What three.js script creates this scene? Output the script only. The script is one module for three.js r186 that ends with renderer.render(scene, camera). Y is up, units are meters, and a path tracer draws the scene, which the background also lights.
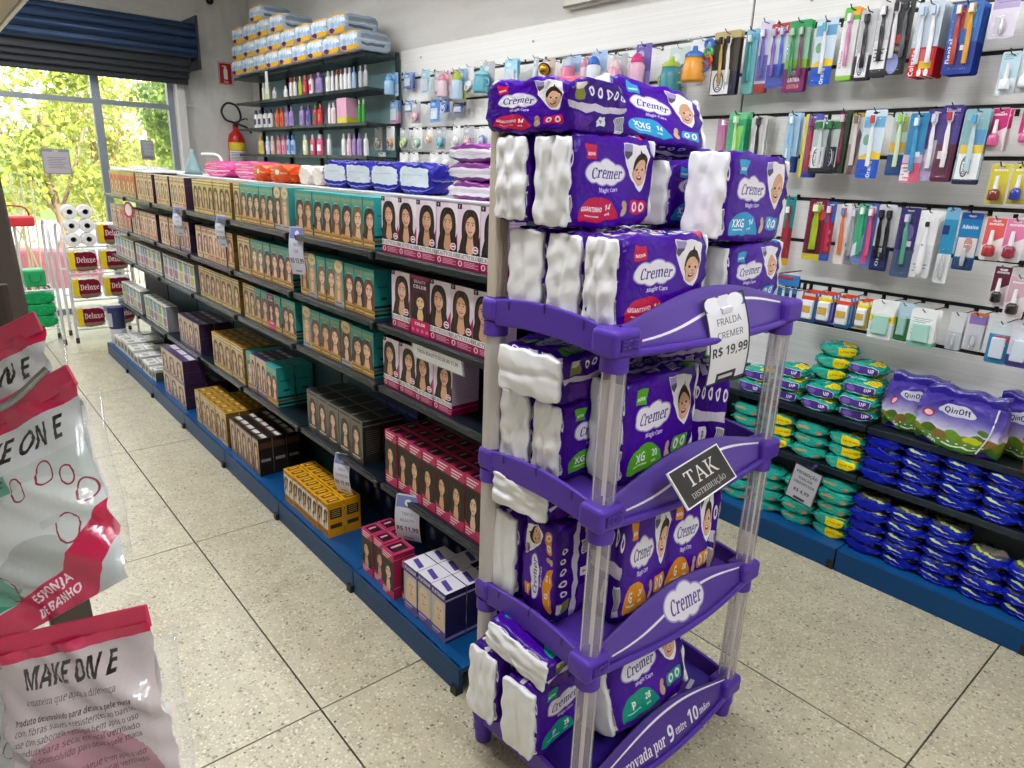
import * as THREE from 'three';
import { mergeGeometries } from 'three/addons/utils/BufferGeometryUtils.js';
import { RoundedBoxGeometry } from 'three/addons/geometries/RoundedBoxGeometry.js';
import { RectAreaLightUniformsLib } from 'three/addons/lights/RectAreaLightUniformsLib.js';

// ---------- camera, sky, sun, ceiling lights, exposure ----------
const scene = new THREE.Scene();
const camera = new THREE.PerspectiveCamera(58.62, 1024 / 768, 0.05, 200);
camera.position.set(0, 1.62, 0);
camera.up.set(0.165, 0.954, -0.249);
camera.lookAt(0.627, 1.62 - 0.296, -0.721);
const renderer = new THREE.WebGLRenderer({ antialias: true });
renderer.toneMapping = THREE.LinearToneMapping;
renderer.toneMappingExposure = 1.27;
renderer.shadowMap.enabled = true;
RectAreaLightUniformsLib.init();
{ // bright hazy daylight sky
  const W = 64, H = 32, d = new Float32Array(W * H * 4);
  for (let j = 0; j < H; j++) for (let i = 0; i < W; i++) {
    const e = Math.max(0, (j / (H - 1) - 0.5) * 2), k = (j * W + i) * 4, b = j / (H - 1) < 0.49 ? 0.5 : 1;
    d[k] = b * (3.2 - 1.5 * e); d[k + 1] = b * (3.3 - 1.2 * e); d[k + 2] = b * (3.4 - 0.5 * e); d[k + 3] = 1;
  }
  const t = new THREE.DataTexture(d, W, H, THREE.RGBAFormat, THREE.FloatType);
  t.mapping = THREE.EquirectangularReflectionMapping; t.magFilter = THREE.LinearFilter; t.minFilter = THREE.LinearFilter; t.needsUpdate = true;
  scene.background = t; scene.environment = t;
}
const sun = new THREE.DirectionalLight(0xfff2d8, 8);
sun.position.set(6, 22, 8); sun.target.position.set(2, 0, -16); scene.add(sun, sun.target);
sun.castShadow = true; Object.assign(sun.shadow.camera, { left: -25, right: 25, top: 25, bottom: -25, near: 1, far: 70 }); sun.shadow.mapSize.set(2048, 2048);
// fluorescent fittings: x, z of each (1.2 m along z)
const LAMPS = [[1.75, 0.9], [1.75, -1.4], [1.75, -3.7], [1.75, -6.0], [0.6, 1.3], [0.6, -1.4], [0.6, -4.2], [0.6, -6.6]];
const LAMP_POWER = 25, LAMP_UP = 15, LAMP_Y = 3.06, CEIL = 3.45;

// ---------- helpers ----------
let seed = 7;
const rnd = () => { seed = (seed + 0x6d2b79f5) | 0; let t = Math.imul(seed ^ (seed >>> 15), 1 | seed); t = (t + Math.imul(t ^ (t >>> 7), 61 | t)) ^ t; return ((t ^ (t >>> 14)) >>> 0) / 4294967296; };
const rr = (a, b) => a + (b - a) * rnd();
const PI = Math.PI;
const used = {};
const numbered = (n) => { const k = used[n] = (used[n] ?? -1) + 1; return k ? `${n}_${String(k).padStart(3, '0')}` : n; };
const shadow = (o) => { o.castShadow = true; o.receiveShadow = true; return o; };
function tag(o, label, category, group) { o.userData.label = label; o.userData.category = category; if (group) o.userData.group = group; return o; }
function thing(name, label, category, pos = [0, 0, 0], ry = 0, group) {
  const o = new THREE.Group(); o.name = numbered(name); o.position.set(...pos); o.rotation.y = ry; scene.add(o);
  return tag(o, label, category, group);
}
function part(name, geo, mat, parent, pos, rot, label) {
  const m = shadow(new THREE.Mesh(geo, mat)); m.name = name; parent.add(m);
  if (pos) m.position.set(...pos);
  if (rot) m.rotation.set(...rot);
  if (label) m.userData.label = label;
  return m;
}
function solo(name, geo, mat, label, category, pos = [0, 0, 0], rot = [0, 0, 0], group) {
  const m = shadow(new THREE.Mesh(geo, mat)); m.name = numbered(name); scene.add(m); m.position.set(...pos); m.rotation.set(...rot);
  return tag(m, label, category, group);
}
function struct(name, geo, mat, pos) {
  const m = shadow(new THREE.Mesh(geo, mat)); m.name = name; if (pos) m.position.set(...pos); m.userData.kind = 'structure'; scene.add(m); return m;
}
const gcache = {};
const G = (key, make) => gcache[key] ??= make();
const box = (w, h, d) => G(`b${w.toFixed(4)},${h.toFixed(4)},${d.toFixed(4)}`, () => new THREE.BoxGeometry(w, h, d));
const rbox = (w, h, d, r, s = 2) => G(`r${w.toFixed(4)},${h.toFixed(4)},${d.toFixed(4)},${r}`, () => new RoundedBoxGeometry(w, h, d, s, Math.min(r, w / 2.01, h / 2.01, d / 2.01)));
const cyl = (r1, r2, h, n = 16) => G(`c${r1.toFixed(4)},${r2.toFixed(4)},${h.toFixed(4)},${n}`, () => new THREE.CylinderGeometry(r1, r2, h, n));
const lathe = (key, pts, n = 20) => G('l' + key, () => new THREE.LatheGeometry(pts.map((p) => new THREE.Vector2(...p)), n));
const tube = (pts, r, seg = 16, n = 6) => new THREE.TubeGeometry(new THREE.CatmullRomCurve3(pts.map((p) => new THREE.Vector3(...p))), seg, r, n);
const wire = (pts, r, n = 6) => { const c = new THREE.CurvePath(); for (let i = 1; i < pts.length; i++) c.add(new THREE.LineCurve3(new THREE.Vector3(...pts[i - 1]), new THREE.Vector3(...pts[i]))); return new THREE.TubeGeometry(c, (pts.length - 1) * 4, r, n); };
const mcache = {};
function mat(color, rough = 0.5, extra) {
  const k = color + '|' + rough + '|' + (extra ? JSON.stringify(extra) : '');
  return mcache[k] ??= new THREE.MeshPhysicalMaterial({ color, roughness: rough, ...extra });
}
const metal = (color, rough = 0.3) => mat(color, rough, { metalness: 0.9 });
const clear = mat('#ffffff', 0.04, { transmission: 1, thickness: 0, ior: 1.45 });
const ORD = ['first', 'second', 'third', 'fourth', 'fifth', 'sixth', 'seventh', 'eighth', 'ninth', 'tenth', 'eleventh', 'twelfth', 'thirteenth', 'fourteenth'];
function canvas(w, h) { const c = document.createElement('canvas'); c.width = w; c.height = h; return [c, c.getContext('2d')]; }
function ctex(c) { const t = new THREE.CanvasTexture(c); t.colorSpace = THREE.SRGBColorSpace; t.anisotropy = 8; return t; }
function text(g, s, x, y, size, color, { rot = 0, font = 'sans-serif', weight = 'bold', align = 'center', max } = {}) {
  g.save(); g.translate(x, y); g.rotate(rot); g.font = `${weight} ${size}px ${font}`; g.fillStyle = color; g.textAlign = align; g.textBaseline = 'middle';
  max ? g.fillText(s, 0, 0, max) : g.fillText(s, 0, 0); g.restore();
}
const ell = (g, x, y, a, b, color, rot = 0) => { g.fillStyle = color; g.beginPath(); g.ellipse(x, y, a, b, rot, 0, 7); g.fill(); };
const rect = (g, x, y, w, h, color) => { g.fillStyle = color; g.fillRect(x, y, w, h); };
const poly = (g, pts, color) => { g.fillStyle = color; g.beginPath(); pts.forEach((p, i) => i ? g.lineTo(...p) : g.moveTo(...p)); g.closePath(); g.fill(); };
// smooth noise, sums of sines: enough for film wrinkles
const wob = (x, y, z, s) => Math.sin(x * 1.7 + y * 2.3 + s) * Math.cos(z * 2.9 - y * 1.1 + s * 2.1) + 0.6 * Math.sin(x * 4.3 - z * 3.7 + y * 5.1 + s * 1.3) + 0.35 * Math.sin(y * 9.1 + x * 7.7 + z * 8.3 + s * 3.1);
function smooth(geo) { // averaged normals across coincident corners
  geo.computeVertexNormals();
  const p = geo.attributes.position, n = geo.attributes.normal, m = new Map(), key = (i) => `${Math.round(p.getX(i) * 2e4)},${Math.round(p.getY(i) * 2e4)},${Math.round(p.getZ(i) * 2e4)}`;
  for (let i = 0; i < p.count; i++) { const k = key(i), a = m.get(k) ?? [0, 0, 0]; a[0] += n.getX(i); a[1] += n.getY(i); a[2] += n.getZ(i); m.set(k, a); }
  for (let i = 0; i < p.count; i++) { const a = m.get(key(i)), l = Math.hypot(...a) || 1; n.setXYZ(i, a[0] / l, a[1] / l, a[2] / l); }
  return geo;
}
// a box whose faces look up regions of an atlas: cell = { f, s, t } each [u0, v0, u1, v1]
function boxUV(geo, cell, W, H) {
  const uv = geo.attributes.uv, n = uv.count / 6, regs = [cell.s, cell.s, cell.t, cell.t, cell.f, cell.b ?? cell.s];
  let i = 0;
  const idx = geo.userData.faceCounts ?? [n, n, n, n, n, n];
  for (let f = 0; f < 6; f++) for (let k = 0; k < idx[f]; k++, i++) {
    const [x, y, w, h] = regs[f], e = 1.2;
    uv.setXY(i, (x + e + uv.getX(i) * (w - 2 * e)) / W, 1 - (y + h - e - uv.getY(i) * (h - 2 * e)) / H);
  }
  return geo;
}
function softBox(w, h, d, nx, ny, nz, deform) { // box with deformed surface; face vertex counts kept for boxUV
  const g = new THREE.BoxGeometry(w, h, d, nx, ny, nz), p = g.attributes.position, v = new THREE.Vector3();
  const c = (a, b) => (a + 1) * (b + 1);
  g.userData.faceCounts = [c(nz, ny), c(nz, ny), c(nx, nz), c(nx, nz), c(nx, ny), c(nx, ny)];
  for (let i = 0; i < p.count; i++) { v.fromBufferAttribute(p, i); deform(v); p.setXYZ(i, v.x, v.y, v.z); }
  return smooth(g);
}
// ---------- printed cartons: one atlas of hair dye boxes ----------
const DW = 2048, DH = 1024, [dyeC, dg] = canvas(DW, DH), DYE = {};
let dyeN = 0;
function woman(g, x, y, w, h, hair, skin, { lip = '#b5505a', turn = 0, blouse } = {}) { // head and shoulders in the rectangle
  g.save(); g.beginPath(); g.rect(x, y, w, h); g.clip();
  const cx = x + w * (0.5 + turn * 0.07), cy = y + h * 0.4, fw = w * 0.225, fh = h * 0.2;
  const flow = (s, a, b, c, d) => { g.beginPath(); g.moveTo(cx, cy - fh * 1.55); g.bezierCurveTo(cx + s * w * 0.36, cy - fh * 1.7, cx + s * w * a, cy - fh * 0.2, cx + s * w * b, cy + fh * 1.2); g.bezierCurveTo(cx + s * w * c, cy + fh * 2.2, cx + s * w * 0.5, y + h * 0.9, cx + s * w * d, y + h); g.lineTo(cx, y + h); g.closePath(); g.fill(); };
  g.fillStyle = hair; flow(1, 0.4, 0.36, 0.46, 0.42); flow(-1, 0.4, 0.36, 0.46, 0.42);
  g.fillStyle = skin; g.beginPath(); g.moveTo(cx - fw * 0.42, cy + fh * 0.5); g.lineTo(cx + fw * 0.42, cy + fh * 0.5); g.quadraticCurveTo(cx + fw * 0.5, cy + fh * 1.7, cx + fw * 1.1, y + h); g.lineTo(cx - fw * 1.1, y + h); g.quadraticCurveTo(cx - fw * 0.5, cy + fh * 1.7, cx - fw * 0.42, cy + fh * 0.5); g.fill();
  ell(g, cx, cy + fh * 1.12, fw * 0.42, fh * 0.2, 'rgba(90,45,30,0.35)');
  ell(g, cx, cy, fw, fh * 0.92, skin); g.fillStyle = skin; g.beginPath(); g.moveTo(cx - fw, cy); g.quadraticCurveTo(cx - fw * 0.8, cy + fh * 0.9, cx, cy + fh * 1.12); g.quadraticCurveTo(cx + fw * 0.8, cy + fh * 0.9, cx + fw, cy); g.fill();
  ell(g, cx + fw * 0.3, cy + fh * 0.25, fw * 0.55, fh * 0.6, 'rgba(255,232,212,0.28)');
  for (const s of [-1, 1]) { ell(g, cx + s * fw * 0.42, cy - fh * 0.08, fw * 0.2, fh * 0.085, '#f3e6de'); ell(g, cx + s * fw * 0.42, cy - fh * 0.08, fw * 0.11, fh * 0.085, '#20120e'); g.strokeStyle = '#2f1a14'; g.lineWidth = Math.max(1.2, w * 0.02); g.beginPath(); g.moveTo(cx + s * fw * 0.16, cy - fh * 0.26); g.quadraticCurveTo(cx + s * fw * 0.45, cy - fh * 0.4, cx + s * fw * 0.75, cy - fh * 0.24); g.stroke(); }
  g.strokeStyle = 'rgba(140,80,60,0.6)'; g.lineWidth = Math.max(1, w * 0.014); g.beginPath(); g.moveTo(cx + fw * 0.06, cy - fh * 0.1); g.lineTo(cx + fw * 0.14, cy + fh * 0.3); g.lineTo(cx - fw * 0.08, cy + fh * 0.32); g.stroke();
  ell(g, cx, cy + fh * 0.6, fw * 0.4, fh * 0.11, lip); ell(g, cx, cy + fh * 0.57, fw * 0.28, fh * 0.04, '#fff4ee');
  g.fillStyle = hair; // fringe and locks falling in front of the shoulders
  for (const s of [-1, 1]) { g.beginPath(); g.moveTo(cx + turn * fw * 0.3, cy - fh * 1.5); g.quadraticCurveTo(cx + s * fw * 1.5, cy - fh * 1.5, cx + s * fw * 1.35, cy); g.bezierCurveTo(cx + s * fw * 1.3, cy + fh * 1.2, cx + s * fw * 1.9, cy + fh * 1.8, cx + s * fw * 1.5, y + h); g.lineTo(cx + s * fw * 0.62, y + h); g.bezierCurveTo(cx + s * fw * 0.9, cy + fh * 2.2, cx + s * fw * 0.72, cy + fh * 1.3, cx + s * fw * 0.93, cy + fh * 0.2); g.quadraticCurveTo(cx + s * fw * 0.9, cy - fh * 0.7, cx + turn * fw * 0.3, cy - fh * 0.98); g.closePath(); g.fill(); }
  g.lineWidth = Math.max(1, w * 0.018);
  for (const s of [-1, 1]) for (const q of [0.95, 1.15, 1.3]) { g.strokeStyle = q > 1.2 ? 'rgba(255,215,170,0.22)' : 'rgba(255,215,170,0.12)'; g.beginPath(); g.moveTo(cx + s * fw * 0.5, cy - fh * 1.3); g.bezierCurveTo(cx + s * fw * q, cy - fh * 0.6, cx + s * fw * q * 0.95, cy + fh * 1.0, cx + s * fw * q * 1.05, y + h); g.stroke(); }
  if (blouse) { poly(g, [[x, y + h], [x + w * 0.1, y + h * 0.9], [cx - fw * 0.7, y + h * 0.93], [cx, y + h], [cx + fw * 0.7, y + h * 0.93], [x + w * 0.9, y + h * 0.9], [x + w, y + h]], blouse); }
  g.restore();
}
function baby(g, x, y, w, h, hair) {
  ell(g, x, y, w, h, '#dba98a'); ell(g, x + w * 0.25, y + h * 0.2, w * 0.6, h * 0.6, '#e9bd9f');
  if (hair) { poly(g, [[x - w * 0.2, y - h * 0.9], [x + w * 0.02, y - h * 1.38], [x + w * 0.24, y - h * 0.9]], hair); ell(g, x, y - h * 0.12, w * 1.06, h * 0.98, hair); ell(g, x + w * 0.04, y + h * 0.18, w * 0.92, h * 0.84, '#e0b090'); ell(g, x + w * 0.25, y + h * 0.3, w * 0.6, h * 0.6, '#e9bd9f'); }
  for (const s of [-1, 1]) { ell(g, x + s * w * 0.4, y - h * 0.02, w * 0.15, h * 0.08, '#2b1a14'); ell(g, x + s * w * 1.0, y + h * 0.08, w * 0.14, h * 0.15, '#d39c7e'); }
  ell(g, x, y + h * 0.2, w * 0.14, h * 0.07, '#c88a70'); ell(g, x, y + h * 0.5, w * 0.4, h * 0.15, '#9a3b3b'); ell(g, x, y + h * 0.45, w * 0.28, h * 0.05, '#ffffff');
}
function dyeCell(key, draw) { // front 108x252, side 60x252 and top 108+60 ... inside a 200x256 cell
  const col = dyeN % 10, row = (dyeN / 10) | 0, x = col * 204, y = row * 256; dyeN++;
  const c = { f: [x, y, 110, 254], s: [x + 112, y, 50, 254], t: [x + 164, y, 38, 254] };
  dg.save(); dg.beginPath(); dg.rect(x, y, 203, 255); dg.clip(); draw(dg, c, x, y); dg.restore();
  (DYE[key] ??= []).push(c);
}
const noiseOver = (g, x, y, w, h, a) => { for (let k = 0; k < 60; k++) rect(g, x + rnd() * w, y + rnd() * h, 1 + rnd() * 3, 1 + rnd() * 8, rnd() < 0.5 ? `rgba(255,255,255,${a})` : `rgba(0,0,0,${a})`); };
const DARK = ['#1d1412', '#2a1a14', '#18110f', '#33201a', '#221512'];
for (let k = 0; k < 4; k++) dyeCell('beauty', (g, c, x, y) => {
  rect(g, x, y, 110, 254, '#ead6e6'); poly(g, [[x + 60, y], [x + 110, y], [x + 110, y + 90], [x + 85, y + 60]], '#f3e9f2'); rect(g, x, y, 22, 20, '#241418'); text(g, 'T', x + 10, y + 11, 14, '#fff');
  poly(g, [[x + 76, y + 195], [x + 110, y + 110], [x + 110, y + 195]], '#a5174f');
  woman(g, x, y + 2, 110, 196, DARK[k], ['#d9a583', '#e3b294', '#cf9a78', '#e0ac8a'][k], { lip: '#a03c44', turn: [-1, 1, 0.5, -0.5][k], blouse: '#1a1413' });
  ell(g, x + 88, y + 172, 14, 15, '#f4eaf0'); ell(g, x + 88, y + 172, 10, 10, '#b03465'); rect(g, x + 80, y + 169, 17, 5, '#fff');
  rect(g, x, y + 193, 110, 24, '#f5f2f3'); text(g, 'BEAUTYCOLOR', x + 55, y + 206, 22, '#2b2526', { max: 108, font: 'serif' });
  rect(g, x, y + 217, 110, 38, '#a2124e'); ell(g, x + 16, y + 234, 10, 12, '#f7dfe8'); ell(g, x + 16, y + 234, 5, 8, '#a2124e');
  for (let i = 0; i < 4; i++) rect(g, x + 34, y + 224 + i * 6, 52 + (i % 2) * 16, 3, '#e9a9c3');
  rect(g, c.s[0], y, 50, 254, '#c9b3c2'); for (let i = 0; i < 16; i++) rect(g, c.s[0] + 6, y + 14 + i * 11, 30 + (i * 7) % 10, 3, '#a892a4'); rect(g, c.s[0], y + 205, 50, 50, '#8f1247'); rect(g, c.s[0], y + 222, 50, 4, '#c95b89');
  rect(g, c.t[0], y, 38, 254, '#3b2b30'); rect(g, c.t[0], y + 10, 38, 30, '#7d1c48'); rect(g, c.t[0] + 14, y, 3, 254, '#b5a5ac');
});
dyeCell('beautydark', (g, c, x, y) => {
  rect(g, x, y, 110, 254, '#4a1c30'); rect(g, x, y + 4, 110, 12, '#a41d57'); text(g, 'BEAUTY', x + 55, y + 26, 18, '#e8c5d6', { max: 100 }); text(g, 'COLOR', x + 55, y + 48, 22, '#fff', { max: 100 });
  woman(g, x + 4, y + 62, 102, 126, '#20120f', '#e8c58f', { turn: 0.4 }); rect(g, x, y + 190, 110, 64, '#cf1b63'); text(g, 'COLOR', x + 55, y + 206, 18, '#fff');
  for (let i = 0; i < 4; i++) ell(g, x + 16 + i * 26, y + 234, 8, 8, '#f07aa9');
  rect(g, c.s[0], y, 50, 254, '#5a1a36'); rect(g, c.t[0], y, 38, 254, '#3c2029');
});
for (let k = 0; k < 5; k++) dyeCell('pink', (g, c, x, y) => {
  rect(g, x, y, 110, 254, '#c2365f'); rect(g, x, y + 46, 110, 160, '#2c1b18'); for (let i = 0; i < 3; i++) rect(g, x + 10, y + 8 + i * 13, 80 - i * 14, 6, '#f5dbe2'); rect(g, x, y + 40, 110, 5, '#7f1b3a');
  woman(g, x + 2, y + 44, 106, 172, DARK[(k + 2) % 5], ['#dfae7e', '#d7a184', '#e6bfa2', '#edc8ac', '#e2b08d'][k], { turn: [-1, 1, 0, 0.6, -0.6][k], lip: '#b23b4d' });
  poly(g, [[x, y + 190], [x + 60, y + 214], [x + 110, y + 205], [x + 110, y + 254], [x, y + 254]], '#c83863'); for (let i = 0; i < 3; i++) rect(g, x + 8, y + 214 + i * 12, 66 - i * 16, 6, '#f7dfe6');
  rect(g, c.s[0], y, 50, 254, '#b02a54'); rect(g, c.s[0], y + 30, 50, 3, '#e59ab2'); rect(g, c.s[0], y + 190, 50, 3, '#e59ab2');
  rect(g, c.t[0], y, 38, 254, '#b9345d'); rect(g, c.t[0] + 6, y + 40, 24, 180, '#33151e'); rect(g, c.t[0] + 12, y + 70, 5, 120, '#e2a5b6'); rect(g, c.t[0], y, 38, 6, '#ecb3c3');
});
const TEALHAIR = ['#3a2418', '#4d2d1c', '#5f3a20', '#241812', '#6d3a22', '#7a5a35'];
for (let k = 0; k < 6; k++) dyeCell('teal', (g, c, x, y) => {
  rect(g, x, y, 110, 254, '#2fa7a3'); text(g, 'COR & TON', x + 55, y + 28, 26, '#d7a83c', { max: 104, font: 'serif' }); rect(g, x + 4, y + 42, 100, 3, '#b98e33'); text(g, 'beleza', x + 55, y + 52, 12, '#e9d9a0', { font: 'serif' });
  woman(g, x - 20, y + 38, 150, 190, TEALHAIR[k], ['#e0b08b', '#e8c09c', '#d9a781', '#e4b996', '#eec6a5', '#e9c8a8'][k], { turn: [1, -1, 0.5, -0.4, 0, 0.8][k] });
  poly(g, [[x, y + 204], [x + 110, y + 214], [x + 110, y + 254], [x, y + 254]], '#c79a4a'); rect(g, x + 6, y + 222, 96, 5, '#7c4a1e'); rect(g, x + 6, y + 234, 84, 4, '#f0dca8'); rect(g, x + 6, y + 244, 96, 3, '#7c4a1e');
  rect(g, c.s[0], y, 50, 254, '#2a8f8c'); rect(g, c.s[0] + 10, y + 86, 28, 6, '#155a5a'); ell(g, c.s[0] + 26, y + 150, 9, 8, '#0d4648'); for (const q of [0, 1, 2]) rect(g, c.s[0], y + 186 + q * 22, 50, 12, q === 1 ? '#6a3b20' : '#152220');
  rect(g, c.t[0], y, 38, 254, '#37b3ae'); rect(g, c.t[0] + 16, y + 10, 3, 234, '#1f8380');
});
for (let k = 0; k < 2; k++) dyeCell('oval', (g, c, x, y) => {
  rect(g, x, y, 110, 254, '#8fa08c'); rect(g, x, y, 110, 254, k ? '#7f6a52' : '#6c8f8a'); woman(g, x, y + 44, 110, 178, k ? '#54261d' : '#b59a70', '#e9c3a0', { turn: k - 0.5 }); ell(g, x + 55, y + 34, 46, 34, '#e3cfa0'); text(g, 'TON', x + 55, y + 36, 24, '#a07a3a', { font: 'serif' });
  rect(g, x, y + 220, 110, 34, '#b8b4b0'); rect(g, x + 10, y + 230, 80, 5, '#6d4a2a'); rect(g, c.s[0], y, 50, 254, '#3f8a86'); rect(g, c.t[0], y, 38, 254, '#55a39d');
});
for (let k = 0; k < 3; k++) dyeCell('gold', (g, c, x, y) => {
  rect(g, x, y, 110, 254, '#cdb076'); rect(g, x, y, 110, 36, '#e0cb90'); rect(g, x + 8, y + 10, 94, 6, '#6a4420'); rect(g, x, y + 30, 110, 6, '#8a6526');
  woman(g, x - 6, y + 34, 122, 184, ['#4a2f1c', '#6a4622', '#33200f'][k], ['#d3a36f', '#dcb080', '#c99a6b'][k], { turn: k - 1 });
  rect(g, x, y + 212, 110, 42, '#c7a65a'); rect(g, x + 6, y + 222, 96, 5, '#6b4a1c'); rect(g, x + 6, y + 236, 76, 5, '#f0e0a8'); rect(g, x, y, 6, 254, '#eadfb4');
  rect(g, c.s[0], y, 50, 254, '#7d5f2d'); rect(g, c.s[0], y + 120, 50, 6, '#3d2c14'); rect(g, c.t[0], y, 38, 254, '#b58a35'); rect(g, c.t[0] + 8, y + 30, 22, 190, '#7a5312'); rect(g, c.t[0] + 10, y + 70, 16, 90, '#d9b75a');
});
for (let k = 0; k < 3; k++) dyeCell('beige', (g, c, x, y) => {
  rect(g, x, y, 110, 254, ['#dfc8aa', '#e6d6bd', '#d6bb9c'][k]); rect(g, x, y, 9, 254, '#f3e9d8'); rect(g, x + 101, y, 9, 254, '#7b5b3f'); rect(g, x + 10, y + 8, 90, 40, '#b98e62'); rect(g, x + 16, y + 18, 70, 8, '#f0dfc0');
  woman(g, x + 8, y + 50, 96, 150, ['#8a5a34', '#a9794a', '#6d4428'][k], '#e4bd99', { turn: k - 1 }); rect(g, x + 8, y + 204, 94, 44, ['#d7a06a', '#c98f70', '#e0b98a'][k]); rect(g, x + 14, y + 216, 70, 6, '#6d4a33');
  rect(g, c.s[0], y, 50, 254, '#3c2a3c'); rect(g, c.s[0], y + 60, 50, 4, '#564258'); rect(g, c.t[0], y, 38, 254, '#d7c8b6'); rect(g, c.t[0] + 8, y + 20, 22, 200, '#a58f84');
});
dyeCell('coral', (g, c, x, y) => {
  rect(g, x, y, 110, 254, '#d98a62'); rect(g, x, y + 40, 110, 90, '#d8553f'); rect(g, x, y, 110, 34, '#c8b060'); woman(g, x + 6, y + 60, 98, 130, '#9b4a26', '#e9c0a0'); rect(g, x, y + 196, 110, 58, '#b89a66'); rect(g, x, y, 7, 254, '#f0e4cf'); rect(g, x + 12, y + 210, 80, 8, '#7c4a2c');
  rect(g, c.s[0], y, 50, 254, '#a4674a'); rect(g, c.t[0], y, 38, 254, '#dfc9a9');
});
for (let k = 0; k < 2; k++) dyeCell('white', (g, c, x, y) => {
  rect(g, x, y, 110, 254, '#d9d9cf'); rect(g, x, y, 7, 254, '#f6f6ef'); ell(g, x + 60, y + 70, 34, 52, k ? '#7fae62' : '#7aa7b8'); ell(g, x + 52, y + 160, 38, 50, k ? '#b8c46a' : '#a86f96'); rect(g, x + 12, y + 16, 84, 14, '#4c5a4c'); rect(g, x + 12, y + 222, 84, 10, '#6d7a63'); text(g, k ? 'verde' : 'cor', x + 56, y + 116, 26, '#fdfdf6', { font: 'serif' });
  rect(g, c.s[0], y, 50, 254, '#8d8c92'); rect(g, c.t[0], y, 38, 254, '#e3e3dc'); rect(g, c.t[0] + 10, y + 40, 18, 150, '#a3a6a0');
});
for (let k = 0; k < 2; k++) dyeCell('black', (g, c, x, y) => {
  rect(g, x, y, 110, 254, '#4a463f'); rect(g, x + 5, y + 5, 100, 244, '#6f6a5e'); woman(g, x + 5, y + 26, 100, 186, k ? '#211a16' : '#3c2c20', '#dcb899', { turn: k ? 0.6 : -0.5 }); rect(g, x + 5, y + 208, 100, 40, '#3a362f'); rect(g, x + 14, y + 218, 70, 8, '#d9cfb8'); rect(g, x + 14, y + 232, 50, 5, '#a79d88'); rect(g, x + 12, y + 10, 86, 10, '#2a2722');
  rect(g, c.s[0], y, 50, 254, '#2d2b2a'); for (let i = 0; i < 12; i++) rect(g, c.s[0] + 8, y + 60 + i * 12, 34, 3, '#6a6660'); rect(g, c.s[0], y + 26, 50, 8, '#777069'); rect(g, c.t[0], y, 38, 254, '#8c8879'); rect(g, c.t[0] + 3, y + 10, 32, 234, '#2f2d29');
});
for (let k = 0; k < 2; k++) dyeCell('yellow', (g, c, x, y) => {
  rect(g, x, y, 110, 254, '#d99a16'); rect(g, x + 4, y + 36, 102, 158, '#ece7dc'); ell(g, x + 40 + k * 20, y + 100, 34, 50, '#2b2522'); ell(g, x + 52 + k * 12, y + 110, 22, 34, '#c89a78'); poly(g, [[x + 70, y + 40], [x + 106, y + 60], [x + 60, y + 190]], '#3a322c'); poly(g, [[x + 8, y + 150], [x + 46, y + 120], [x + 30, y + 194]], '#1f1a18'); rect(g, x, y + 200, 110, 54, '#c98510'); rect(g, x + 8, y + 214, 90, 8, '#8a5a08'); rect(g, x + 8, y + 12, 92, 10, '#4a3008');
  rect(g, c.s[0], y, 50, 254, '#d29413'); rect(g, c.s[0] + 8, y + 50, 34, 70, '#2b2416'); rect(g, c.s[0] + 8, y + 160, 34, 30, '#3b2f16'); for (let i = 0; i < 4; i++) rect(g, c.s[0] + 12, y + 60 + i * 14, 26, 4, '#cbb27a'); rect(g, c.t[0], y, 38, 254, '#e0a31b'); rect(g, c.t[0] + 8, y + 30, 22, 190, '#7a4e08'); rect(g, c.t[0] + 14, y + 60, 6, 120, '#f3cf63');
});
for (let k = 0; k < 2; k++) dyeCell('purple', (g, c, x, y) => {
  rect(g, x, y, 110, 254, '#6a55a5'); rect(g, x, y, 110, 46, '#4a3c86'); text(g, 'PLATINUM', x + 55, y + 24, 24, '#efeaf7', { max: 92 }); rect(g, x + 3, y + 46, 104, 150, '#c8bfb8'); woman(g, x + 3, y + 46, 104, 156, '#e0cfae', '#ecc8ac', { turn: k ? 1 : -0.7, lip: '#c8626c' }); rect(g, x, y + 198, 110, 56, '#75609f'); rect(g, x + 10, y + 210, 60, 8, '#d9d0ec'); rect(g, x + 10, y + 226, 44, 6, '#b7a9dc');
  rect(g, c.s[0], y, 50, 254, '#2b2357'); rect(g, c.s[0], y + 30, 50, 10, '#c9c4dd'); rect(g, c.s[0], y + 226, 50, 16, '#a79fcf'); rect(g, c.t[0], y, 38, 254, '#e9e6ee'); poly(g, [[c.t[0] + 6, y + 100], [c.t[0] + 32, y + 140], [c.t[0] + 32, y + 200], [c.t[0] + 6, y + 160]], '#5a4a9a');
});
dyeCell('violetbeige', (g, c, x, y) => {
  rect(g, x, y, 110, 254, '#cdb79e'); rect(g, x, y, 7, 254, '#eee2d4'); woman(g, x + 6, y + 20, 98, 190, '#5c4034', '#dcb597', { turn: -0.5 }); rect(g, x, y + 210, 110, 44, '#8d6d7a'); rect(g, x + 8, y + 222, 80, 6, '#e7d9cf');
  rect(g, c.s[0], y, 50, 254, '#3a2644'); rect(g, c.s[0], y + 120, 50, 4, '#5c4568'); rect(g, c.t[0], y, 38, 254, '#4d3660'); rect(g, c.t[0] + 4, y + 90, 30, 70, '#d8cfdd');
});
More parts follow.
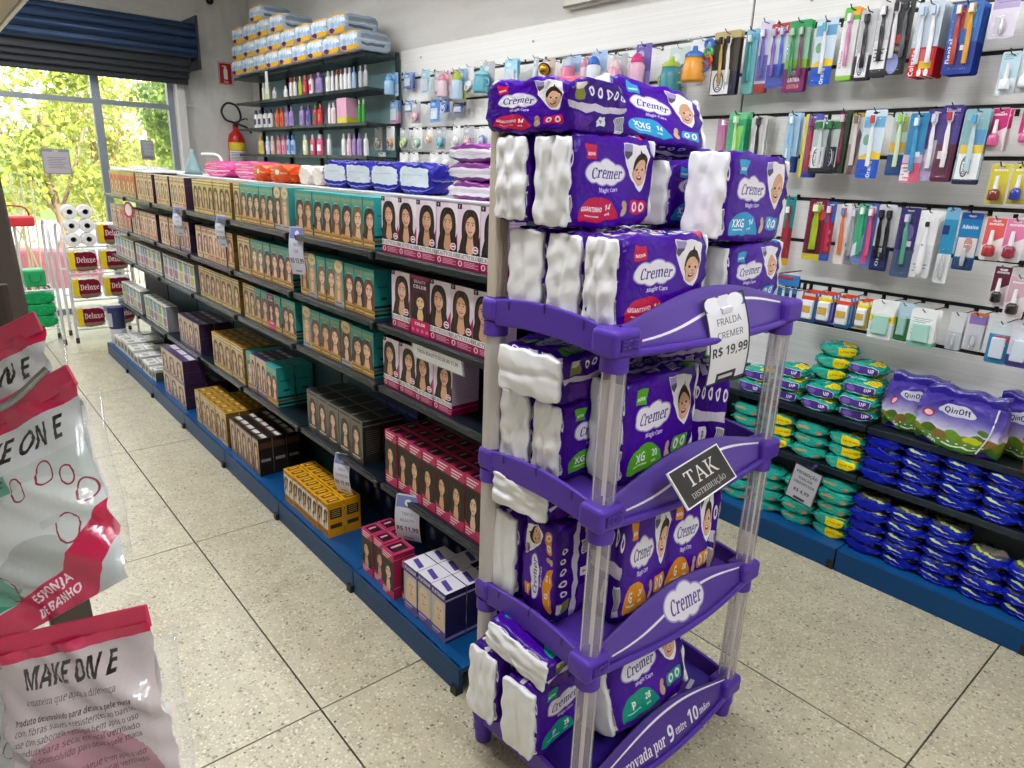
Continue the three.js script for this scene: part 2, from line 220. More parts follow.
dyeCell('darkcap', (g, c, x, y) => {
  rect(g, x, y, 110, 254, '#bfa78a'); woman(g, x + 4, y + 16, 102, 196, '#5b3f2b', '#dbb594', { turn: 0.6 }); rect(g, x, y + 214, 110, 40, '#7f6a55'); rect(g, x, y, 110, 12, '#3a3129');
  rect(g, c.s[0], y, 50, 254, '#221c19'); rect(g, c.s[0], y + 30, 50, 40, '#4d3524'); rect(g, c.s[0] + 8, y + 140, 34, 20, '#8b8079'); rect(g, c.t[0], y, 38, 254, '#2a211b'); rect(g, c.t[0] + 5, y + 70, 28, 110, '#d8d4cc'); rect(g, c.t[0] + 5, y + 150, 28, 30, '#8c7863');
});
dyeCell('navy', (g, c, x, y) => {
  rect(g, x, y, 110, 254, '#1c2144'); ell(g, x + 55, y + 110, 26, 44, '#5a5f7a'); ell(g, x + 55, y + 96, 16, 20, '#8f8a86'); rect(g, x + 8, y + 16, 90, 8, '#5a628f'); rect(g, x + 8, y + 214, 90, 12, '#454d80');
  rect(g, c.s[0], y, 50, 254, '#171b38'); rect(g, c.t[0], y, 38, 254, '#222748');
});
dyeCell('minibox', (g, c, x, y) => {
  rect(g, x, y, 110, 254, '#dcdccf'); rect(g, x + 14, y + 50, 82, 140, '#8d8a78'); rect(g, x + 26, y + 80, 58, 80, '#4a4b44'); rect(g, x, y, 8, 254, '#f6f6f0');
  rect(g, c.s[0], y, 50, 254, '#4d4c48'); rect(g, c.s[0], y, 50, 60, '#c9c9be'); rect(g, c.t[0], y, 38, 254, '#f0f0ea'); rect(g, c.t[0] + 8, y + 60, 20, 130, '#a9aaa2');
});
const dyeMat = new THREE.MeshPhysicalMaterial({ map: ctex(dyeC), roughness: 0.32, specularIntensity: 0.5 });
const carton = (style, k, w, h, d) => { const v = DYE[style], i = k % v.length; return G(`carton${style}${i},${w.toFixed(3)},${h.toFixed(3)},${d.toFixed(3)}`, () => boxUV(new THREE.BoxGeometry(w, h, d), v[i], DW, DH)); };

// ---------- soft packs: diapers, wipes ----------
const SW = 2048, SH = 1536, [softC, sg] = canvas(SW, SH), SOFT = {};
function cloud(g, x, y, w, h) { for (const [a, b, r] of [[-0.3, 0, 0.36], [0.02, -0.12, 0.34], [0.3, 0.02, 0.32], [-0.12, 0.14, 0.32], [0.16, 0.16, 0.3]]) ell(g, x + a * w, y + b * h, r * w * 0.8, r * h * 1.15, '#a79fc9'); for (const [a, b, r] of [[-0.3, 0, 0.32], [0.02, -0.12, 0.3], [0.3, 0.02, 0.28], [-0.12, 0.14, 0.28], [0.16, 0.16, 0.26]]) ell(g, x + a * w, y + b * h, r * w * 0.8, r * h * 1.15, '#eeeaf5'); text(g, 'Cremer', x, y + h * 0.04, h * 0.56, '#453a8c', { font: 'serif', weight: 'italic bold', max: w * 0.88 }); }
const CREMER = { red: ['#cf1f4e', 'GIGANTINHO', '14', '#f0d8d8', '#3a2a20'], blue: ['#2f9fd6', 'XXG', '14', '#d8ecf5', null], green: ['#5bb324', 'XG', '20', '#dff0d2', '#4a3020'], orange: ['#e8961f', 'G', '24', '#f6e6cc', '#3a2a1c'], mint: ['#149b84', 'P', '28', '#d3efe9', null] };
Object.keys(CREMER).forEach((key, k) => {
  const [col, size, n, , hair] = CREMER[key], x = (k % 4) * 512, y = ((k / 4) | 0) * 384, g = sg, w = 510, h = 382;
  g.save(); g.beginPath(); g.rect(x, y, w, h); g.clip();
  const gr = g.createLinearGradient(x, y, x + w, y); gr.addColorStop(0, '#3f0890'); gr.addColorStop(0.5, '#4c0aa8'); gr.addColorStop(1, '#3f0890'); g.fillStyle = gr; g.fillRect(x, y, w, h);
  g.fillStyle = '#f4f1f6'; g.beginPath(); g.moveTo(x + 300, y + 24); g.lineTo(x + 470, y + 30); g.quadraticCurveTo(x + 490, y + 200, x + 440, y + 232); g.quadraticCurveTo(x + 350, y + 190, x + 300, y + 24); g.fill();
  poly(g, [[x + 306, y + 28], [x + 362, y + 30], [x + 362, y + 66], [x + 336, y + 84], [x + 316, y + 66]], '#a597c9'); poly(g, [[x + 316, y + 58], [x + 362, y + 58], [x + 362, y + 70], [x + 338, y + 92], [x + 320, y + 76]], '#59565e');
  baby(g, x + 424, y + 140, 44, 66, hair);
  poly(g, [[x + 70, y + 34], [x + 140, y + 40], [x + 144, y + 98], [x + 78, y + 94]], col); text(g, 'NOVA', x + 108, y + 74, 18, '#fff');
  cloud(g, x + 205, y + 150, 220, 110); text(g, 'Magic Care', x + 220, y + 222, 24, '#f0eaf8', { font: 'serif', max: 120 });
  g.fillStyle = col; g.beginPath(); g.moveTo(x + 40, y + 356); g.quadraticCurveTo(x + 50, y + 246, x + 180, y + 250); g.quadraticCurveTo(x + 270, y + 262, x + 300, y + 350); g.closePath(); g.fill();
  text(g, size, x + 130, y + 300, size.length > 3 ? 26 : 50, '#fff', { max: 130 }); text(g, n, x + 228, y + 296, 36, '#fff'); text(g, 'unid.', x + 228, y + 326, 14, '#fff'); rect(g, x + 84, y + 326, 90, 6, 'rgba(255,255,255,0.7)');
  g.fillStyle = col; g.beginPath(); g.roundRect(x + 366, y + 268, 116, 60, 16); g.fill(); for (const s of [0, 1]) { ell(g, x + 398 + s * 52, y + 298, 18, 22, '#efeaf6'); ell(g, x + 398 + s * 52, y + 298, 8, 12, col); }
  ell(g, x + 330, y + 290, 15, 20, '#c9a778'); ell(g, x + 330, y + 322, 18, 22, '#d2b385');
  g.restore();
  const sx = (k % 4) * 512, sy = 768 + ((k / 4) | 0) * 200; // side 510 x 198
  rect(g, sx, sy, 511, 199, '#370882'); rect(g, sx, sy + 88, 511, 26, '#cfc7d8'); for (let i = 0; i < 5; i++) { ell(g, sx + 150 + i * 58, sy + 44, 17, 17, '#efeaf5'); ell(g, sx + 150 + i * 58, sy + 44, 8, 9, '#5d2a97'); }
  rect(g, sx + 40, sy + 16, 64, 62, '#8a8a3c'); rect(g, sx + 46, sy + 16, 52, 24, '#d8d4c8'); rect(g, sx + 330, sy + 128, 74, 62, '#f2f0f4'); for (let i = 0; i < 12; i++) rect(g, sx + 336 + i * 5.3, sy + 132, i % 3 ? 2 : 3.4, 46, '#222'); rect(g, sx + 200, sy + 128, 56, 42, '#e9e6ee'); text(g, 'P', sx + 228, sy + 150, 30, '#444'); rect(g, sx + 40, sy + 124, 110, 64, '#57259a');
  ell(g, sx + 480, sy + 176, 66, 40, col);
  SOFT[key] = { f: [x, y, 510, 382], s: [sx, sy, 400, 198], t: [sx, sy, 510, 198], b: [x, y, 510, 382] };
});
{ const g = sg; // wipes: teal and purple, blue and lime, plus generic plain films
  let x = 512, y = 384; // teal: front 300x100, top 300x180
  rect(g, x, y, 510, 382, '#22a08c'); rect(g, x + 20, y + 14, 270, 74, '#d8ecec'); rect(g, x + 24, y + 18, 262, 66, '#55398f'); ell(g, x + 90, y + 50, 40, 24, '#7a5db5'); text(g, 'UP', x + 232, y + 48, 44, '#f2f4f6', { max: 80 });
  for (let i = 0; i < 90; i++) rect(g, x + rnd() * 300, y + 110 + rnd() * 180, 20 + rnd() * 50, 3, rnd() < 0.5 ? '#3fc0aa' : '#14806e');
  rect(g, x + 180, y + 130, 110, 140, '#f0d916'); for (let i = 0; i < 5; i++) rect(g, x + 190 + (i % 2) * 8, y + 144 + i * 24, 80, 9, '#c08a14'); rect(g, x + 20, y + 150, 120, 26, '#9fe2d6'); text(g, 'toalhas', x + 80, y + 164, 22, '#0f6a5c'); for (let i = 0; i < 5; i++) ell(g, x + 26 + i * 28, y + 230, 8, 8, '#0d5c50');
  SOFT.tealprint = { f: [x, y, 308, 100], s: [x + 320, y + 10, 80, 80], t: [x, y + 106, 308, 190] };
  rect(g, x + 310, y, 200, 382, '#1f9d89'); rect(g, x + 320, y + 268, 180, 100, '#27ad98'); for (let i = 0; i < 30; i++) rect(g, x + 320 + rnd() * 150, y + 270 + rnd() * 96, 30, 2, rnd() < 0.5 ? '#62d2bf' : '#148472'); ell(g, x + 380, y + 310, 40, 12, '#c9a070'); ell(g, x + 466, y + 330, 14, 14, '#d8785a'); SOFT.tealplain = { f: [x + 320, y + 268, 180, 100], s: [x + 320, y + 10, 80, 80], t: [x + 2, y + 106, 170, 190] }; rect(g, x + 310, y + 130, 200, 100, '#27b39d'); rect(g, x + 400, y + 140, 100, 80, '#f2da14'); text(g, 'LEVE 50', x + 450, y + 180, 22, '#b06a10'); text(g, 'toalhas', x + 352, y + 180, 20, '#c8765a'); rect(g, x + 330, y + 240, 160, 16, '#7fd8c8');
  SOFT.tealyellow = { f: [x + 310, y + 130, 200, 100], s: [x + 314, y + 10, 80, 80], t: [x, y + 106, 308, 190] };
  x = 1024; rect(g, x, y, 510, 382, '#1220a6');
  for (let i = 0; i < 40; i++) rect(g, x + rnd() * 500, y + rnd() * 370, 30 + rnd() * 60, 2, rnd() < 0.5 ? '#2b3fd0' : '#101b78');
  rect(g, x + 10, y + 120, 300, 180, '#4a5062'); ell(g, x + 170, y + 190, 110, 60, '#7c7a6c'); ell(g, x + 240, y + 180, 50, 40, '#9a8a80'); g.strokeStyle = '#c8d86a'; g.lineWidth = 26; g.beginPath(); g.moveTo(x + 24, y + 136); g.quadraticCurveTo(x + 40, y + 270, x + 280, y + 290); g.stroke();
  poly(g, [[x + 30, y + 20], [x + 90, y + 16], [x + 200, y + 40], [x + 100, y + 36]], '#cfe08a'); rect(g, x + 60, y + 60, 180, 3, '#8fa0e8');
  SOFT.bluelime = { f: [x, y, 308, 80], s: [x + 330, y + 10, 80, 60], t: [x, y + 110, 308, 200] };
  SOFT.blueplain = { f: [x + 320, y + 80, 180, 60], s: [x + 330, y + 10, 80, 60], t: [x, y + 110, 308, 200] };
  x = 1536; { const gr = g.createLinearGradient(0, y, 0, y + 382); gr.addColorStop(0, '#3a2a8c'); gr.addColorStop(0.3, '#6a62b0'); gr.addColorStop(0.62, '#d5d2e6'); gr.addColorStop(0.72, '#6f8f4a'); gr.addColorStop(1, '#3f7f22'); g.fillStyle = gr; g.fillRect(x, y, 510, 382); }
  ell(g, x + 250, y + 76, 120, 44, '#d7d7e6'); text(g, 'QinOff', x + 250, y + 78, 54, '#1f1a4a', { max: 200 }); ell(g, x + 80, y + 130, 36, 36, '#b0324a'); ell(g, x + 80, y + 130, 24, 24, '#efc8cf'); ell(g, x + 430, y + 190, 36, 26, '#5d7a3a');
  for (let i = 0; i < 7; i++) ell(g, x + 20 + i * 78, y + 280 - (i % 2) * 24, 50, 34, ['#7a8f2a', '#54702a', '#8a6a3a', '#6f9a2f'][i % 4]); ell(g, x + 380, y + 270, 60, 26, '#c2cc2c'); text(g, '400', x + 120, y + 340, 34, '#f4f6ee'); rect(g, x + 180, y + 336, 250, 12, '#dfe8cf'); for (let i = 0; i < 8; i++) ell(g, x + 60 + i * 56, y + 316, 10, 5, '#f4f6f2');
  SOFT.garden = { f: [x, y, 510, 382], s: [x + 2, y + 4, 60, 370], t: [x + 2, y + 2, 300, 20], b: [x, y, 510, 382] };
  // row of plain films at y = 1170
  const film = (key, xx, cols, draw) => { const yy = 1172; rect(g, xx, yy, 200, 240, cols[0]); draw?.(xx, yy); SOFT[key] = { f: [xx, yy, 198, 120], s: [xx, yy + 122, 60, 110], t: [xx + 64, yy + 122, 130, 110] }; };
  film('pinkfilm', 0, ['#d8428a'], (a, b) => { for (let i = 0; i < 6; i++) rect(g, a + 10 + (i % 2) * 60, b + 20 + i * 16, 110, 4, '#f2a9cb'); rect(g, a, b + 70, 200, 8, '#f8cfe0'); });
  film('orangefilm', 204, ['#e2521b'], (a, b) => { rect(g, a + 80, b + 34, 34, 32, '#f3e6da'); for (let i = 0; i < 5; i++) rect(g, a + 20, b + 14 + i * 20, 44, 5, '#f6a877'); rect(g, a + 124, b + 50, 60, 8, '#f6b48a'); });
  film('floralfilm', 408, ['#efe6da'], (a, b) => { for (let i = 0; i < 50; i++) ell(g, a + rnd() * 200, b + rnd() * 230, 5, 5, ['#e6b7c0', '#cfd9a5', '#e9cf9a'][i % 3]); });
  film('bluewhite', 612, ['#2a2a9c'], (a, b) => { poly(g, [[a + 14, b + 14], [a + 180, b + 20], [a + 184, b + 92], [a + 20, b + 88]], '#dfe6ec'); rect(g, a + 40, b + 44, 110, 4, '#c4cfda'); rect(g, a, b + 104, 200, 4, '#8f97d8'); rect(g, a, b + 180, 200, 5, '#c9cfe8'); });
  film('violetwhite', 816, ['#8a3f8f'], (a, b) => { rect(g, a, b + 34, 200, 62, '#f0ecf0'); rect(g, a + 10, b + 50, 180, 24, '#d8d0da'); });
  film('babyblue', 1020, ['#c3d0da'], (a, b) => { for (let i = 0; i < 16; i++) ell(g, a + rnd() * 200, b + 8 + rnd() * 74, rr(14, 34), rr(10, 22), ['#e6edf2', '#a9c4e0', '#d8e4ee', '#93b3d4'][i % 4]); rect(g, a, b, 200, 12, '#dfb040'); rect(g, a, b + 84, 200, 36, '#e0ae38'); ell(g, a + 50, b + 98, 32, 16, '#55346b'); rect(g, a, b + 122, 62, 120, '#a9b7c4'); rect(g, a + 8, b + 140, 46, 22, '#8796a8'); rect(g, a + 8, b + 186, 40, 16, '#5f6b78'); rect(g, a + 2, b + 170, 58, 5, '#d5dde4'); rect(g, a + 64, b + 122, 136, 120, '#b5bec5'); rect(g, a + 74, b + 140, 116, 26, '#8b99a6'); rect(g, a + 74, b + 180, 100, 24, '#7c8893'); });
  film('greenfilm', 1224, ['#16a05a'], (a, b) => { for (let i = 0; i < 60; i++) rect(g, a + rnd() * 200, b + rnd() * 230, 14, 3, rnd() < 0.5 ? '#4cc98a' : '#0b7a40'); });
  film('paper', 1428, ['#e7e2da'], (a, b) => { rect(g, a, b, 40, 120, '#f0d21a'); text(g, '12', a + 20, b + 36, 26, '#5a4a10'); rect(g, a + 40, b + 10, 160, 84, '#7c1d33'); text(g, 'Deluxe', a + 118, b + 54, 44, '#efd9d4', { font: 'serif', max: 140 }); rect(g, a + 40, b + 94, 160, 26, '#8a7a62'); rect(g, a + 64, b + 122, 136, 118, '#efebe4'); });
  film('skyfilm', 1632, ['#7fb8d8'], (a, b) => { rect(g, a + 10, b + 20, 180, 60, '#e6f0f6'); });
  film('whitefilm', 1836, ['#f1f0ee'], null);
}
const softMap = ctex(softC);
const creases = (() => { // crinkled plastic film: overlapping flat facets with sharp ridges
  const [c, g] = canvas(1024, 768); rect(g, 0, 0, 1024, 768, '#808080');
  for (let i = 0; i < 1500; i++) { const x = rnd() * 1024, y = rnd() * 768, L = rr(10, 60), a = rnd() * 6.3, w = rr(3, 14), dx = Math.cos(a), dy = Math.sin(a); const gr = g.createLinearGradient(x - dy * w, y + dx * w, x + dy * w, y - dx * w); gr.addColorStop(0, 'rgba(128,128,128,0)'); gr.addColorStop(0.5, rnd() < 0.5 ? 'rgba(255,255,255,0.4)' : 'rgba(0,0,0,0.35)'); gr.addColorStop(1, 'rgba(128,128,128,0)'); poly(g, [[x - dy * w, y + dx * w], [x + dy * w, y - dx * w], [x + dx * L + dy * w * 0.3, y + dy * L - dx * w * 0.3], [x + dx * L - dy * w * 0.3, y + dy * L + dx * w * 0.3]], gr); }
  const t = new THREE.CanvasTexture(c); t.anisotropy = 4; return t; })();
const filmMat = new THREE.MeshPhysicalMaterial({ map: softMap, roughness: 0.2, specularIntensity: 0.42, bumpMap: creases, bumpScale: 0.004 });
const whiteFilm = mat('#f0f0f1', 0.3, { specularIntensity: 0.6 });

// ---------- hanging cards ----------
const KW = 2048, KH = 1280, [cardC, kg] = canvas(KW, KH), CARD = {};
let cardN = 0;
function card(key, draw) { const x = (cardN % 16) * 128, y = ((cardN / 16) | 0) * 256; cardN++; kg.save(); kg.beginPath(); kg.rect(x, y, 127, 255); kg.clip(); draw(kg, x, y); kg.restore(); CARD[key] = [x, y, 126, 254]; }
function two(top, low, at, extra) { return (g, x, y) => { rect(g, x, y, 128, 256, top); rect(g, x, y + 256 * at, 128, 256, low); extra?.(g, x, y); }; }
const oval = (g, x, y, w, h, bg = '#f4f4f4', fg = '#1a2340') => { rect(g, x - w / 2, y - h / 2, w, h, bg); g.strokeStyle = fg; g.lineWidth = 5; g.beginPath(); g.ellipse(x - w * 0.08, y, w * 0.26, h * 0.4, 0, 0, 7); g.stroke(); text(g, 'Oral-B', x - w * 0.08, y, w * 0.34, fg, { rot: -PI / 2, max: h * 0.66 }); rect(g, x + w * 0.26, y - h * 0.3, 4, h * 0.6, '#8a8fa0'); };
const stripes = (g, x, y, n, c, w = 90) => { for (let i = 0; i < n; i++) rect(g, x + 14 + (i % 2) * 8, y + i * 12, w - (i % 3) * 14, 5, c); };
card('aqua', two('#86c3d6', '#7fc7c0', 0.8, (g, x, y) => rect(g, x, y + 20, 128, 26, '#5aa6cf')));
card('violet', two('#d8d4e8', '#b7504a', 0.86, (g, x, y) => rect(g, x + 8, y + 120, 112, 90, '#7d78c0')));
card('redtop', two('#dfe3ea', '#4a58b0', 0.62, (g, x, y) => { rect(g, x, y, 128, 44, '#c3272f'); text(g, 'Dental', x + 64, y + 24, 26, '#fff', { max: 100 }); ell(g, x + 28, y + 100, 18, 22, '#b9b7b4'); }));
card('greenpink', two('#8fbfa0', '#7a2a6a', 0.66, (g, x, y) => { rect(g, x, y, 128, 30, '#2e9c58'); rect(g, x, y + 138, 128, 30, '#84b52c'); for (let i = 0; i < 3; i++) text(g, 'EXTRA', x + 64, y + 186 + i * 24, 22, ['#f3c6df', '#fff', '#f39a55'][i], { max: 110 }); }));
const oralblue = two('#cfe0ea', '#1a55c0', 0.68, (g, x, y) => { rect(g, x + 6, y + 26, 116, 40, '#6fb0d4'); poly(g, [[x, y + 174], [x + 70, y + 150], [x + 128, y + 160], [x + 128, y + 182], [x, y + 182]], '#f0cf2e'); text(g, 'Oral-B', x + 74, y + 218, 30, '#fff', { rot: -PI / 2, max: 64 }); ell(g, x + 34, y + 110, 20, 20, '#7fae8c'); });
card('oralblue', oralblue); card('oralblue2', oralblue);
card('mint', two('#eef2ee', '#f3f3f1', 0.5, (g, x, y) => { rect(g, x, y, 128, 46, '#6cc24a'); rect(g, x + 70, y, 58, 30, '#eaa83a'); text(g, 'Close', x + 26, y + 180, 24, '#9aa3a8', { rot: -PI / 2, max: 100 }); rect(g, x, y + 236, 128, 20, '#8cc63f'); }));
card('oralblack', two('#c7c7c9', '#20202a', 0.64, (g, x, y) => oval(g, x + 62, y + 198, 80, 88)));
card('blackwhite', two('#d9d9d8', '#f0f0ee', 0.52, (g, x, y) => { rect(g, x + 10, y + 150, 108, 70, '#f7f7f5'); stripes(g, x, y + 160, 4, '#77777a'); rect(g, x, y + 226, 128, 30, '#2a2a2c'); }));
card('blackdisc', two('#3a3a3c', '#1f1f22', 0.5, (g, x, y) => { ell(g, x + 64, y + 140, 48, 14, '#c0392f'); text(g, 'Clean', x + 64, y + 168, 24, '#d9c7a0'); ell(g, x + 52, y + 216, 32, 32, '#8f9ad0'); }));
card('colgate', two('#c6d2dc', '#c01824', 0.6, (g, x, y) => { text(g, 'Colgate', x + 20, y + 205, 30, '#fff', { rot: -PI / 2, max: 92 }); rect(g, x + 50, y + 160, 60, 40, '#e86a70'); rect(g, x + 52, y + 200, 58, 26, '#f4d21f'); ell(g, x + 60, y + 240, 11, 14, '#f5f1ee'); ell(g, x + 92, y + 240, 11, 14, '#f5f1ee'); }));
card('dental', two('#2f66b8', '#1d3a96', 0.55, (g, x, y) => { text(g, 'Dental', x + 22, y + 170, 30, '#eef3fb', { rot: -PI / 2, max: 90 }); ['#b8273a', '#e0a32a', '#6fae3a', '#2f8fd0'].forEach((c, i) => rect(g, x + 44 + i * 16, y + 24, 15, 70, c)); rect(g, x + 60, y + 150, 30, 18, '#f3efe6'); }));
card('lilac', two('#b9a9d0', '#e3dcea', 0.4, (g, x, y) => stripes(g, x, y + 30, 4, '#8d78b5')));
card('paleblue', two('#bcd6e2', '#e4edf0', 0.6, (g, x, y) => stripes(g, x, y + 16, 3, '#7fa6b8')));
card('palegrey', two('#e3e6e6', '#d4dada', 0.6));
card('pinkbath', two('#c77fae', '#b98f9f', 0.4));
card('green', two('#3fae78', '#46b584', 0.5, (g, x, y) => { rect(g, x, y, 128, 30, '#6ccf8e'); poly(g, [[x + 20, y + 256], [x + 70, y + 60], [x + 110, y + 60], [x + 80, y + 256]], '#9be06a'); }));
card('blackgrey', two('#c9c8c4', '#d8d6d2', 0.5, (g, x, y) => { rect(g, x + 30, y + 40, 60, 190, '#efeeea'); stripes(g, x, y + 200, 3, '#3a3a3c'); }));
card('oralice', two('#a9cbe0', '#1f3f7a', 0.72, (g, x, y) => { ell(g, x + 50, y + 110, 30, 34, '#7fb4d8'); rect(g, x + 20, y + 150, 60, 40, '#eef4f8'); }));
card('redblue', two('#5a60b5', '#3b3f9a', 0.7, (g, x, y) => { rect(g, x, y, 26, 256, '#e3d21c'); ell(g, x + 76, y + 110, 40, 40, '#c43a4c'); ell(g, x + 76, y + 118, 30, 34, '#7a3f9a'); rect(g, x + 40, y + 136, 70, 90, '#b83a40'); rect(g, x + 60, y + 146, 40, 16, '#f5f0ea'); }));
card('oraltwin', two('#b7c6bf', '#1e1f28', 0.86, (g, x, y) => { rect(g, x, y + 10, 128, 36, '#3f7a4a'); oval(g, x + 34, y + 176, 52, 100); oval(g, x + 94, y + 176, 52, 100, '#22232e', '#e9e9ee'); }));
card('wine', two('#6d2a45', '#3c4a40', 0.9, (g, x, y) => { rect(g, x + 70, y, 58, 256, '#34503c'); rect(g, x + 16, y + 110, 22, 20, '#f3eeee'); }));
card('silver', two('#cfcac2', '#9d8a80', 0.5, (g, x, y) => { poly(g, [[x + 20, y + 256], [x + 90, y + 60], [x + 128, y + 90], [x + 80, y + 256]], '#6d4f58'); rect(g, x, y, 128, 20, '#a98f3a'); }));
card('limenavy', two('#b8c6c2', '#234a80', 0.66, (g, x, y) => { rect(g, x + 30, y + 20, 80, 60, '#9fae6a'); rect(g, x, y + 120, 128, 40, '#d2a92c'); }));
card('bluepink', two('#2e86b5', '#d8607e', 0.66, (g, x, y) => { rect(g, x, y + 150, 128, 30, '#c9b8cf'); rect(g, x, y + 186, 60, 60, '#efe3e6'); stripes(g, x, y + 196, 4, '#b03050', 40); rect(g, x + 70, y + 140, 36, 18, '#f3f3f3'); }));
card('purplewhite', two('#4a3a86', '#b9a6cf', 0.55, (g, x, y) => poly(g, [[x + 20, y + 180], [x + 60, y + 110], [x + 120, y + 110], [x + 90, y + 200]], '#ded9e4')));
card('purplewine', two('#51408f', '#5d2540', 0.5, (g, x, y) => { rect(g, x, y, 128, 30, '#3a2f78'); text(g, 'Sensitive', x + 64, y + 16, 20, '#cfc5ea', { max: 110 }); rect(g, x + 20, y + 150, 60, 26, '#f0e9ea'); }));
card('oralteal', two('#8fb8bc', '#232b48', 0.92, (g, x, y) => { rect(g, x + 60, y + 70, 60, 50, '#5a9cc8'); rect(g, x + 10, y + 120, 110, 30, '#f0cd3c'); rect(g, x + 10, y + 148, 110, 86, '#f5f5f5'); oval(g, x + 56, y + 192, 70, 82); }));
for (const [k, a, b] of [['pink', '#c92f74', '#f1e6ea'], ['brown', '#d3c43a', '#cbb94a'], ['blue', '#d8ca3e', '#c9bb48'], ['red', '#e0605a', '#f2e9e4'], ['rose', '#e07fa8', '#f3ebee'], ['maroon', '#5c2438', '#d9cdd0'], ['black', '#cfa9b4', '#e9e0e2']]) card(k, (g, x, y) => { rect(g, x, y, 128, 256, b); poly(g, [[x, y], [x + 128, y], [x + 128, y + 110], [x, y + 170]], a); g.strokeStyle = '#f2f0f0'; g.lineWidth = 5; g.strokeRect(x + 2, y + 2, 122, 250); text(g, 'esmalte', x + 64, y + 40, 22, '#fff', { max: 90 }); });
card('tealred', two('#2f8c8a', '#a02a3a', 0.45, (g, x, y) => rect(g, x, y + 226, 128, 30, '#e0b02a')));
card('kids', two('#7a2440', '#6a2038', 0.8, (g, x, y) => { text(g, 'Kids', x + 64, y + 30, 34, '#f3d9c0'); ell(g, x + 90, y + 64, 26, 22, '#e0563a'); rect(g, x, y + 226, 128, 30, '#c9c030'); }));
card('kidsred', two('#3a6ac0', '#b02c48', 0.35, (g, x, y) => { rect(g, x, y + 220, 128, 36, '#3a55b0'); for (let i = 0; i < 6; i++) ell(g, x + 64 + (i % 2 ? 20 : -20), y + 110 + i * 18, 10, 9, '#f2c8cf'); }));
card('orange', two('#eef0f3', '#e9dcd6', 0.5)); card('grey', two('#c9cccd', '#8a8d8f', 0.75));
card('greenblue', two('#4fb98a', '#6a86b8', 0.7, (g, x, y) => poly(g, [[x, y + 180], [x + 128, y + 110], [x + 128, y + 190], [x, y + 230]], '#e8eef2')));
card('bluerose', two('#4a66b0', '#5f74b8', 0.7, (g, x, y) => { rect(g, x + 20, y + 190, 50, 50, '#e0476c'); rect(g, x + 10, y + 10, 80, 30, '#c8d2ee'); }));
card('blacknavy', two('#cfd0d2', '#20285a', 0.62, (g, x, y) => { text(g, 'Oral', x + 50, y + 205, 30, '#f3f3f6', { rot: -PI / 2, max: 70 }); rect(g, x + 40, y + 164, 50, 18, '#eceef2'); }));
card('purplegreen', two('#3a3270', '#4a5f7a', 0.6, (g, x, y) => { ell(g, x + 70, y + 90, 34, 30, '#7d70b8'); rect(g, x + 60, y + 120, 40, 20, '#f3f3f3'); }));
card('tealsilver', two('#2f8fb5', '#dfe3e2', 0.6, (g, x, y) => { rect(g, x, y, 128, 40, '#6faed0'); rect(g, x, y + 60, 60, 30, '#203a7a'); }));
card('adhesive', two('#2277b0', '#23406f', 0.78, (g, x, y) => { rect(g, x, y, 128, 30, '#1b4a9a'); rect(g, x + 10, y + 110, 108, 84, '#ded6d2'); text(g, 'Adesivo', x + 64, y + 64, 24, '#e8f2f8', { max: 100 }); ell(g, x + 70, y + 140, 24, 34, '#b8938a'); }));
for (const [k, a] of [['flossblue', '#3f78c0'], ['flossviolet', '#5a58c0'], ['flossblue2', '#3f86c4'], ['flossyellow', '#d8c23a']]) card(k, (g, x, y) => { rect(g, x, y, 128, 256, a); rect(g, x + 16, y + 20, 90, 120, '#ece8d8'); rect(g, x + 24, y + 90, 60, 30, '#c9a23a'); rect(g, x + 20, y + 190, 80, 40, '#dfe9f2'); rect(g, x, y, 128, 14, '#d94a2a'); });
card('flosswhite', two('#eef0ee', '#dbe8e4', 0.6, (g, x, y) => { rect(g, x, y + 96, 128, 44, '#efd94a'); text(g, 'Fio 25 m', x + 64, y + 118, 26, '#6a5a20', { max: 104 }); ell(g, x + 60, y + 190, 44, 34, '#8fcabf'); }));
card('flossgreen', two('#b9d6e2', '#3f9a5a', 0.4)); card('flossround', two('#eef1ef', '#7fc0a4', 0.86, (g, x, y) => { ell(g, x + 64, y + 150, 46, 60, '#f8f9f8'); stripes(g, x, y + 60, 3, '#8aa09a'); stripes(g, x, y + 140, 3, '#6a9f8f', 80); }));
card('clear', two('#d3d6d6', '#bcc2c4', 0.5)); card('clearviolet', two('#8a74b5', '#c4c6ca', 0.3, (g, x, y) => rect(g, x, y, 128, 16, '#d0703a')));
card('bluecard', two('#cfd9dc', '#2a86b0', 0.3, (g, x, y) => { rect(g, x + 40, y + 86, 80, 30, '#c0392f'); text(g, 'Adesivos', x + 66, y + 136, 20, '#e8f1f4', { max: 90 }); })); card('violetcard', two('#d9dbe4', '#4b3f8c', 0.72, (g, x, y) => { text(g, 'Fixador', x + 70, y + 110, 26, '#5a4a96', { max: 100 }); poly(g, [[x + 40, y], [x + 128, y], [x + 128, y + 40]], '#5c4a9c'); }));
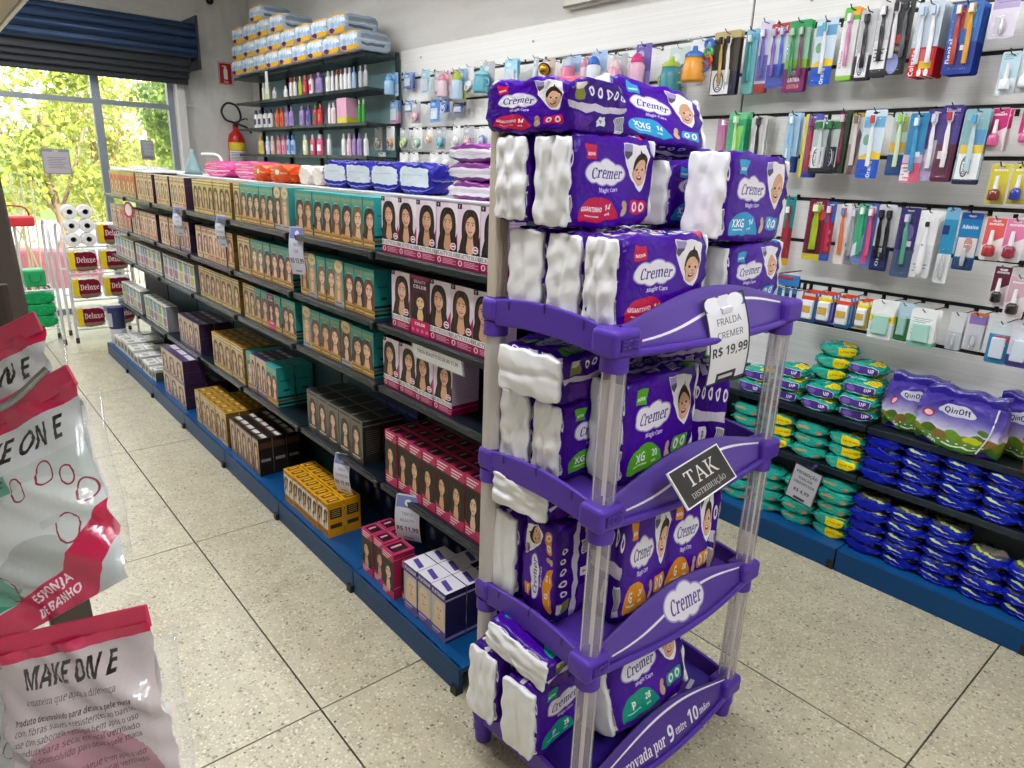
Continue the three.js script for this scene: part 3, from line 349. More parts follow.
for (const [k, a, b] of [['sky', '#8fbfe6', '#cfe3f2'], ['bluebits', '#8fa8dc', '#6f86cc'], ['paleblue2', '#a8d3dc', '#cfe6ea'], ['greycard', '#b9bdc2', '#a3a8ae'], ['rosewhite', '#e8b7c2', '#f0e9ea'], ['olive', '#8a7a32', '#a8963a'], ['bluelime', '#8fb5da', '#c3d06a'], ['white2', '#efefee', '#e0e2e4'], ['aquafoil', '#9fd3e6', '#d8ecf2'], ['gold', '#cdb9b2', '#d8c8c0'], ['bluefoil', '#4f86d0', '#6fa6e2'], ['navybits', '#3a4488', '#8a92c8'], ['bluepink2', '#8fb5e2', '#e0a9c8'], ['babycard', '#a9c3e6', '#dfe6f0'], ['violetcard2', '#6a55b0', '#8f86cc'], ['tealcard', '#c9dcdc', '#dfe8e6']]) card(k, two(a, b, 0.5, (g, x, y) => { ell(g, x + 40, y + 50, 26, 18, 'rgba(255,255,255,0.55)'); stripes(g, x, y + 200, 3, 'rgba(60,60,110,0.5)'); }));
card('oralgold', two('#3a3428', '#1f2338', 0.62, (g, x, y) => { rect(g, x, y, 128, 30, '#b5a26a'); oval(g, x + 48, y + 200, 84, 96); }));
const cardMat = new THREE.MeshPhysicalMaterial({ map: ctex(cardC), roughness: 0.35 });
// ---------- signs and shelf fronts ----------
const NW = 2048, NH = 1024, [signC, ng] = canvas(NW, NH), SIGN = {};
rect(ng, 0, 0, NW, NH, '#ffffff');
function sign(key, x, y, w, h, draw) { ng.save(); ng.translate(x, y); ng.beginPath(); ng.rect(0, 0, w, h); ng.clip(); draw(ng, w, h); ng.restore(); SIGN[key] = [x, y, w, h]; }
const PURP = '#5a3fa0';
const sweep = (g, w, h) => { g.strokeStyle = '#f2f0f4'; g.lineWidth = 9; g.lineCap = 'round'; g.beginPath(); g.moveTo(w * 0.1, h * 0.7); g.bezierCurveTo(w * 0.36, h * 0.72, w * 0.46, h * 0.2, w * 0.93, h * 0.24); g.stroke(); };
sign('front_plain', 0, 0, 1000, 150, (g, w, h) => { rect(g, 0, 0, w, h, PURP); sweep(g, w, h); });
sign('front_logo', 0, 160, 1000, 150, (g, w, h) => { rect(g, 0, 0, w, h, PURP); sweep(g, w, h); cloud(g, 520, 70, 230, 120); });
sign('front_text', 0, 320, 1000, 150, (g, w, h) => { rect(g, 0, 0, w, h, '#4a2f90'); g.strokeStyle = '#efedf2'; g.lineWidth = 9; g.beginPath(); g.moveTo(40, 74); g.quadraticCurveTo(300, 14, w - 40, 16); g.stroke(); text(g, 'Aprovada por', 330, 104, 58, '#f4f2f7', { font: 'serif', max: 300 }); text(g, '9', 520, 98, 76, '#f4f2f7'); text(g, 'entre', 590, 104, 38, '#f4f2f7', { font: 'serif', max: 80 }); text(g, '10', 686, 94, 76, '#f4f2f7'); text(g, 'mães', 780, 100, 42, '#f4f2f7', { font: 'serif', max: 90 }); });
sign('price', 1010, 0, 200, 340, (g, w, h) => { rect(g, 0, 0, w, h, '#26262c'); rect(g, 8, 8, w - 16, h - 16, '#e9e9ee'); rect(g, 8, 8, w - 16, 42, '#5f6aa8'); ell(g, 44, 28, 38, 30, '#efeff4'); ell(g, 100, 22, 34, 26, '#e4e4ec'); ell(g, 150, 28, 38, 28, '#efeff4'); text(g, 'FRALDA', 104, 94, 34, '#4a4a52', { weight: 'normal', max: 120 }); text(g, 'CREMER', 104, 144, 34, '#4a4a52', { weight: 'normal', max: 130 }); text(g, 'R$ 19,99', 102, 206, 52, '#202024', { max: 176 }); rect(g, 50, 296, 96, 36, '#26262c'); rect(g, 62, 308, 70, 14, '#cfcfd4'); });
sign('tak', 1220, 0, 420, 230, (g, w, h) => { rect(g, 0, 0, w, h, '#f0f0ee'); rect(g, 9, 9, w - 18, h - 18, '#262322'); text(g, 'TAK', w / 2, 92, 124, '#dedad2', { font: 'serif', weight: 'normal', max: 330 }); text(g, 'DISTRIBUIÇÃO', w / 2, 182, 40, '#c9c5bd', { font: 'serif', weight: 'normal', max: 320 }); });
const tagArt = (l1, l2, p) => (g, w, h) => { rect(g, 0, 0, w, h, '#d8daea'); rect(g, 4, 4, w - 8, h * 0.22, '#7b83bd'); ell(g, w / 2, h * 0.14, 15, 13, '#e9eaf4'); text(g, l1, w / 2, h * 0.36, 18, '#5c5c68', { weight: 'normal', max: w - 20 }); text(g, l2, w / 2, h * 0.5, 18, '#5c5c68', { weight: 'normal', max: w - 20 }); text(g, p, w / 2, h * 0.7, 28, '#2b2b33', { max: w - 12 }); rect(g, w * 0.3, h * 0.9, w * 0.4, 8, '#8f93b4'); };
sign('tag_a', 1010, 350, 110, 200, tagArt('TINTA', 'COLORAÇÃO', 'R$ 15,99')); sign('tag_b', 1124, 350, 110, 200, tagArt('TINTA', 'BEAUTY', 'R$ 11,99')); sign('tag_c', 1238, 350, 110, 200, tagArt('TINTA', 'COR', 'R$ 13,99'));
sign('tag_wide', 1360, 350, 300, 96, (g, w, h) => { rect(g, 0, 0, w, h, '#c6ccd4'); rect(g, 5, 5, w - 10, h - 10, '#eef0f2'); text(g, 'TINTA BEAUTYCOLOR R$ 11,99', w / 2, h * 0.55, 24, '#55565c', { max: w - 60 }); rect(g, 124, 4, 56, 14, '#2f3136'); });
sign('promo', 1650, 0, 200, 260, (g, w, h) => { rect(g, 0, 0, w, h, '#2b2b30'); rect(g, 8, 8, w - 16, h - 16, '#b4b4ba'); text(g, 'PROMOÇÃO', w / 2, 50, 30, '#2d2d33', { max: 150 }); text(g, 'TOALHA', w / 2, 90, 26, '#44444a'); text(g, 'UMEDECIDA', w / 2, 124, 26, '#44444a', { max: 150 }); text(g, 'R$ 4,99', w / 2, 182, 34, '#2a2a30', { max: 150 }); rect(g, 60, 228, 80, 18, '#2b2b30'); });
sign('poster_a', 1650, 270, 180, 180, (g, w, h) => { rect(g, 0, 0, w, h, '#8d8794'); rect(g, 8, 22, w - 16, h - 30, '#b8b2b8'); text(g, 'LOJA', w / 2, 14, 16, '#e9e6ea'); stripes(g, 20, 60, 7, '#8a8690', 120); });
sign('poster_b', 1840, 270, 120, 180, (g, w, h) => { rect(g, 0, 0, w, h, '#93989c'); stripes(g, 8, 20, 10, '#c3c8ca', 90); rect(g, 14, 150, 90, 14, '#6d7276'); });
sign('extinguisher', 1860, 0, 140, 210, (g, w, h) => { rect(g, 0, 0, w, h, '#b5222a'); g.strokeStyle = '#f2e9e8'; g.lineWidth = 5; g.strokeRect(8, 8, w - 16, h - 16); g.fillStyle = '#f3efee'; g.beginPath(); g.roundRect(50, 60, 40, 100, 12); g.fill(); rect(g, 60, 40, 20, 22, '#f3efee'); rect(g, 40, 34, 40, 9, '#f3efee'); text(g, 'PQS', w / 2, 182, 26, '#f3efee'); });
sign('extlabel', 1010, 560, 200, 260, (g, w, h) => { rect(g, 0, 0, w, h, '#c8302a'); rect(g, 20, 10, 160, 60, '#e8d22c'); rect(g, 20, 74, 160, 100, '#dcdcdc'); stripes(g, 20, 90, 6, '#6a6a70', 130); rect(g, 20, 178, 160, 70, '#b9c92e'); });
sign('pouch1', 0, 480, 480, 540, (g, w, h) => { // big sponge bag: header and printed film
  rect(g, 0, 0, w, h, '#c0c8c5'); rect(g, 0, 0, w, 46, '#c4164a'); rect(g, 0, 46, w, 112, '#ccd1d1'); text(g, 'MAKE ON E', w * 0.53, 100, 84, '#1d1b1c', { max: w * 0.7, weight: 'bold' });
  rect(g, 0, 158, w * 0.5, 46, '#5fa48d'); stripes(g, 20, 166, 3, '#2a5c4a', 190); rect(g, 0, 210, w * 0.3, 250, '#2f8f6c'); ell(g, w * 0.2, 330, 100, 130, '#63a98e');
  ell(g, w * 0.62, 330, 190, 130, '#cfd4d2'); ell(g, w * 0.5, 390, 120, 60, '#b4bab8'); for (const [a, b, r] of [[270, 208, 26], [352, 196, 26], [412, 226, 22], [448, 280, 26], [372, 350, 34], [110, 420, 34]]) { g.strokeStyle = a < 100 ? '#1c4436' : '#8a2436'; g.lineWidth = 4; g.beginPath(); g.ellipse(a, b, r * 0.9, r * 1.1, 0, 0, 7); g.stroke(); }
  rect(g, 300, 306, 60, 20, '#c2c8c7'); poly(g, [[40, 540], [0, 470], [300, 440], [w, 320], [w, 420], [360, 540]], '#c4164a'); text(g, 'ESPONJA', 236, 468, 34, '#f3e6ea', { rot: -0.1 }); text(g, 'DE BANHO', 240, 506, 34, '#f3e6ea', { rot: -0.1 }); });
sign('pouch2', 490, 480, 480, 540, (g, w, h) => { rect(g, 0, 0, w, h, '#bdb2b1'); rect(g, 0, 0, w, 30, '#c4164a'); text(g, 'MAKE ON E', w * 0.5, 82, 78, '#1d1b1c', { max: w * 0.58 }); text(g, 'a maneira que ajuda a diferença', w * 0.5, 142, 24, '#4a3a3c', { font: 'serif', weight: 'normal', max: 290 });
  ell(g, w * 0.5, 420, 210, 190, '#a97f88'); for (let i = 0; i < 12; i++) { if (i === 5 || i === 8) continue; text(g, ['Produto desenvolvido para deixar a pele macia', 'com fibras suaves e resistentes ao banho', 'use com sabonete e enxágue bem após o uso', 'pendure para secar em local ventilado'][i % 4], w * 0.5, 186 + i * 24, 21, '#4a2f38', { weight: i ? 'normal' : 'bold', max: 360 }); } text(g, 'Indústria brasileira', w * 0.5, 500, 18, '#4a2f38', { weight: 'normal' }); });
sign('white', 1240, 600, 60, 60, (g, w, h) => rect(g, 0, 0, w, h, '#ecebe8'));
sign('purplewhite', 1310, 600, 60, 60, (g, w, h) => rect(g, 0, 0, w, h, PURP));
const signMap = ctex(signC), signMat = new THREE.MeshPhysicalMaterial({ map: signMap, roughness: 0.4 });
function signPlane(key, w, h, curve) { // printed sheet with thickness comes from its backing
  const g = new THREE.PlaneGeometry(w, h, 8, 16), [x, y, a, b] = SIGN[key], uv = g.attributes.uv, p = g.attributes.position;
  for (let i = 0; i < uv.count; i++) { uv.setXY(i, (x + 1 + uv.getX(i) * (a - 2)) / NW, 1 - (y + b - 1 - uv.getY(i) * (b - 2)) / NH); if (curve) p.setZ(i, curve(p.getX(i) / w, p.getY(i) / h)); }
  g.computeVertexNormals(); return g;
}
function signBoard(key, w, h, t = 0.003) { const c = SIGN[key]; return boxUV(new THREE.BoxGeometry(w, h, t), { f: c, s: [c[0], c[1], 6, 6], t: [c[0], c[1], 6, 6] }, NW, NH); }
// ---------- room ----------
const wallMat = (() => { const [c, g] = canvas(512, 512); rect(g, 0, 0, 512, 512, '#d2d1cb'); for (let i = 0; i < 1500; i++) ell(g, rnd() * 512, rnd() * 512, rr(4, 30), rr(3, 20), `rgba(${rnd() < 0.5 ? '255,255,250' : '120,118,108'},0.02)`); const t = ctex(c); t.wrapS = t.wrapT = THREE.RepeatWrapping; return new THREE.MeshPhysicalMaterial({ map: t, roughness: 0.75 }); })();
const slatMat = (() => { const [c, g] = canvas(256, 256); rect(g, 0, 0, 256, 256, '#f3f3ef'); for (let i = 0; i < 120; i++) rect(g, 0, rnd() * 256, 256, rr(1, 3), `rgba(120,118,110,0.05)`); const t = ctex(c); t.wrapS = t.wrapT = THREE.RepeatWrapping; return new THREE.MeshPhysicalMaterial({ map: t, roughness: 0.45 }); })();
// terrazzo slabs, joints 1.25 m apart
const terrazzo = [0, 1, 2].map((v) => {
  const N = 1024, [c, g] = canvas(N, N); rect(g, 0, 0, N, N, '#bfb89c');
  for (let i = 0; i < 900; i++) ell(g, rnd() * N, rnd() * N, rr(10, 60), rr(10, 50), rnd() < 0.5 ? 'rgba(232,225,200,0.05)' : 'rgba(120,112,88,0.05)');
  for (let i = 0; i < 15000; i++) { const q = rnd(), s = rr(0.8, 3.4); ell(g, rnd() * N, rnd() * N, s * rr(0.6, 1.5), s, q < 0.55 ? 'rgba(222,215,190,0.75)' : q < 0.86 ? 'rgba(156,147,118,0.7)' : q < 0.965 ? 'rgba(112,104,82,0.65)' : 'rgba(72,68,60,0.7)', rnd() * 3); }
  for (let i = 0; i < 120; i++) { const s = rr(2, 4.2); ell(g, rnd() * N, rnd() * N, s * rr(0.6, 1.4), s * 0.8, rnd() < 0.6 ? 'rgba(40,38,36,0.8)' : 'rgba(110,98,76,0.8)', rnd() * 3); }
  const t = ctex(c), m = new THREE.MeshPhysicalMaterial({ map: t, roughness: 0.34 });
  return m;
});
const floor = struct('floor', new THREE.BoxGeometry(6.4, 0.1, 12.6), mat('#33302a', 0.8), [0.1, -0.066, -2.9]);
const tileG = new THREE.BoxGeometry(1.244, 0.016, 1.244);
for (let ix = -3; ix < 2; ix++) for (let iz = -7; iz < 3; iz++) {
  const m = part('tile', tileG, terrazzo[(ix * 5 + iz * 3 + 60) % 3], floor, [0.715 + 1.25 * (ix + 0.5) - 0.1, 0.066 - 0.008, -0.42 + 1.25 * (iz + 0.5) + 2.9]);
  m.rotation.y = ((ix * 7 + iz * 11 + 90) % 4) * PI / 2;
}
struct('ceiling', new THREE.BoxGeometry(6.6, 0.12, 12.9), mat('#e6e5df', 0.8), [0.1, CEIL + 0.06, -2.9]);
const wallR = struct('wall_right', new THREE.BoxGeometry(0.14, CEIL, 12.6), wallMat, [3.29, CEIL / 2, -2.9]);
struct('wall_left', new THREE.BoxGeometry(0.14, CEIL, 12.6), wallMat, [-3.1, CEIL / 2, -2.9]);
struct('wall_back', new THREE.BoxGeometry(6.6, CEIL, 0.14), wallMat, [0.1, CEIL / 2, 3.3]);
const ZE = -8.45; // inner face of the street wall
struct('wall_front', mergeGeometries([
  new THREE.BoxGeometry(0.95, CEIL, 0.16).translate(2.835, CEIL / 2, ZE - 0.08),
  new THREE.BoxGeometry(1.8, CEIL, 0.16).translate(-2.2, CEIL / 2, ZE - 0.08),
  new THREE.BoxGeometry(3.66, CEIL - 2.62, 0.16).translate(0.53, (CEIL + 2.62) / 2, ZE - 0.08)]), wallMat);
{ // slatwall boards with black slot inserts, on the right wall
  const z0 = -5.2, z1 = 1.4, seams = [z0, -2.04, z1], ys = [0.62, 0.985, 1.17, 1.36, 1.55, 1.738, 1.925, 2.115, 2.3, 2.52];
  for (let s = 0; s < 2; s++) { const L = seams[s + 1] - seams[s] - 0.01, zc = (seams[s] + seams[s + 1]) / 2;
    for (let i = 0; i < ys.length - 1; i++) part('slat', G(`slat${s}${i}`, () => { const h = ys[i + 1] - ys[i] - 0.016, g = new RoundedBoxGeometry(0.02, h, L, 1, 0.003); return g; }), slatMat, wallR, [3.21 - 3.29, (ys[i] + ys[i + 1]) / 2 - CEIL / 2, zc + 2.9]);
    for (let i = 1; i < ys.length - 1; i++) part('slot_insert', box(0.006, 0.016, L), mat('#141414', 0.5), wallR, [3.213 - 3.29, ys[i] - CEIL / 2, zc + 2.9]);
  }
  part('seam_strip', box(0.008, 1.9, 0.01), mat('#1b1b1b', 0.5), wallR, [3.215 - 3.29, 1.57 - CEIL / 2, -2.04 + 2.9]);
}
{ // storefront
  const alu = mat('#8d949c', 0.4, { metalness: 0.4 });
  const w = struct('window_1', mergeGeometries([
    new THREE.BoxGeometry(0.075, 2.62, 0.07).translate(1.62, 1.31, ZE - 0.05), new THREE.BoxGeometry(0.06, 2.62, 0.07).translate(2.33, 1.31, ZE - 0.05), new THREE.BoxGeometry(0.06, 2.62, 0.07).translate(-1.27, 1.31, ZE - 0.05), new THREE.BoxGeometry(0.06, 2.62, 0.07).translate(0.1, 1.31, ZE - 0.05),
    new THREE.BoxGeometry(3.6, 0.05, 0.06).translate(0.53, 2.15, ZE - 0.05), new THREE.BoxGeometry(3.6, 0.06, 0.07).translate(0.53, 0.03, ZE - 0.05)]), alu);
  for (const [a, b] of [[-1.24, 0.07], [0.13, 1.58], [1.66, 2.3]]) { part('pane', box(b - a, 2.06, 0.006), clear, w, [(a + b) / 2, 1.095, ZE - 0.05]); part('pane', box(b - a, 0.42, 0.006), clear, w, [(a + b) / 2, 2.39, ZE - 0.05]); }
  const sill = struct('trim_1', box(0.08, 2.6, 0.1), mat('#d9d8d2', 0.6), [2.41, 1.3, ZE + 0.035]);
  // rolled shutter
  const t = thing('roller_shutter', 'dark navy rolled metal shutter above the shop front window', 'shutter', [0.72, 2.76, ZE + 0.26]);
  const navy = mat('#1d3350', 0.3, { metalness: 0.5 });
  const R = 0.21, a0 = [-0.75, -0.28, 0.2, 0.68, 1.16];
  for (let i = 0; i < 4; i++) { // broad ribs round the coil
    const pts = [], A = a0[i], B = a0[i + 1] - 0.03;
    for (let k = 0; k <= 6; k++) { const a = A + (B - A) * k / 6, r = R + 0.02 * Math.sin(PI * k / 6); pts.push(new THREE.Vector2(Math.cos(a) * r, Math.sin(a) * r)); }
    for (let k = 6; k >= 0; k--) { const a = A + (B - A) * k / 6; pts.push(new THREE.Vector2(Math.cos(a) * (R - 0.02), Math.sin(a) * (R - 0.02))); }
    const g = new THREE.ExtrudeGeometry(new THREE.Shape(pts), { depth: 3.55, bevelEnabled: false }); g.rotateY(-PI / 2); g.translate(1.775, 0, 0); part('shutter_slat', g, navy, t);
  }
  for (let i = 0; i < 4; i++) { const g = new RoundedBoxGeometry(3.5, 0.085, 0.03, 2, 0.012); part('shutter_slat', g, mat('#23272d', 0.45, { metalness: 0.3 }), t, [0, -0.19 - i * 0.055 + 0.01, 0.06 - i * 0.05]); }
  part('core_drum', cyl(0.17, 0.17, 3.5, 20), mat('#15181c', 0.6), t, [0, 0, 0], [0, 0, PI / 2]);
  part('end_plate', box(0.02, 0.5, 0.46), mat('#2a2f3a', 0.5), t, [1.79, 0, 0.0]);
  part('bottom_bar', box(3.5, 0.05, 0.05), mat('#34363a', 0.5), t, [0, -0.33, -0.12]);
  part('lock', box(0.06, 0.04, 0.03), mat('#8a8a86', 0.4), t, [-0.45, -0.22, 0.1]);
  for (const [k, x, y, w2, h, lab] of [['poster_a', 1.19, 1.55, 0.24, 0.24, 'square notice sheet with grey border on the left window pane'], ['poster_b', 2.04, 1.7, 0.13, 0.2, 'small grey notice on the right window pane']])
    solo('window_notice', signBoard(k, w2, h), signMat, lab, 'notice', [x, y, ZE + 0.02 - 0.03], [0, 0, 0]);
}
{ // fluorescent fittings: a glowing tube pair and an area light just below it
  LAMPS.forEach(([x, z], i) => {
    const t = thing('ceiling_lamp', `white twin tube ceiling lamp over the ${x > 1 ? 'right' : 'left'} aisle, ${ORD[i % 4]} from the till end`, 'lamp', [x, LAMP_Y + 0.06, z], 0, 'twin tube ceiling lamps'); for (const s of [-1, 1]) part('hanger', cyl(0.006, 0.006, CEIL - LAMP_Y - 0.12, 8), mat('#d9d9d6', 0.4), t, [0, 0.06 + (CEIL - LAMP_Y - 0.12) / 2, s * 0.5]);
    part('housing', rbox(0.26, 0.07, 1.3, 0.01), mat('#e8e8e6', 0.5), t, [0, 0.03, 0]);
    for (const s of [-1, 1]) part('tube', cyl(0.014, 0.014, 1.2, 10), mat('#ffffff', 0.5, { emissive: '#f4f7ff', emissiveIntensity: 4 }), t, [s * 0.06, -0.025, 0], [PI / 2, 0, 0]);
    const L = new THREE.RectAreaLight(0xf6f7ff, LAMP_POWER * (x > 1 ? 0.42 : 1), 0.26, 1.2); L.name = 'lamp_light'; L.position.set(x, LAMP_Y - 0.0, z); L.lookAt(x, 0, z); scene.add(L); const U = new THREE.RectAreaLight(0xf6f7ff, LAMP_UP, 0.2, 1.2); U.name = 'lamp_uplight'; U.position.set(x, LAMP_Y + 0.145, z); U.lookAt(x, 9, z); scene.add(U);
  });
}
{ // things on the walls
  const e = thing('fire_extinguisher', 'red fire extinguisher with black hose hung on the end wall', 'extinguisher', [2.955, 1.43, ZE + 0.1]);
  part('cylinder', lathe('ext', [[0, 0], [0.085, 0.005], [0.09, 0.03], [0.09, 0.42], [0.075, 0.48], [0.03, 0.52], [0.03, 0.56], [0, 0.56]], 24), mat('#c3251f', 0.3), e);
  { const g = new THREE.CylinderGeometry(0.0915, 0.0915, 0.34, 24, 1, true, -PI * 0.55, PI * 1.1), uv = g.attributes.uv, c = SIGN.extlabel; for (let i = 0; i < uv.count; i++) uv.setXY(i, (c[0] + 4 + uv.getX(i) * (c[2] - 8)) / NW, 1 - (c[1] + c[3] - 4 - uv.getY(i) * (c[3] - 8)) / NH); part('label', g, signMat, e, [0, 0.23, 0]); }
  part('valve', rbox(0.05, 0.06, 0.05, 0.008), mat('#7a2a22', 0.4), e, [0, 0.58, 0]);
  part('handle', wire([[0.0, 0.61, 0], [0.12, 0.66, 0.03], [0.13, 0.64, 0.03]], 0.008), mat('#1b1b1b', 0.4), e);
  part('hose', tube([[0, 0.58, 0.02], [0.05, 0.66, 0.05], [0.0, 0.78, 0.07], [-0.1, 0.8, 0.07], [-0.16, 0.72, 0.06], [-0.12, 0.63, 0.05], [-0.03, 0.6, 0.07], [0.1, 0.55, 0.1], [0.14, 0.5, 0.1]], 0.012, 40, 8), mat('#1a1a1c', 0.45), e);
  solo('safety_sign', signBoard('extinguisher', 0.15, 0.23, 0.006), signMat, 'red square sign showing a white fire extinguisher on the end wall', 'sign', [2.925, 2.55, ZE + 0.005]);
  const cam = thing('security_camera', 'small dark dome camera high on the end wall', 'camera', [2.8, 3.24, ZE + 0.06]);
  part('mount', cyl(0.05, 0.06, 0.03, 16), mat('#d8d8d4', 0.4), cam, [0, 0.04, 0]); part('dome', new THREE.SphereGeometry(0.04, 16, 10), mat('#0d0d0f', 0.15), cam, [0, 0.01, 0]);
  const b = thing('wall_bracket', 'small white wire bracket on the end wall beside the window', 'bracket', [2.5, 2.18, ZE]);
  part('arm', wire([[-0.05, 0, 0.0], [-0.05, 0, 0.05], [0.06, 0, 0.05], [0.06, 0.04, 0.05]], 0.006), mat('#e5e4de', 0.4), b); part('plate', box(0.03, 0.05, 0.01), mat('#dad9d3', 0.4), b, [-0.05, 0, 0.005]);
  const v = thing('air_conditioner', 'cream wall air unit with dark louvre at the top edge above the slat wall', 'air conditioner', [3.2, 2.72, -3.0]);
  part('casing', rbox(0.05, 0.32, 0.62, 0.012), mat('#dcdacb', 0.5), v, [-0.005, 0, 0]); for (let i = 0; i < 4; i++) part('louvre', box(0.012, 0.018, 0.46), mat('#4a4a48', 0.5), v, [-0.033, -0.1 + i * 0.035, 0]); part('frame', box(0.008, 0.012, 0.62), mat('#6b675c', 0.5), v, [-0.03, -0.15, 0]);
  for (const [y, z] of [[2.44, -4.9], [2.42, -3.6], [2.4, -1.75], [2.4, -1.2]]) solo('screw_cap', cyl(0.008, 0.008, 0.006, 12), mat('#a8a69e', 0.4), `round screw cap on the slat wall top board, ${z < -4.5 ? 'far left one' : z < -3 ? 'above the golden rattle' : z < -1.5 ? 'left of the mint toothbrush card' : 'right of the mint toothbrush card'}`, 'screw', [3.197, y, z], [0, 0, PI / 2]);
}
{ // outside: pavement, planting, parked car
  struct('pavement', box(26, 0.8, 2.0), mat('#b9b4a8', 0.8), [0.5, -0.45, -9.54]); struct('street', box(30, 0.1, 20), mat('#b3afa5', 0.8), [0.5, -0.75, -20.5]);
  const bank = struct('grass_bank', new THREE.BoxGeometry(60, 30, 0.2), mat('#5f7030', 0.9), [0, 0.2, -44]); bank.rotation.x = -PI / 2 + 0.16;
  const leafG = new THREE.PlaneGeometry(1, 1.6); 
  const leafMats = ['#8fa83a', '#a8b64a', '#6f8f34', '#b9bb5a', '#7f9440'].map((c) => mat(c, 0.8, { transmission: 0.35, side: THREE.DoubleSide }));
  const foliage = (n, R, H, y0, size) => { const gs = [], q = new THREE.Quaternion(), m = new THREE.Matrix4(), blobs = Array.from({ length: 9 }, () => [rr(-0.6, 0.6) * R, rr(0.15, 0.85) * H, rr(-0.5, 0.5) * R, rr(0.35, 0.6) * R]);
    for (let i = 0; i < n; i++) { const b = blobs[i % 9], a = rnd() * 2 * PI, c = rr(-1, 1), s = Math.sqrt(1 - c * c), r = b[3] * Math.cbrt(rnd()); q.setFromEuler(new THREE.Euler(rnd() * 6, rnd() * 6, rnd() * 6)); m.compose(new THREE.Vector3(b[0] + r * s * Math.cos(a), y0 + b[1] + r * c, b[2] + r * s * Math.sin(a)), q, new THREE.Vector3().setScalar(size * rr(0.6, 1.3))); gs.push(leafG.clone().applyMatrix4(m)); }
    return mergeGeometries(gs); };
  const trees = [[-1.4, -16.2, 1.4, 3.4, 0.6, 0, 'pale green tree at the left edge of the shop window'], [2.0, -15.2, 1.3, 2.9, 0.9, 1, 'yellow green bush behind the square window notice'], [4.6, -15.2, 1.1, 3.6, 0.5, 2, 'slender green tree in the right window pane'], [6.9, -16.5, 1.3, 4.2, 0.8, 4, 'tall pale tree beside the window jamb'], [0.2, -25, 2.6, 4.0, 1.6, 3, 'broad sunlit tree far behind the left pane'], [6.4, -26, 2.8, 4.2, 1.2, 1, 'broad yellowish tree far behind the right pane'], [3.2, -12.0, 0.5, 1.3, 0.1, 4, 'low leafy shrub beside the window mullion'], [-4.8, -17, 1.7, 3.8, 0.6, 2, 'dark green tree outside beyond the left display'], [3.4, -18.6, 1.3, 3.4, 0.5, 3, 'mid green tree between the two window panes'], [5.6, -19.4, 1.2, 3.2, 0.4, 0, 'small green tree low in the right window pane'], [-0.6, -19.2, 1.5, 3.4, 0.5, 1, 'yellow green tree behind the left window pane']];
  for (const [x, z, R, H0, y0, k, lab] of trees) { const H = H0 * 1.2; const t = thing('tree', lab, 'tree', [x, -0.7, z]);
    const f = part('foliage', foliage(4500, R, H, y0, 0.06), leafMats[k], t); f.userData.kind = 'stuff'; part('trunk', tube([[0, 0, 0], [0.08, H * 0.3, 0], [-0.05, H * 0.6, 0.05], [0.02, H * 0.85, 0]], 0.07, 10, 7), mat('#8a7a5e', 0.8), t); for (const s of [-1, 1]) part('branch', tube([[0.05, H * 0.35, 0], [s * R * 0.3, H * 0.6, 0.1], [s * R * 0.5, H * 0.8, -0.1]], 0.035, 8, 6), mat('#8a7a5e', 0.8), t); }
  for (let i = 0; i < 5; i++) { const x = [1.1, 2.1, 2.45, 3.9, 4.2][i], t = thing('reed', `dry pale reed clump outside the window, ${ORD[i]} from the left`, 'plant', [x, -0.7, -11.6 + (i % 2) * 0.4], 0, 'dry reeds outside'); for (let k = 0; k < 6; k++) part('stem', tube([[rr(-0.1, 0.1), 0, rr(-0.1, 0.1)], [rr(-0.15, 0.15), 0.7, 0], [rr(-0.3, 0.3), rr(1.5, 2.1), 0]], 0.012, 8, 5), mat('#c9bd8a', 0.8), t); }
  const c = thing('car', 'red parked car seen through the left window behind the racks', 'car', [0.0, -0.7, -13.0]);
  const sh = new THREE.Shape(); sh.moveTo(-2, 0.3); sh.lineTo(2, 0.3); sh.quadraticCurveTo(2.15, 0.8, 1.9, 0.86); sh.lineTo(1.05, 0.94); sh.quadraticCurveTo(0.6, 1.42, 0.1, 1.44); sh.lineTo(-0.9, 1.42); sh.quadraticCurveTo(-1.5, 1.38, -1.8, 0.96); sh.quadraticCurveTo(-2.1, 0.9, -2, 0.3);
  const cg = new THREE.ExtrudeGeometry(sh, { depth: 1.5, bevelEnabled: true, bevelSize: 0.08, bevelThickness: 0.08, bevelSegments: 3 }); cg.translate(0, 0, -0.75); part('body', cg, mat('#c9747a', 0.3, { clearcoat: 1 }), c);
  for (const [x, w] of [[0.35, 0.6], [-0.55, 0.8]]) part('side_window', rbox(w, 0.3, 0.02, 0.008), mat('#c7d2d8', 0.1), c, [x, 1.16, 0.84]);
  for (const x of [-1.25, 1.25]) for (const z of [-0.72, 0.72]) { const wl = part('wheel', cyl(0.32, 0.32, 0.2, 24), mat('#1c1c1e', 0.7), c, [x, 0.32, z], [PI / 2, 0, 0]); part('hubcap', cyl(0.18, 0.18, 0.22, 16), metal('#b8bcc0'), wl); }
}
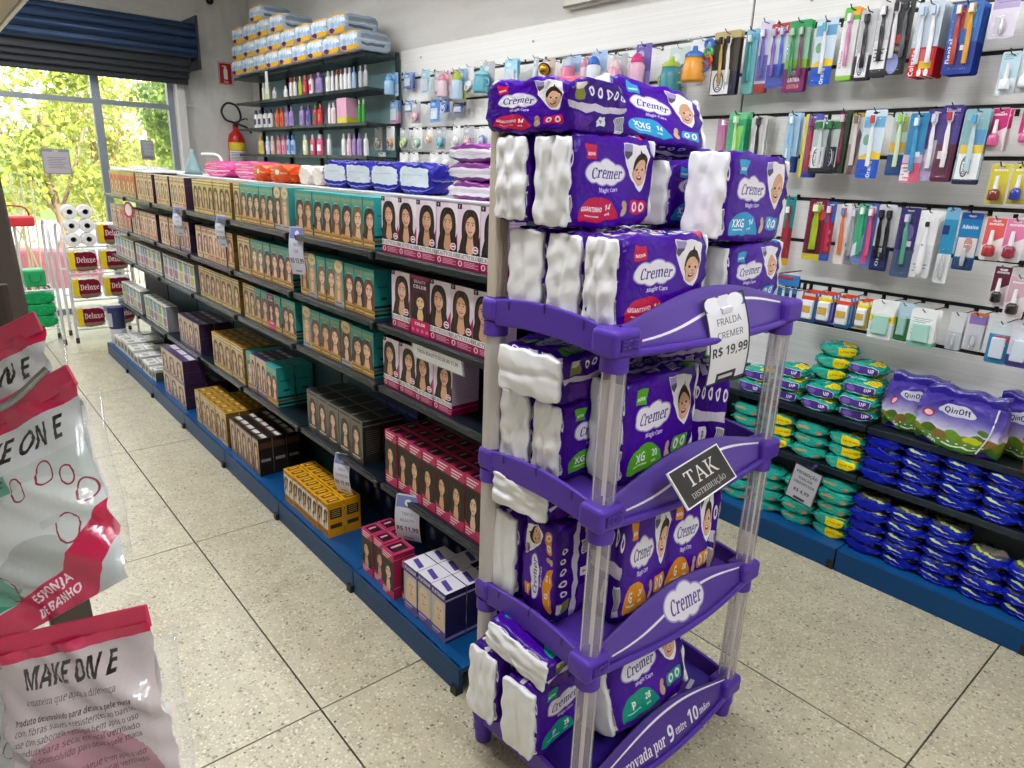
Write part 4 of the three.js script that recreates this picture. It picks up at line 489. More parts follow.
// ---------- centre gondola: bays with four shelf levels a side ----------
const BAY = [-1.45, -2.16, -2.895, -3.63, -4.365, -5.1, -5.835, -6.55];
const LV = [0.1, 0.447, 0.845, 1.08, 1.335]; // upper faces: base deck, then four shelves
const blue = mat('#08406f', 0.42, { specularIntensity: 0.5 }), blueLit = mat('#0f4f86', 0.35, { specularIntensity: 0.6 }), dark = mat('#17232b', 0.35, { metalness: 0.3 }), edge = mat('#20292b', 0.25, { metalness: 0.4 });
const bayName = (i) => ['nearest bay', 'second bay', 'third bay', 'fourth bay', 'fifth bay', 'sixth bay', 'far end bay'][i];
for (let i = 0; i < 7; i++) {
  const z1 = BAY[i], z0 = BAY[i + 1], L = z1 - z0, zc = (z0 + z1) / 2;
  const t = thing('gondola_bay', `dark blue metal shelf bay of the centre gondola, ${i ? ['', 'second', 'third', 'fourth', 'fifth', 'sixth', 'seventh'][i] + ' from the purple rack' : 'nearest, beside the purple rack'}`, 'shelf unit', [1.45, 0, zc], 0, 'bays of the centre gondola');
  for (const s of [-1, 1]) {
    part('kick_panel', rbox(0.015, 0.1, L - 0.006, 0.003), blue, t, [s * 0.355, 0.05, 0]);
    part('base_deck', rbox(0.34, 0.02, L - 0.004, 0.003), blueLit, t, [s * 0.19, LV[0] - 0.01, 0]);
    for (let k = 1; k < 5; k++) { const sh = part('shelf', rbox(0.215, 0.018, L - 0.008, 0.003), dark, t, [s * 0.1225, LV[k] - 0.009, 0]);
      part('front_edge', rbox(0.008, 0.02, L - 0.006, 0.002), edge, sh, [s * 0.11, -0.004, 0]);
      part('bracket_clip', rbox(0.026, 0.03, 0.026, 0.006), mat('#0e0e10', 0.4), sh, [s * 0.112, -0.004, L / 2 - 0.016]); }
    part('foot', box(0.03, 0.03, 0.03), mat('#101214', 0.5), t, [s * 0.36, 0.016, L / 2 - 0.018]);
  }
  part('back_panel', box(0.02, 1.42, L - 0.004), mat('#143a44', 0.5), t, [0, 0.79, 0]);
  part('upright', box(0.03, 1.5, 0.03), dark, t, [0, 0.75, L / 2 - 0.016]);
  part('top_deck', rbox(0.3, 0.016, L - 0.004, 0.003), mat('#d6d8d6', 0.4), t, [0.16, 1.512, 0]);
}
// cartons. face x: front plane; columns run from the near end (z1) away from the camera
const STYLE = {
  beauty: 'white and magenta dye box', beautydark: 'dark magenta dye box', pink: 'pink dye box', teal: 'turquoise dye box', oval: 'cream oval dye box', gold: 'golden dye box',
  beige: 'beige striped dye box', coral: 'coral red dye box', white: 'white printed dye box', black: 'charcoal dye box', yellow: 'yellow dye box', purple: 'purple blonde dye box',
  violetbeige: 'violet topped dye box', darkcap: 'dark topped dye box', navy: 'navy dye box', minibox: 'small white carton' };
const count = {};
function place(style, k, w, h, d, x, y, z, where, row = 0, ry = -PI / 2) {
  if (style === 'minibox') h *= [0.8, 1, 1.15][(k + row) % 3];
  const key = style + where + row, n = count[key] = (count[key] ?? -1) + 1;
  const from = ORD[n] ?? 'last';
  solo('dye_box', carton(style, k, w - 0.002, h, d), dyeMat, `${STYLE[style]}, ${from} from right${row ? ' in ' + ['', 'second', 'third', 'fourth', 'fifth'][row] + ' row' : ''}, ${where}`, 'box', [x + d / 2, y + h / 2 + 0.0006, z - w / 2], [0, ry, 0], `${STYLE[style]} ${where}`.replace('box', 'boxes'));
}
// a run: 'style*count' list laid from z1 to z0 on a level
function run(list, z1, z0, x, y, h, d, where, rows = 1, gap = 0) {
  const seq = list.split(' ').flatMap((s) => { const [a, n] = s.split('*'); return Array(+(n ?? 1)).fill(a); }), w = (z1 - z0) / seq.length;
  for (let r = 0; r < rows; r++) seq.forEach((s, i) => { if (s !== '-') place(s, (i * 5 + i * i + r * 2 + Math.round(y * 10)) % 7, w, h + (s === 'oval' ? 0.003 : 0), d, x + r * (d + 0.002) - (r || s === 'navy' ? 0 : rr(0, 0.005)), y, z1 - i * w - gap, where, r); });
}
const XS = 1.243, XB = 1.125;
const wh = (lv, b) => ['base deck', 'low shelf', 'third shelf', 'second shelf', 'top shelf'][lv] + ', ' + bayName(b);
// top shelf
run('beauty*6', -1.475, -2.155, XS, LV[4], 0.188, 0.075, wh(4, 0));
run('teal*8', -2.205, -2.87, XS, LV[4], 0.18, 0.075, wh(4, 1));
run('teal*3', -2.205, -2.42, XS + 0.078, LV[4], 0.18, 0.075, wh(4, 1), 1);
run('oval*2 teal*5 gold', -2.94, -3.6, XS, LV[4], 0.18, 0.075, wh(4, 2));
run('gold*7', -3.655, -4.27, XS, LV[4], 0.18, 0.075, wh(4, 3));
run('beige*4', -4.41, -4.72, XS, LV[4], 0.18, 0.075, wh(4, 4)); run('beige*3', -4.755, -5.06, XS, LV[4], 0.18, 0.075, wh(4, 4));
run('beige*4', -5.14, -5.55, XS, LV[4], 0.18, 0.075, wh(4, 5));
run('coral*6', -5.6, -6.4, XS, LV[4], 0.18, 0.075, wh(4, 6));
// second shelf
run('beauty*3 beautydark beauty', -1.5, -2.09, XS, LV[3], 0.2, 0.075, wh(3, 0));
run('teal*3 oval teal*2 oval gold', -2.21, -2.85, XS, LV[3], 0.18, 0.075, wh(3, 1));
run('teal*6 gold*2', -2.93, -3.6, XS, LV[3], 0.18, 0.075, wh(3, 2));
run('gold beige*5', -3.68, -4.28, XS, LV[3], 0.18, 0.075, wh(3, 3));
run('violetbeige*3 beige*3', -4.42, -5.05, XS, LV[3], 0.18, 0.075, wh(3, 4)); run('beige*6', -5.14, -5.8, XS, LV[3], 0.175, 0.075, wh(3, 5)); run('coral*3 beige*3', -5.86, -6.5, XS, LV[3], 0.175, 0.075, wh(3, 6));
// third shelf
run('beauty*4', -1.72, -2.155, XS, LV[2], 0.185, 0.11, wh(2, 0));
run('teal*2 oval teal*3 oval', -2.23, -2.86, XS, LV[2], 0.178, 0.075, wh(2, 1));
run('teal*3 beautydark teal*2 gold*2', -2.93, -3.58, XS, LV[2], 0.178, 0.075, wh(2, 2));
run('gold*7', -3.64, -4.3, XS, LV[2], 0.178, 0.075, wh(2, 3));
run('white*6', -4.4, -5.06, XS, LV[2], 0.165, 0.075, wh(2, 4)); run('white*6', -5.13, -5.8, XS, LV[2], 0.165, 0.075, wh(2, 5)); run('white*6', -5.86, -6.5, XS, LV[2], 0.165, 0.075, wh(2, 6));
// low shelf
run('pink*8', -1.475, -2.155, XS, LV[1], 0.218, 0.062, wh(1, 0), 3);
run('black*5', -2.33, -2.86, XS, LV[1], 0.19, 0.092, wh(1, 1), 2);
run('teal*2 violetbeige*3 teal', -3.2, -3.62, XS, LV[1], 0.205, 0.092, wh(1, 2), 2);
run('gold*5', -3.65, -4.16, XS, LV[1], 0.205, 0.092, wh(1, 3), 2);
run('violetbeige*4', -4.42, -4.86, XS, LV[1], 0.19, 0.092, wh(1, 4), 2);
run('white*5', -5.14, -5.72, XS, LV[1], 0.18, 0.075, wh(1, 5)); run('white*5', -5.86, -6.45, XS, LV[1], 0.18, 0.075, wh(1, 6));
// navy cartons standing against the back panel, seen between the shelves
run('navy*7', -1.48, -2.12, 1.405, LV[0], 0.17, 0.03, 'against back, base, ' + bayName(0)); run('navy*7', -2.18, -2.86, 1.405, LV[0], 0.17, 0.03, 'against back, base, ' + bayName(1));
run('navy*4', -2.18, -2.5, 1.405, LV[1] + 0.195, 0.17, 0.03, 'on charcoal boxes, ' + bayName(1));
// base deck
run('purple*3', -1.58, -1.838, XB, LV[0], 0.19, 0.085, wh(0, 0), 2); run('purple', -1.68, -1.766, XB + 0.176, LV[0], 0.19, 0.085, wh(0, 0) + ', at back');
place('pink', 3, 0.085, 0.185, 0.09, XB - 0.01, LV[0], -1.895, 'standing forward on base deck, nearest bay'); place('pink', 1, 0.045, 0.16, 0.06, XB + 0.02, LV[0], -1.846, 'narrow one on base deck, nearest bay');
run('pink*2', -1.985, -2.15, XB + 0.004, LV[0], 0.185, 0.062, wh(0, 0), 2);
run('yellow*9', -2.44, -2.98 + 0.09, XB, LV[0], 0.16, 0.075, wh(0, 1), 2);
run('darkcap*5', -3.2, -3.6, XB, LV[0], 0.2, 0.07, wh(0, 2), 3); run('gold*4', -3.66, -4.02, XB, LV[0], 0.2, 0.07, wh(0, 3), 3); run('gold*2', -4.02, -4.2, XB + 0.0, LV[0], 0.2, 0.07, wh(0, 3) + ', far pair', 2);
run('violetbeige*3', -4.42, -4.9, XB, LV[0], 0.158, 0.13, wh(0, 4), 1); run('violetbeige*3', -4.42, -4.9, XB, LV[0] + 0.1592, 0.158, 0.13, wh(0, 4) + ', upper tier', 1); run('violetbeige*3', -4.42, -4.9, XB + 0.134, LV[0], 0.158, 0.13, wh(0, 4) + ', behind', 1);
run('minibox*4', -5.14, -5.5, XB, LV[0], 0.085, 0.085, wh(0, 5), 3); run('minibox*8', -5.53, -6.4, XB, LV[0], 0.095, 0.09, wh(0, 5) + ', far end', 3);
// price tags hung from shelf edges
function priceTag(key, x, y, z, w, h, ry, lab, bend = 0.02) {
  const t = thing('price_tag', lab, 'price tag', [x, y, z], ry);
  part('printed_face', signPlane(key, w, h, (u, v) => bend * Math.cos(v * PI) - bend), signMat, t, [0, -h / 2, 0.002]);
  const b = signPlane('white', w, h, (u, v) => bend * Math.cos(v * PI) - bend); b.rotateY(PI); b.attributes.position.needsUpdate = true;
  part('backing', box(w * 0.9, 0.012, 0.006), mat('#c9ccd4', 0.4), t, [0, -0.006, -bend - 0.002]);
}
priceTag('tag_b', XS - 0.035, LV[1] + 0.02, -1.95, 0.1, 0.185, -PI / 2 + 0.55, 'white price tag reading 11,99 above the pink boxes on the base deck');
priceTag('tag_a', XS - 0.03, LV[1] - 0.0, -2.48, 0.085, 0.18, -PI / 2 + 0.4, 'white price tag hanging under the charcoal boxes');
priceTag('tag_c', XS - 0.03, LV[4] + 0.03, -2.82, 0.075, 0.2, -PI / 2 + 0.5, 'white price tag between the second and third bays on the top shelf');
priceTag('tag_a', XS - 0.03, LV[4] + 0.01, -3.77, 0.07, 0.16, -PI / 2 + 0.4, 'white price tag below the golden boxes of the fourth bay');
priceTag('tag_c', XS - 0.03, LV[4] + 0.01, -4.53, 0.08, 0.17, -PI / 2 + 0.4, 'white price tag below the beige boxes of the fifth bay');
{ const t = thing('price_tag', 'wide white price strip over the third shelf of magenta boxes', 'price tag', [XS - 0.022, LV[3] - 0.015, -1.78], -PI / 2); part('printed_face', signBoard('tag_wide', 0.29, 0.07), signMat, t, [0, -0.025, 0], [0.15, 0, 0]); part('clip', box(0.05, 0.012, 0.012), mat('#2a2c30', 0.4), t, [0, 0.008, -0.006]); }
{ const t = thing('round_tag', 'round red and white wobbler tag near the far end of the gondola', 'tag', [XS - 0.03, 1.3, -5.75], -PI / 2 + 0.3); part('disc', cyl(0.06, 0.06, 0.004, 24), mat('#b83a4a', 0.4), t, [0, -0.05, 0], [PI / 2, 0, 0]); part('centre', cyl(0.042, 0.042, 0.006, 24), mat('#f0e6e6', 0.4), t, [0, -0.05, 0], [PI / 2, 0, 0]); part('stem', wire([[0, 0.01, -0.02], [0, 0.03, -0.02], [0, 0.06, 0.01]], 0.003), mat('#e5e5e5', 0.4), t); }
// ---------- soft packs ----------
function packGeo(w, h, d, cell, s, o = {}) {
  const { bulge = 0.08, wr = 0.004, round = 0.16, taper = 0, n = 1 } = o;
  return G(`pack${cell}${w},${h},${d},${s},${JSON.stringify(o)}`, () => boxUV(softBox(w, h, d, 14 * n, 10 * n, 7 * n, (v) => {
    const x = v.x / (w / 2), y = v.y / (h / 2), z = v.z / (d / 2);
    const e = (a, b) => 1 - round * Math.pow(Math.abs(a), 6) * Math.pow(Math.abs(b), 6) - bulge * (a * a * 0.5 + b * b * 0.5) * 0.6;
    const tp = 1 - taper * Math.pow(Math.abs(x), 5);
    const k = wr * (0.4 + 0.6 * Math.max(x * x, y * y));
    v.x = v.x * e(y, z) + k * wob(y * 3, z * 2, x, s); v.y = v.y * e(x, z) * tp + k * wob(x * 3, z * 2, y, s + 2); v.z = v.z * e(x, y) * tp + k * wob(x * 2.5, y * 3, z, s + 4);
  }), SOFT[cell], SW, SH));
}
function flapGeo(h, d, s, t = 0.012) { // crumpled white end film: flat facets between sharp creases
  const cr = Array.from({ length: 9 }, (_, k) => { const a = s * 1.9 + k * 2.4, q = 0.9 + 0.6 * Math.sin(k * 5.3 + s); return [Math.cos(a) * q * 2.6, Math.sin(a) * q * 2.2, k * 1.7 + s, 0.3 + 0.7 * Math.abs(Math.sin(k * 3.1 + s))]; });
  return G(`flap${h},${d},${s}`, () => softBox(t, h, d, 1, 30, 18, (v) => {
    const y = v.y / (h / 2), z = v.z / (d / 2);
    if (v.x < 0) { let f = 0; for (const [a, b, c, w] of cr) f += w * Math.abs(((a * y + b * z + c) % 2 + 2) % 2 - 1); v.x += 0.003 * (f - 2.2) - 0.006 * (1 - y * y) * (1 - z * z) + 0.004 * Math.max(0, 1 - Math.abs(z + 0.15 * Math.sin(y * 2.5 + s)) * 4); }
    v.z *= 1 - 0.07 * Math.pow(Math.abs(y), 5) + 0.05 * Math.sin(y * 8 + s) * Math.abs(z); v.y *= 1 - 0.03 * z * z + 0.015 * Math.sin(z * 7 + s);
  }));
}
let packSeed = 1;
function diaper(key, pos, rot, label, [w, h, d] = [0.265, 0.185, 0.12], o = {}) {
  const s = packSeed++, t = thing('diaper_pack', label, 'diaper pack', pos, 0, 'diaper packs on the purple rack'); t.rotation.set(...rot);
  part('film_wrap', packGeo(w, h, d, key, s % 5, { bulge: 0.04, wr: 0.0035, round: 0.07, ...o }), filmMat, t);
  for (const e of [-1, 1]) { if (o.noFlap === e || o.noFlap === 2) continue; const m = part('end_flap', flapGeo(h * 0.95, d * 0.93, s % 4), whiteFilm, t, [e * (w / 2 + 0.005), 0, 0], e > 0 ? [0, PI, 0] : undefined, 'crumpled white end film'); }
  return t;
}
function pouch(name, cell, size, pos, rot, label, category, group, o = {}, bandColor) {
  const s = packSeed++ % 6, t = thing(name, label, category, pos, 0, group); t.rotation.set(...rot);
  part('film_wrap', packGeo(...size, cell, s, { bulge: 0.1, wr: 0.003, round: 0.2, taper: 0.55, ...o }), filmMat, t);
  for (const e of [-1, 1]) part('crimped_end', G(`crimp${size[0]},${size[2]}`, () => softBox(0.014, 0.004, size[2] * 0.86, 1, 1, 14, (v) => { v.y += 0.0016 * Math.sin(v.z * 260); })), mat(bandColor ?? '#1d8f7d', 0.3), t, [e * (size[0] / 2 + 0.001), 0, 0]);
  return t;
}
// things lying on the gondola's top deck
const TD = 1.5205;
{ const lie = (cell, size, x, z, lab, ry = -PI / 2, y = TD, col) => pouch('soft_pack', cell, size, [x, y + size[1] / 2, z], [0, ry, 0], lab, 'pack', null, { taper: 0.15 }, col);
  lie('pinkfilm', [0.5, 0.095, 0.17], 1.6, -4.72, 'bright pink pack lying at the far left of the gondola top', -PI / 2, TD, '#d8428a');
  lie('pinkfilm', [0.45, 0.1, 0.17], 1.61, -4.2, 'bright pink pack lying behind the orange pack', -PI / 2, TD, '#d8428a');
  lie('orangefilm', [0.2, 0.09, 0.12], 1.53, -3.86, 'small orange pack with white streaks beside the pink packs', -PI / 2, TD, '#e2521b'); lie('orangefilm', [0.26, 0.092, 0.12], 1.53, -3.6, 'orange pack with a small square label on the gondola top', -PI / 2, TD, '#e2521b');
  lie('floralfilm', [0.13, 0.09, 0.12], 1.57, -3.38, 'cream floral pack beside the orange one', -PI / 2, TD, '#efe6da'); lie('floralfilm', [0.11, 0.09, 0.12], 1.58, -3.25, 'cream floral pack beside the blue and white packs', -PI / 2, TD, '#efe6da');
  ['first', 'second', 'third', 'fourth'].forEach((o, i) => lie('bluewhite', [0.21, 0.12, 0.14], 1.58, -3.06 + i * 0.225, `blue pack with white panel on the gondola top, ${o} from the left`, -PI / 2 + 0.12, TD, '#2a2a9c'));
  for (let i = 0; i < 3; i++) lie('violetwhite', [0.3, 0.062, 0.2], 1.6, -2.0, `violet and white pack, ${['lowest', 'middle', 'topmost'][i]} of the stack beside the rack post`, -PI / 2, TD + i * 0.063, '#8a3f8f');
  const w = thing('display_board', 'white board lying on the far end of the gondola top', 'board', [1.42, TD, -5.85]); part('board', rbox(0.34, 0.014, 1.0, 0.003), mat('#f3f3ef', 0.3), w, [0, 0.008, 0]); part('rim', wire([[-0.16, 0.02, -0.5], [-0.16, 0.02, 0.5]], 0.004), mat('#d9d9d6', 0.4), w);
  for (let i = 0; i < 4; i++) solo('grey_disc', cyl(0.045, 0.05, 0.02, 20), mat('#c9cbc9', 0.3), `flat grey disc on the white board, ${ORD[i]} from the near end`, 'disc', [1.4, TD + 0.0265, -5.5 - i * 0.22]);
  const c = thing('bottle_cone', 'grey teal cone bottle at the far end of the gondola top', 'bottle', [1.56, TD, -5.0 - 0.3]); part('body', lathe('cone', [[0, 0], [0.06, 0], [0.055, 0.03], [0.018, 0.13], [0.012, 0.15], [0, 0.15]]), mat('#7d9a9c', 0.3), c); part('cap', cyl(0.012, 0.012, 0.02, 10), mat('#9fb5b5', 0.3), c, [0, 0.16, 0]);
  const hd = thing('bent_wire', 'white bent wire handle standing at the gondola top far end', 'wire', [1.62, TD, -5.0]); part('bar', tube([[0, 0, 0.12], [0, 0.1, 0.12], [0, 0.13, 0.06], [0, 0.14, -0.12], [0, 0.14, -0.28]], 0.008, 20, 8), mat('#eeede8', 0.4), hd); part('base', box(0.03, 0.006, 0.03), mat('#d5d5d2', 0.4), hd, [0, 0.003, 0.12]);
}
// ---------- right wall: base shelving, wipes, hanging goods ----------
const RBAY = [0.62, -0.33, -1.055, -1.78, -2.5, -3.22, -3.94, -4.66, -5.2];
for (let i = 0; i < 8; i++) {
  const z1 = RBAY[i], z0 = RBAY[i + 1], L = z1 - z0, zc = (z0 + z1) / 2;
  const t = thing('wall_shelf_bay', `blue based shelf bay along the slat wall, ${['nearest, at the right edge', 'holding blue wipes', 'holding teal wipes', 'behind the purple rack', 'fifth from the right', 'sixth from the right', 'seventh from the right', 'farthest, by the bottle shelves'][i]}`, 'shelf unit', [3.0, 0, zc], 0, 'bays along the slat wall');
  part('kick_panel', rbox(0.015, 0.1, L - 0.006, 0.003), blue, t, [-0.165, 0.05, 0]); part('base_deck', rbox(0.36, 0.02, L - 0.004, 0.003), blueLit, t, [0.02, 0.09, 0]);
  for (const y of [0.43, 0.66]) { const sh = part('shelf', rbox(0.3, 0.02, L - 0.008, 0.003), dark, t, [0.045, y - 0.01, 0]); part('front_edge', rbox(0.008, 0.028, L - 0.006, 0.002), mat('#16222c', 0.35), sh, [-0.152, -0.004, 0]); }
  part('back_panel', box(0.012, 0.6, L - 0.004), mat('#8f9a94', 0.5), t, [0.196, 0.4, 0]); part('upright', box(0.03, 0.72, 0.02), dark, t, [0.17, 0.36, L / 2 - 0.012]); part('foot', box(0.03, 0.04, 0.03), mat('#101214', 0.5), t, [-0.16, 0.021, L / 2 - 0.016]);
}
{ // teal wipes: stacks on the three levels of the third bay
  const T = [0.152, 0.051, 0.12], F = -PI / 2, CZ = [-1.62, -1.462, -1.302, -1.142];
  const wipe = (cell, x, y, z, ry, lab, rx = 0) => pouch('wipes_pack', cell, T, [x, y + T[1] / 2, z], [0, ry, rx], lab, 'wipes', 'teal wet wipes packs', { taper: 0.35 });
  for (let c = 0; c < 4; c++) for (let r = 0; r < [5, 4, 4, 5][c]; r++) wipe(c === 3 && r < 2 ? 'tealyellow' : 'tealplain', 2.965 - 0.012 * (r % 2), 0.1005 + r * 0.056, CZ[c], F + (rnd() - 0.5) * 0.08, `${c === 3 && r < 2 ? 'yellow stickered' : 'plain'} teal wipes, base deck, ${ORD[c]} stack from left, ${ORD[r]} from bottom`);
  for (let c = 0; c < 4; c++) for (let r = 0; r < 3; r++) wipe(c % 2 ? 'tealyellow' : 'tealplain', 2.965 + 0.01 * (r % 2), 0.4305 + r * 0.056, CZ[c], F + (rnd() - 0.5) * 0.14, `${c % 2 ? 'yellow stickered' : 'plain'} teal wipes, middle shelf, ${ORD[c]} stack from left, ${ORD[r]} from bottom`);
  for (let c = 0; c < 4; c++) for (let r = 0; r < [2, 3, 2, 3][c]; r++) wipe('tealprint', 2.96 + 0.02 * ((c + r) % 2), 0.6605 + r * 0.056, CZ[c] + 0.01, F + (rnd() - 0.5) * 0.3, `purple printed teal wipes, upper shelf, ${ORD[c]} stack from left, ${ORD[r]} from bottom`);
  for (let r = 0; r < 5; r++) wipe('tealyellow', 3.1, 0.6605 + r * 0.056, -1.36 + r * 0.012, F + 0.3 + r * 0.04, `yellow stickered teal wipes in the tall back stack, ${ORD[r]} from the bottom`);
  for (let r = 0; r < 4; r++) wipe('tealprint', 3.1, 0.6605 + r * 0.056, -1.17, F - 0.1, `purple printed teal wipes beside the tall back stack, ${ORD[r]} from the bottom`);
}
{ // blue wipes in stacks
  const T = [0.14, 0.0455, 0.12], F = -PI / 2;
  const wipe = (x, y, z, ry, lab, cell = 'bluelime') => pouch('wipes_pack', cell, T, [x, y + T[1] / 2, z], [rr(-0.05, 0.05), ry, rr(-0.06, 0.06)], lab, 'wipes', 'blue wet wipes packs', { taper: 0.3, wr: 0.005 }, '#1a2aa8');
  for (let c = 0; c < 6; c++) for (let r = 0; r < 4; r++) wipe(2.955, 0.432 + r * 0.0505, -0.985 + c * 0.146, F + (rnd() - 0.5) * 0.16, `blue wipes, middle shelf, ${ORD[c]} stack from left, ${ORD[r]} from bottom`, c ? 'bluelime' : 'blueplain');
  for (let c = 0; c < 6; c++) for (let r = 0; r < [5, 5, 5, 4, 4, 5][c]; r++) wipe(2.945 - 0.01 * (r % 2), 0.102 + r * 0.0505, -0.985 + c * 0.146, F + (rnd() - 0.5) * 0.2, `blue wipes, base deck, ${ORD[c]} stack from left, ${ORD[r]} from bottom`, c ? 'bluelime' : 'blueplain');
  const bag = (z, y, x, w, lab, ry) => { const t = thing('wipes_bag', lab, 'bag', [x, y, z], ry, 'purple and green garden print bags'); part('film_wrap', packGeo(w, 0.2, 0.1, 'garden', packSeed++ % 6, { bulge: 0.14, wr: 0.006, round: 0.25 }), filmMat, t, [0, 0.1, 0]); part('top_fold', G('fold' + w, () => softBox(w * 0.9, 0.05, 0.05, 14, 3, 4, (v) => { v.y += 0.006 * Math.sin(v.x * 60); v.z += 0.006 * Math.sin(v.x * 90); })), mat('#33248c', 0.25, { clearcoat: 0.5 }), t, [0, 0.205, -0.02]); part('drawstring', tube([[w * 0.42, 0.2, 0.035], [w * 0.4, 0.1, 0.052], [w * 0.3, 0.02, 0.05]], 0.003, 12, 5), mat('#e5e3ea', 0.4), t); return t; };
  bag(-0.74, 0.6605, 2.93, 0.3, 'large purple and green garden print bag of wipes at the front', -PI / 2 - 0.1); bag(-0.93, 0.6605, 3.0, 0.22, 'purple and green garden print bag behind the large front one', -PI / 2 + 0.15); bag(-0.56, 0.6605, 3.05, 0.24, 'purple and green garden print bag at the right of the group', -PI / 2 - 0.3);
  pouch('soft_pack', 'blueplain', [0.22, 0.08, 0.12], [3.1, 0.78, -0.77], [0, -PI / 2, 0], 'dark blue folded pack behind the garden print bags', 'pack', null, {}, '#1a2aa8');
  const cr = thing('red_crate', 'red plastic basket at the right edge of the upper shelf', 'basket', [2.96, 0.661, -0.43]); part('body', G('crate', () => softBox(0.2, 0.13, 0.16, 2, 2, 2, (v) => { const k = 1 + v.y * 1.2; v.x *= k; v.z *= k; })), mat('#c22a22', 0.35), cr, [0, 0.066, 0]); part('rim', rbox(0.235, 0.014, 0.19, 0.006), mat('#d23a2c', 0.35), cr, [0, 0.13, 0]);
  const pr = thing('promo_tag', 'grey promotion card with black border in front of the teal wipes', 'price tag', [2.805, 0.345, -1.235], -PI / 2); pr.rotation.z = -0.16; part('printed_card', signBoard('promo', 0.13, 0.17), signMat, pr); part('clip', box(0.03, 0.02, 0.02), mat('#22202a', 0.4), pr, [0, 0.075, -0.012]); part('arm', wire([[0, 0.075, -0.02], [0, 0.085, -0.06]], 0.006), mat('#55357f', 0.4), pr);
}
// hanging cards on slat hooks
function cardGeo(key, w, h, round) { // rounded card with a hang hole
  return G(`card${key}${w},${h}`, () => { const r = Math.min(0.008, w * 0.2), s = new THREE.Shape(), a = w / 2;
    s.moveTo(-a + r, -h); s.lineTo(a - r, -h); s.quadraticCurveTo(a, -h, a, -h + r); s.lineTo(a, -r); s.quadraticCurveTo(a, 0, a - r, 0); s.lineTo(-a + r, 0); s.quadraticCurveTo(-a, 0, -a, -r); s.lineTo(-a, -h + r); s.quadraticCurveTo(-a, -h, -a + r, -h);
    const o = new THREE.Path(); o.absellipse(0, -0.012, Math.min(0.014, w * 0.26), 0.0045, 0, 2 * PI, true); s.holes.push(o);
    const g = new THREE.ExtrudeGeometry(s, { depth: 0.0012, bevelEnabled: false, curveSegments: 5 }), p = g.attributes.position, uv = g.attributes.uv, c = CARD[key];
    for (let i = 0; i < p.count; i++) uv.setXY(i, (c[0] + 2 + (p.getX(i) / w + 0.5) * (c[2] - 4)) / KW, 1 - (c[1] + 2 + (-p.getY(i) / h) * (c[3] - 4)) / KH);
    return g; });
}
const blisterG = (w, h, d) => G(`bl${w.toFixed(3)},${h.toFixed(3)},${d}`, () => new RoundedBoxGeometry(w, h, d, 2, Math.min(0.009, d / 2.05, w / 2.1)));
const brushG = (L) => G('brushhandle' + L.toFixed(2), () => { const g = new THREE.TubeGeometry(new THREE.CatmullRomCurve3([[0, -L * 0.5, 0], [0.001, -L * 0.3, 0.002], [0, -L * 0.05, -0.001], [0, L * 0.15, 0.001], [0, L * 0.3, 0], [0, L * 0.48, 0.001]].map((p) => new THREE.Vector3(...p))), 14, 0.0058, 7); const p = g.attributes.position; for (let i = 0; i < p.count; i++) { const t = p.getY(i) / L, k = t < 0.1 ? 1 : t < 0.3 ? 1 - (t - 0.1) * 2.6 : 0.75; p.setX(i, p.getX(i) * (k + (t > 0.33 ? 0.5 : 0))); p.setZ(i, p.getZ(i) * k); } g.computeVertexNormals(); return g; });
const BR = { aqua: ['#3fae9a', '#ffffff'], violet: ['#6a68c0', '#e8e8f6'], redtop: ['#7d62b0', '#c9c4da', '#3a62c0'], greenpink: ['#2c8a50', '#a9d0b2', '#6f3a5a'], oralblue: ['#e4e9ee', '#57b0c8'], oralblue2: ['#e4e9ee', '#c0483a'], mint: ['#d98fb5', '#f1f1f4'], oralblack: ['#26262a', '#3a3a40'], blackwhite: ['#2a2a2e', '#efefef'], blackdisc: ['#e2e2e4', '#2a2a2c', '#55575c'], colgate: ['#dfe6ee', '#b9cfe6', '#eef0f4'], dental: ['#b8402c', '#e8e2d0', '#d9a13a'], pinkbath: ['#d078a8', '#fff'], green: ['#bfe59a', '#e6f4e0'], blackgrey: ['#1f1f22', '#3f3f44'], oralice: ['#8fc4e4', '#eef4fa'], redblue: ['#c03a44', '#7d4fa8'], oraltwin: ['#d9dde0', '#2f7d45', '#3a3d48'], wine: ['#7d2a48', '#d9c9cf'], silver: ['#dcd7d0', '#8a6f6a'], limenavy: ['#cfe6c0', '#8fce4a'], bluepink: ['#3fa0cc', '#d9ecf6'], purplewhite: ['#f1eef4', '#cfc6e4'], purplewine: ['#efe9ea', '#b02c40'], oralteal: ['#bcd9e0', '#49a0d0'], tealred: ['#b0303f', '#fff'], kids: ['#a4c22c', '#e8f0c0'], kidsred: ['#c02f4a', '#f5dfe4'], orange: ['#e07a4a', '#6a80c0'], grey: ['#a9adb0', '#e0e2e4'], greenblue: ['#3fb588', '#eef5f2'], bluerose: ['#e0567c', '#f6e6ec'], blacknavy: ['#1c1c20', '#2d2d33', '#26262b'], purplegreen: ['#5fa88a', '#d2c8ec'], oralgold: ['#b79a4a', '#26241f', '#e2e0da'] };
function toothbrush(col, bris, L, parent, x, z, kid) { const b = part('toothbrush', brushG(L), mat(col, 0.25), parent, [x, 0, z], kid ? [0, 0, 0] : [0, 0, 0.03]); b.scale.set(kid ? 2.6 : 1.5, 1, kid ? 1.6 : 1.2); part('bristles', box(0.009, L * 0.14, 0.01), mat(bris, 0.6), b, [0, L * 0.4, 0.008]); return b; }
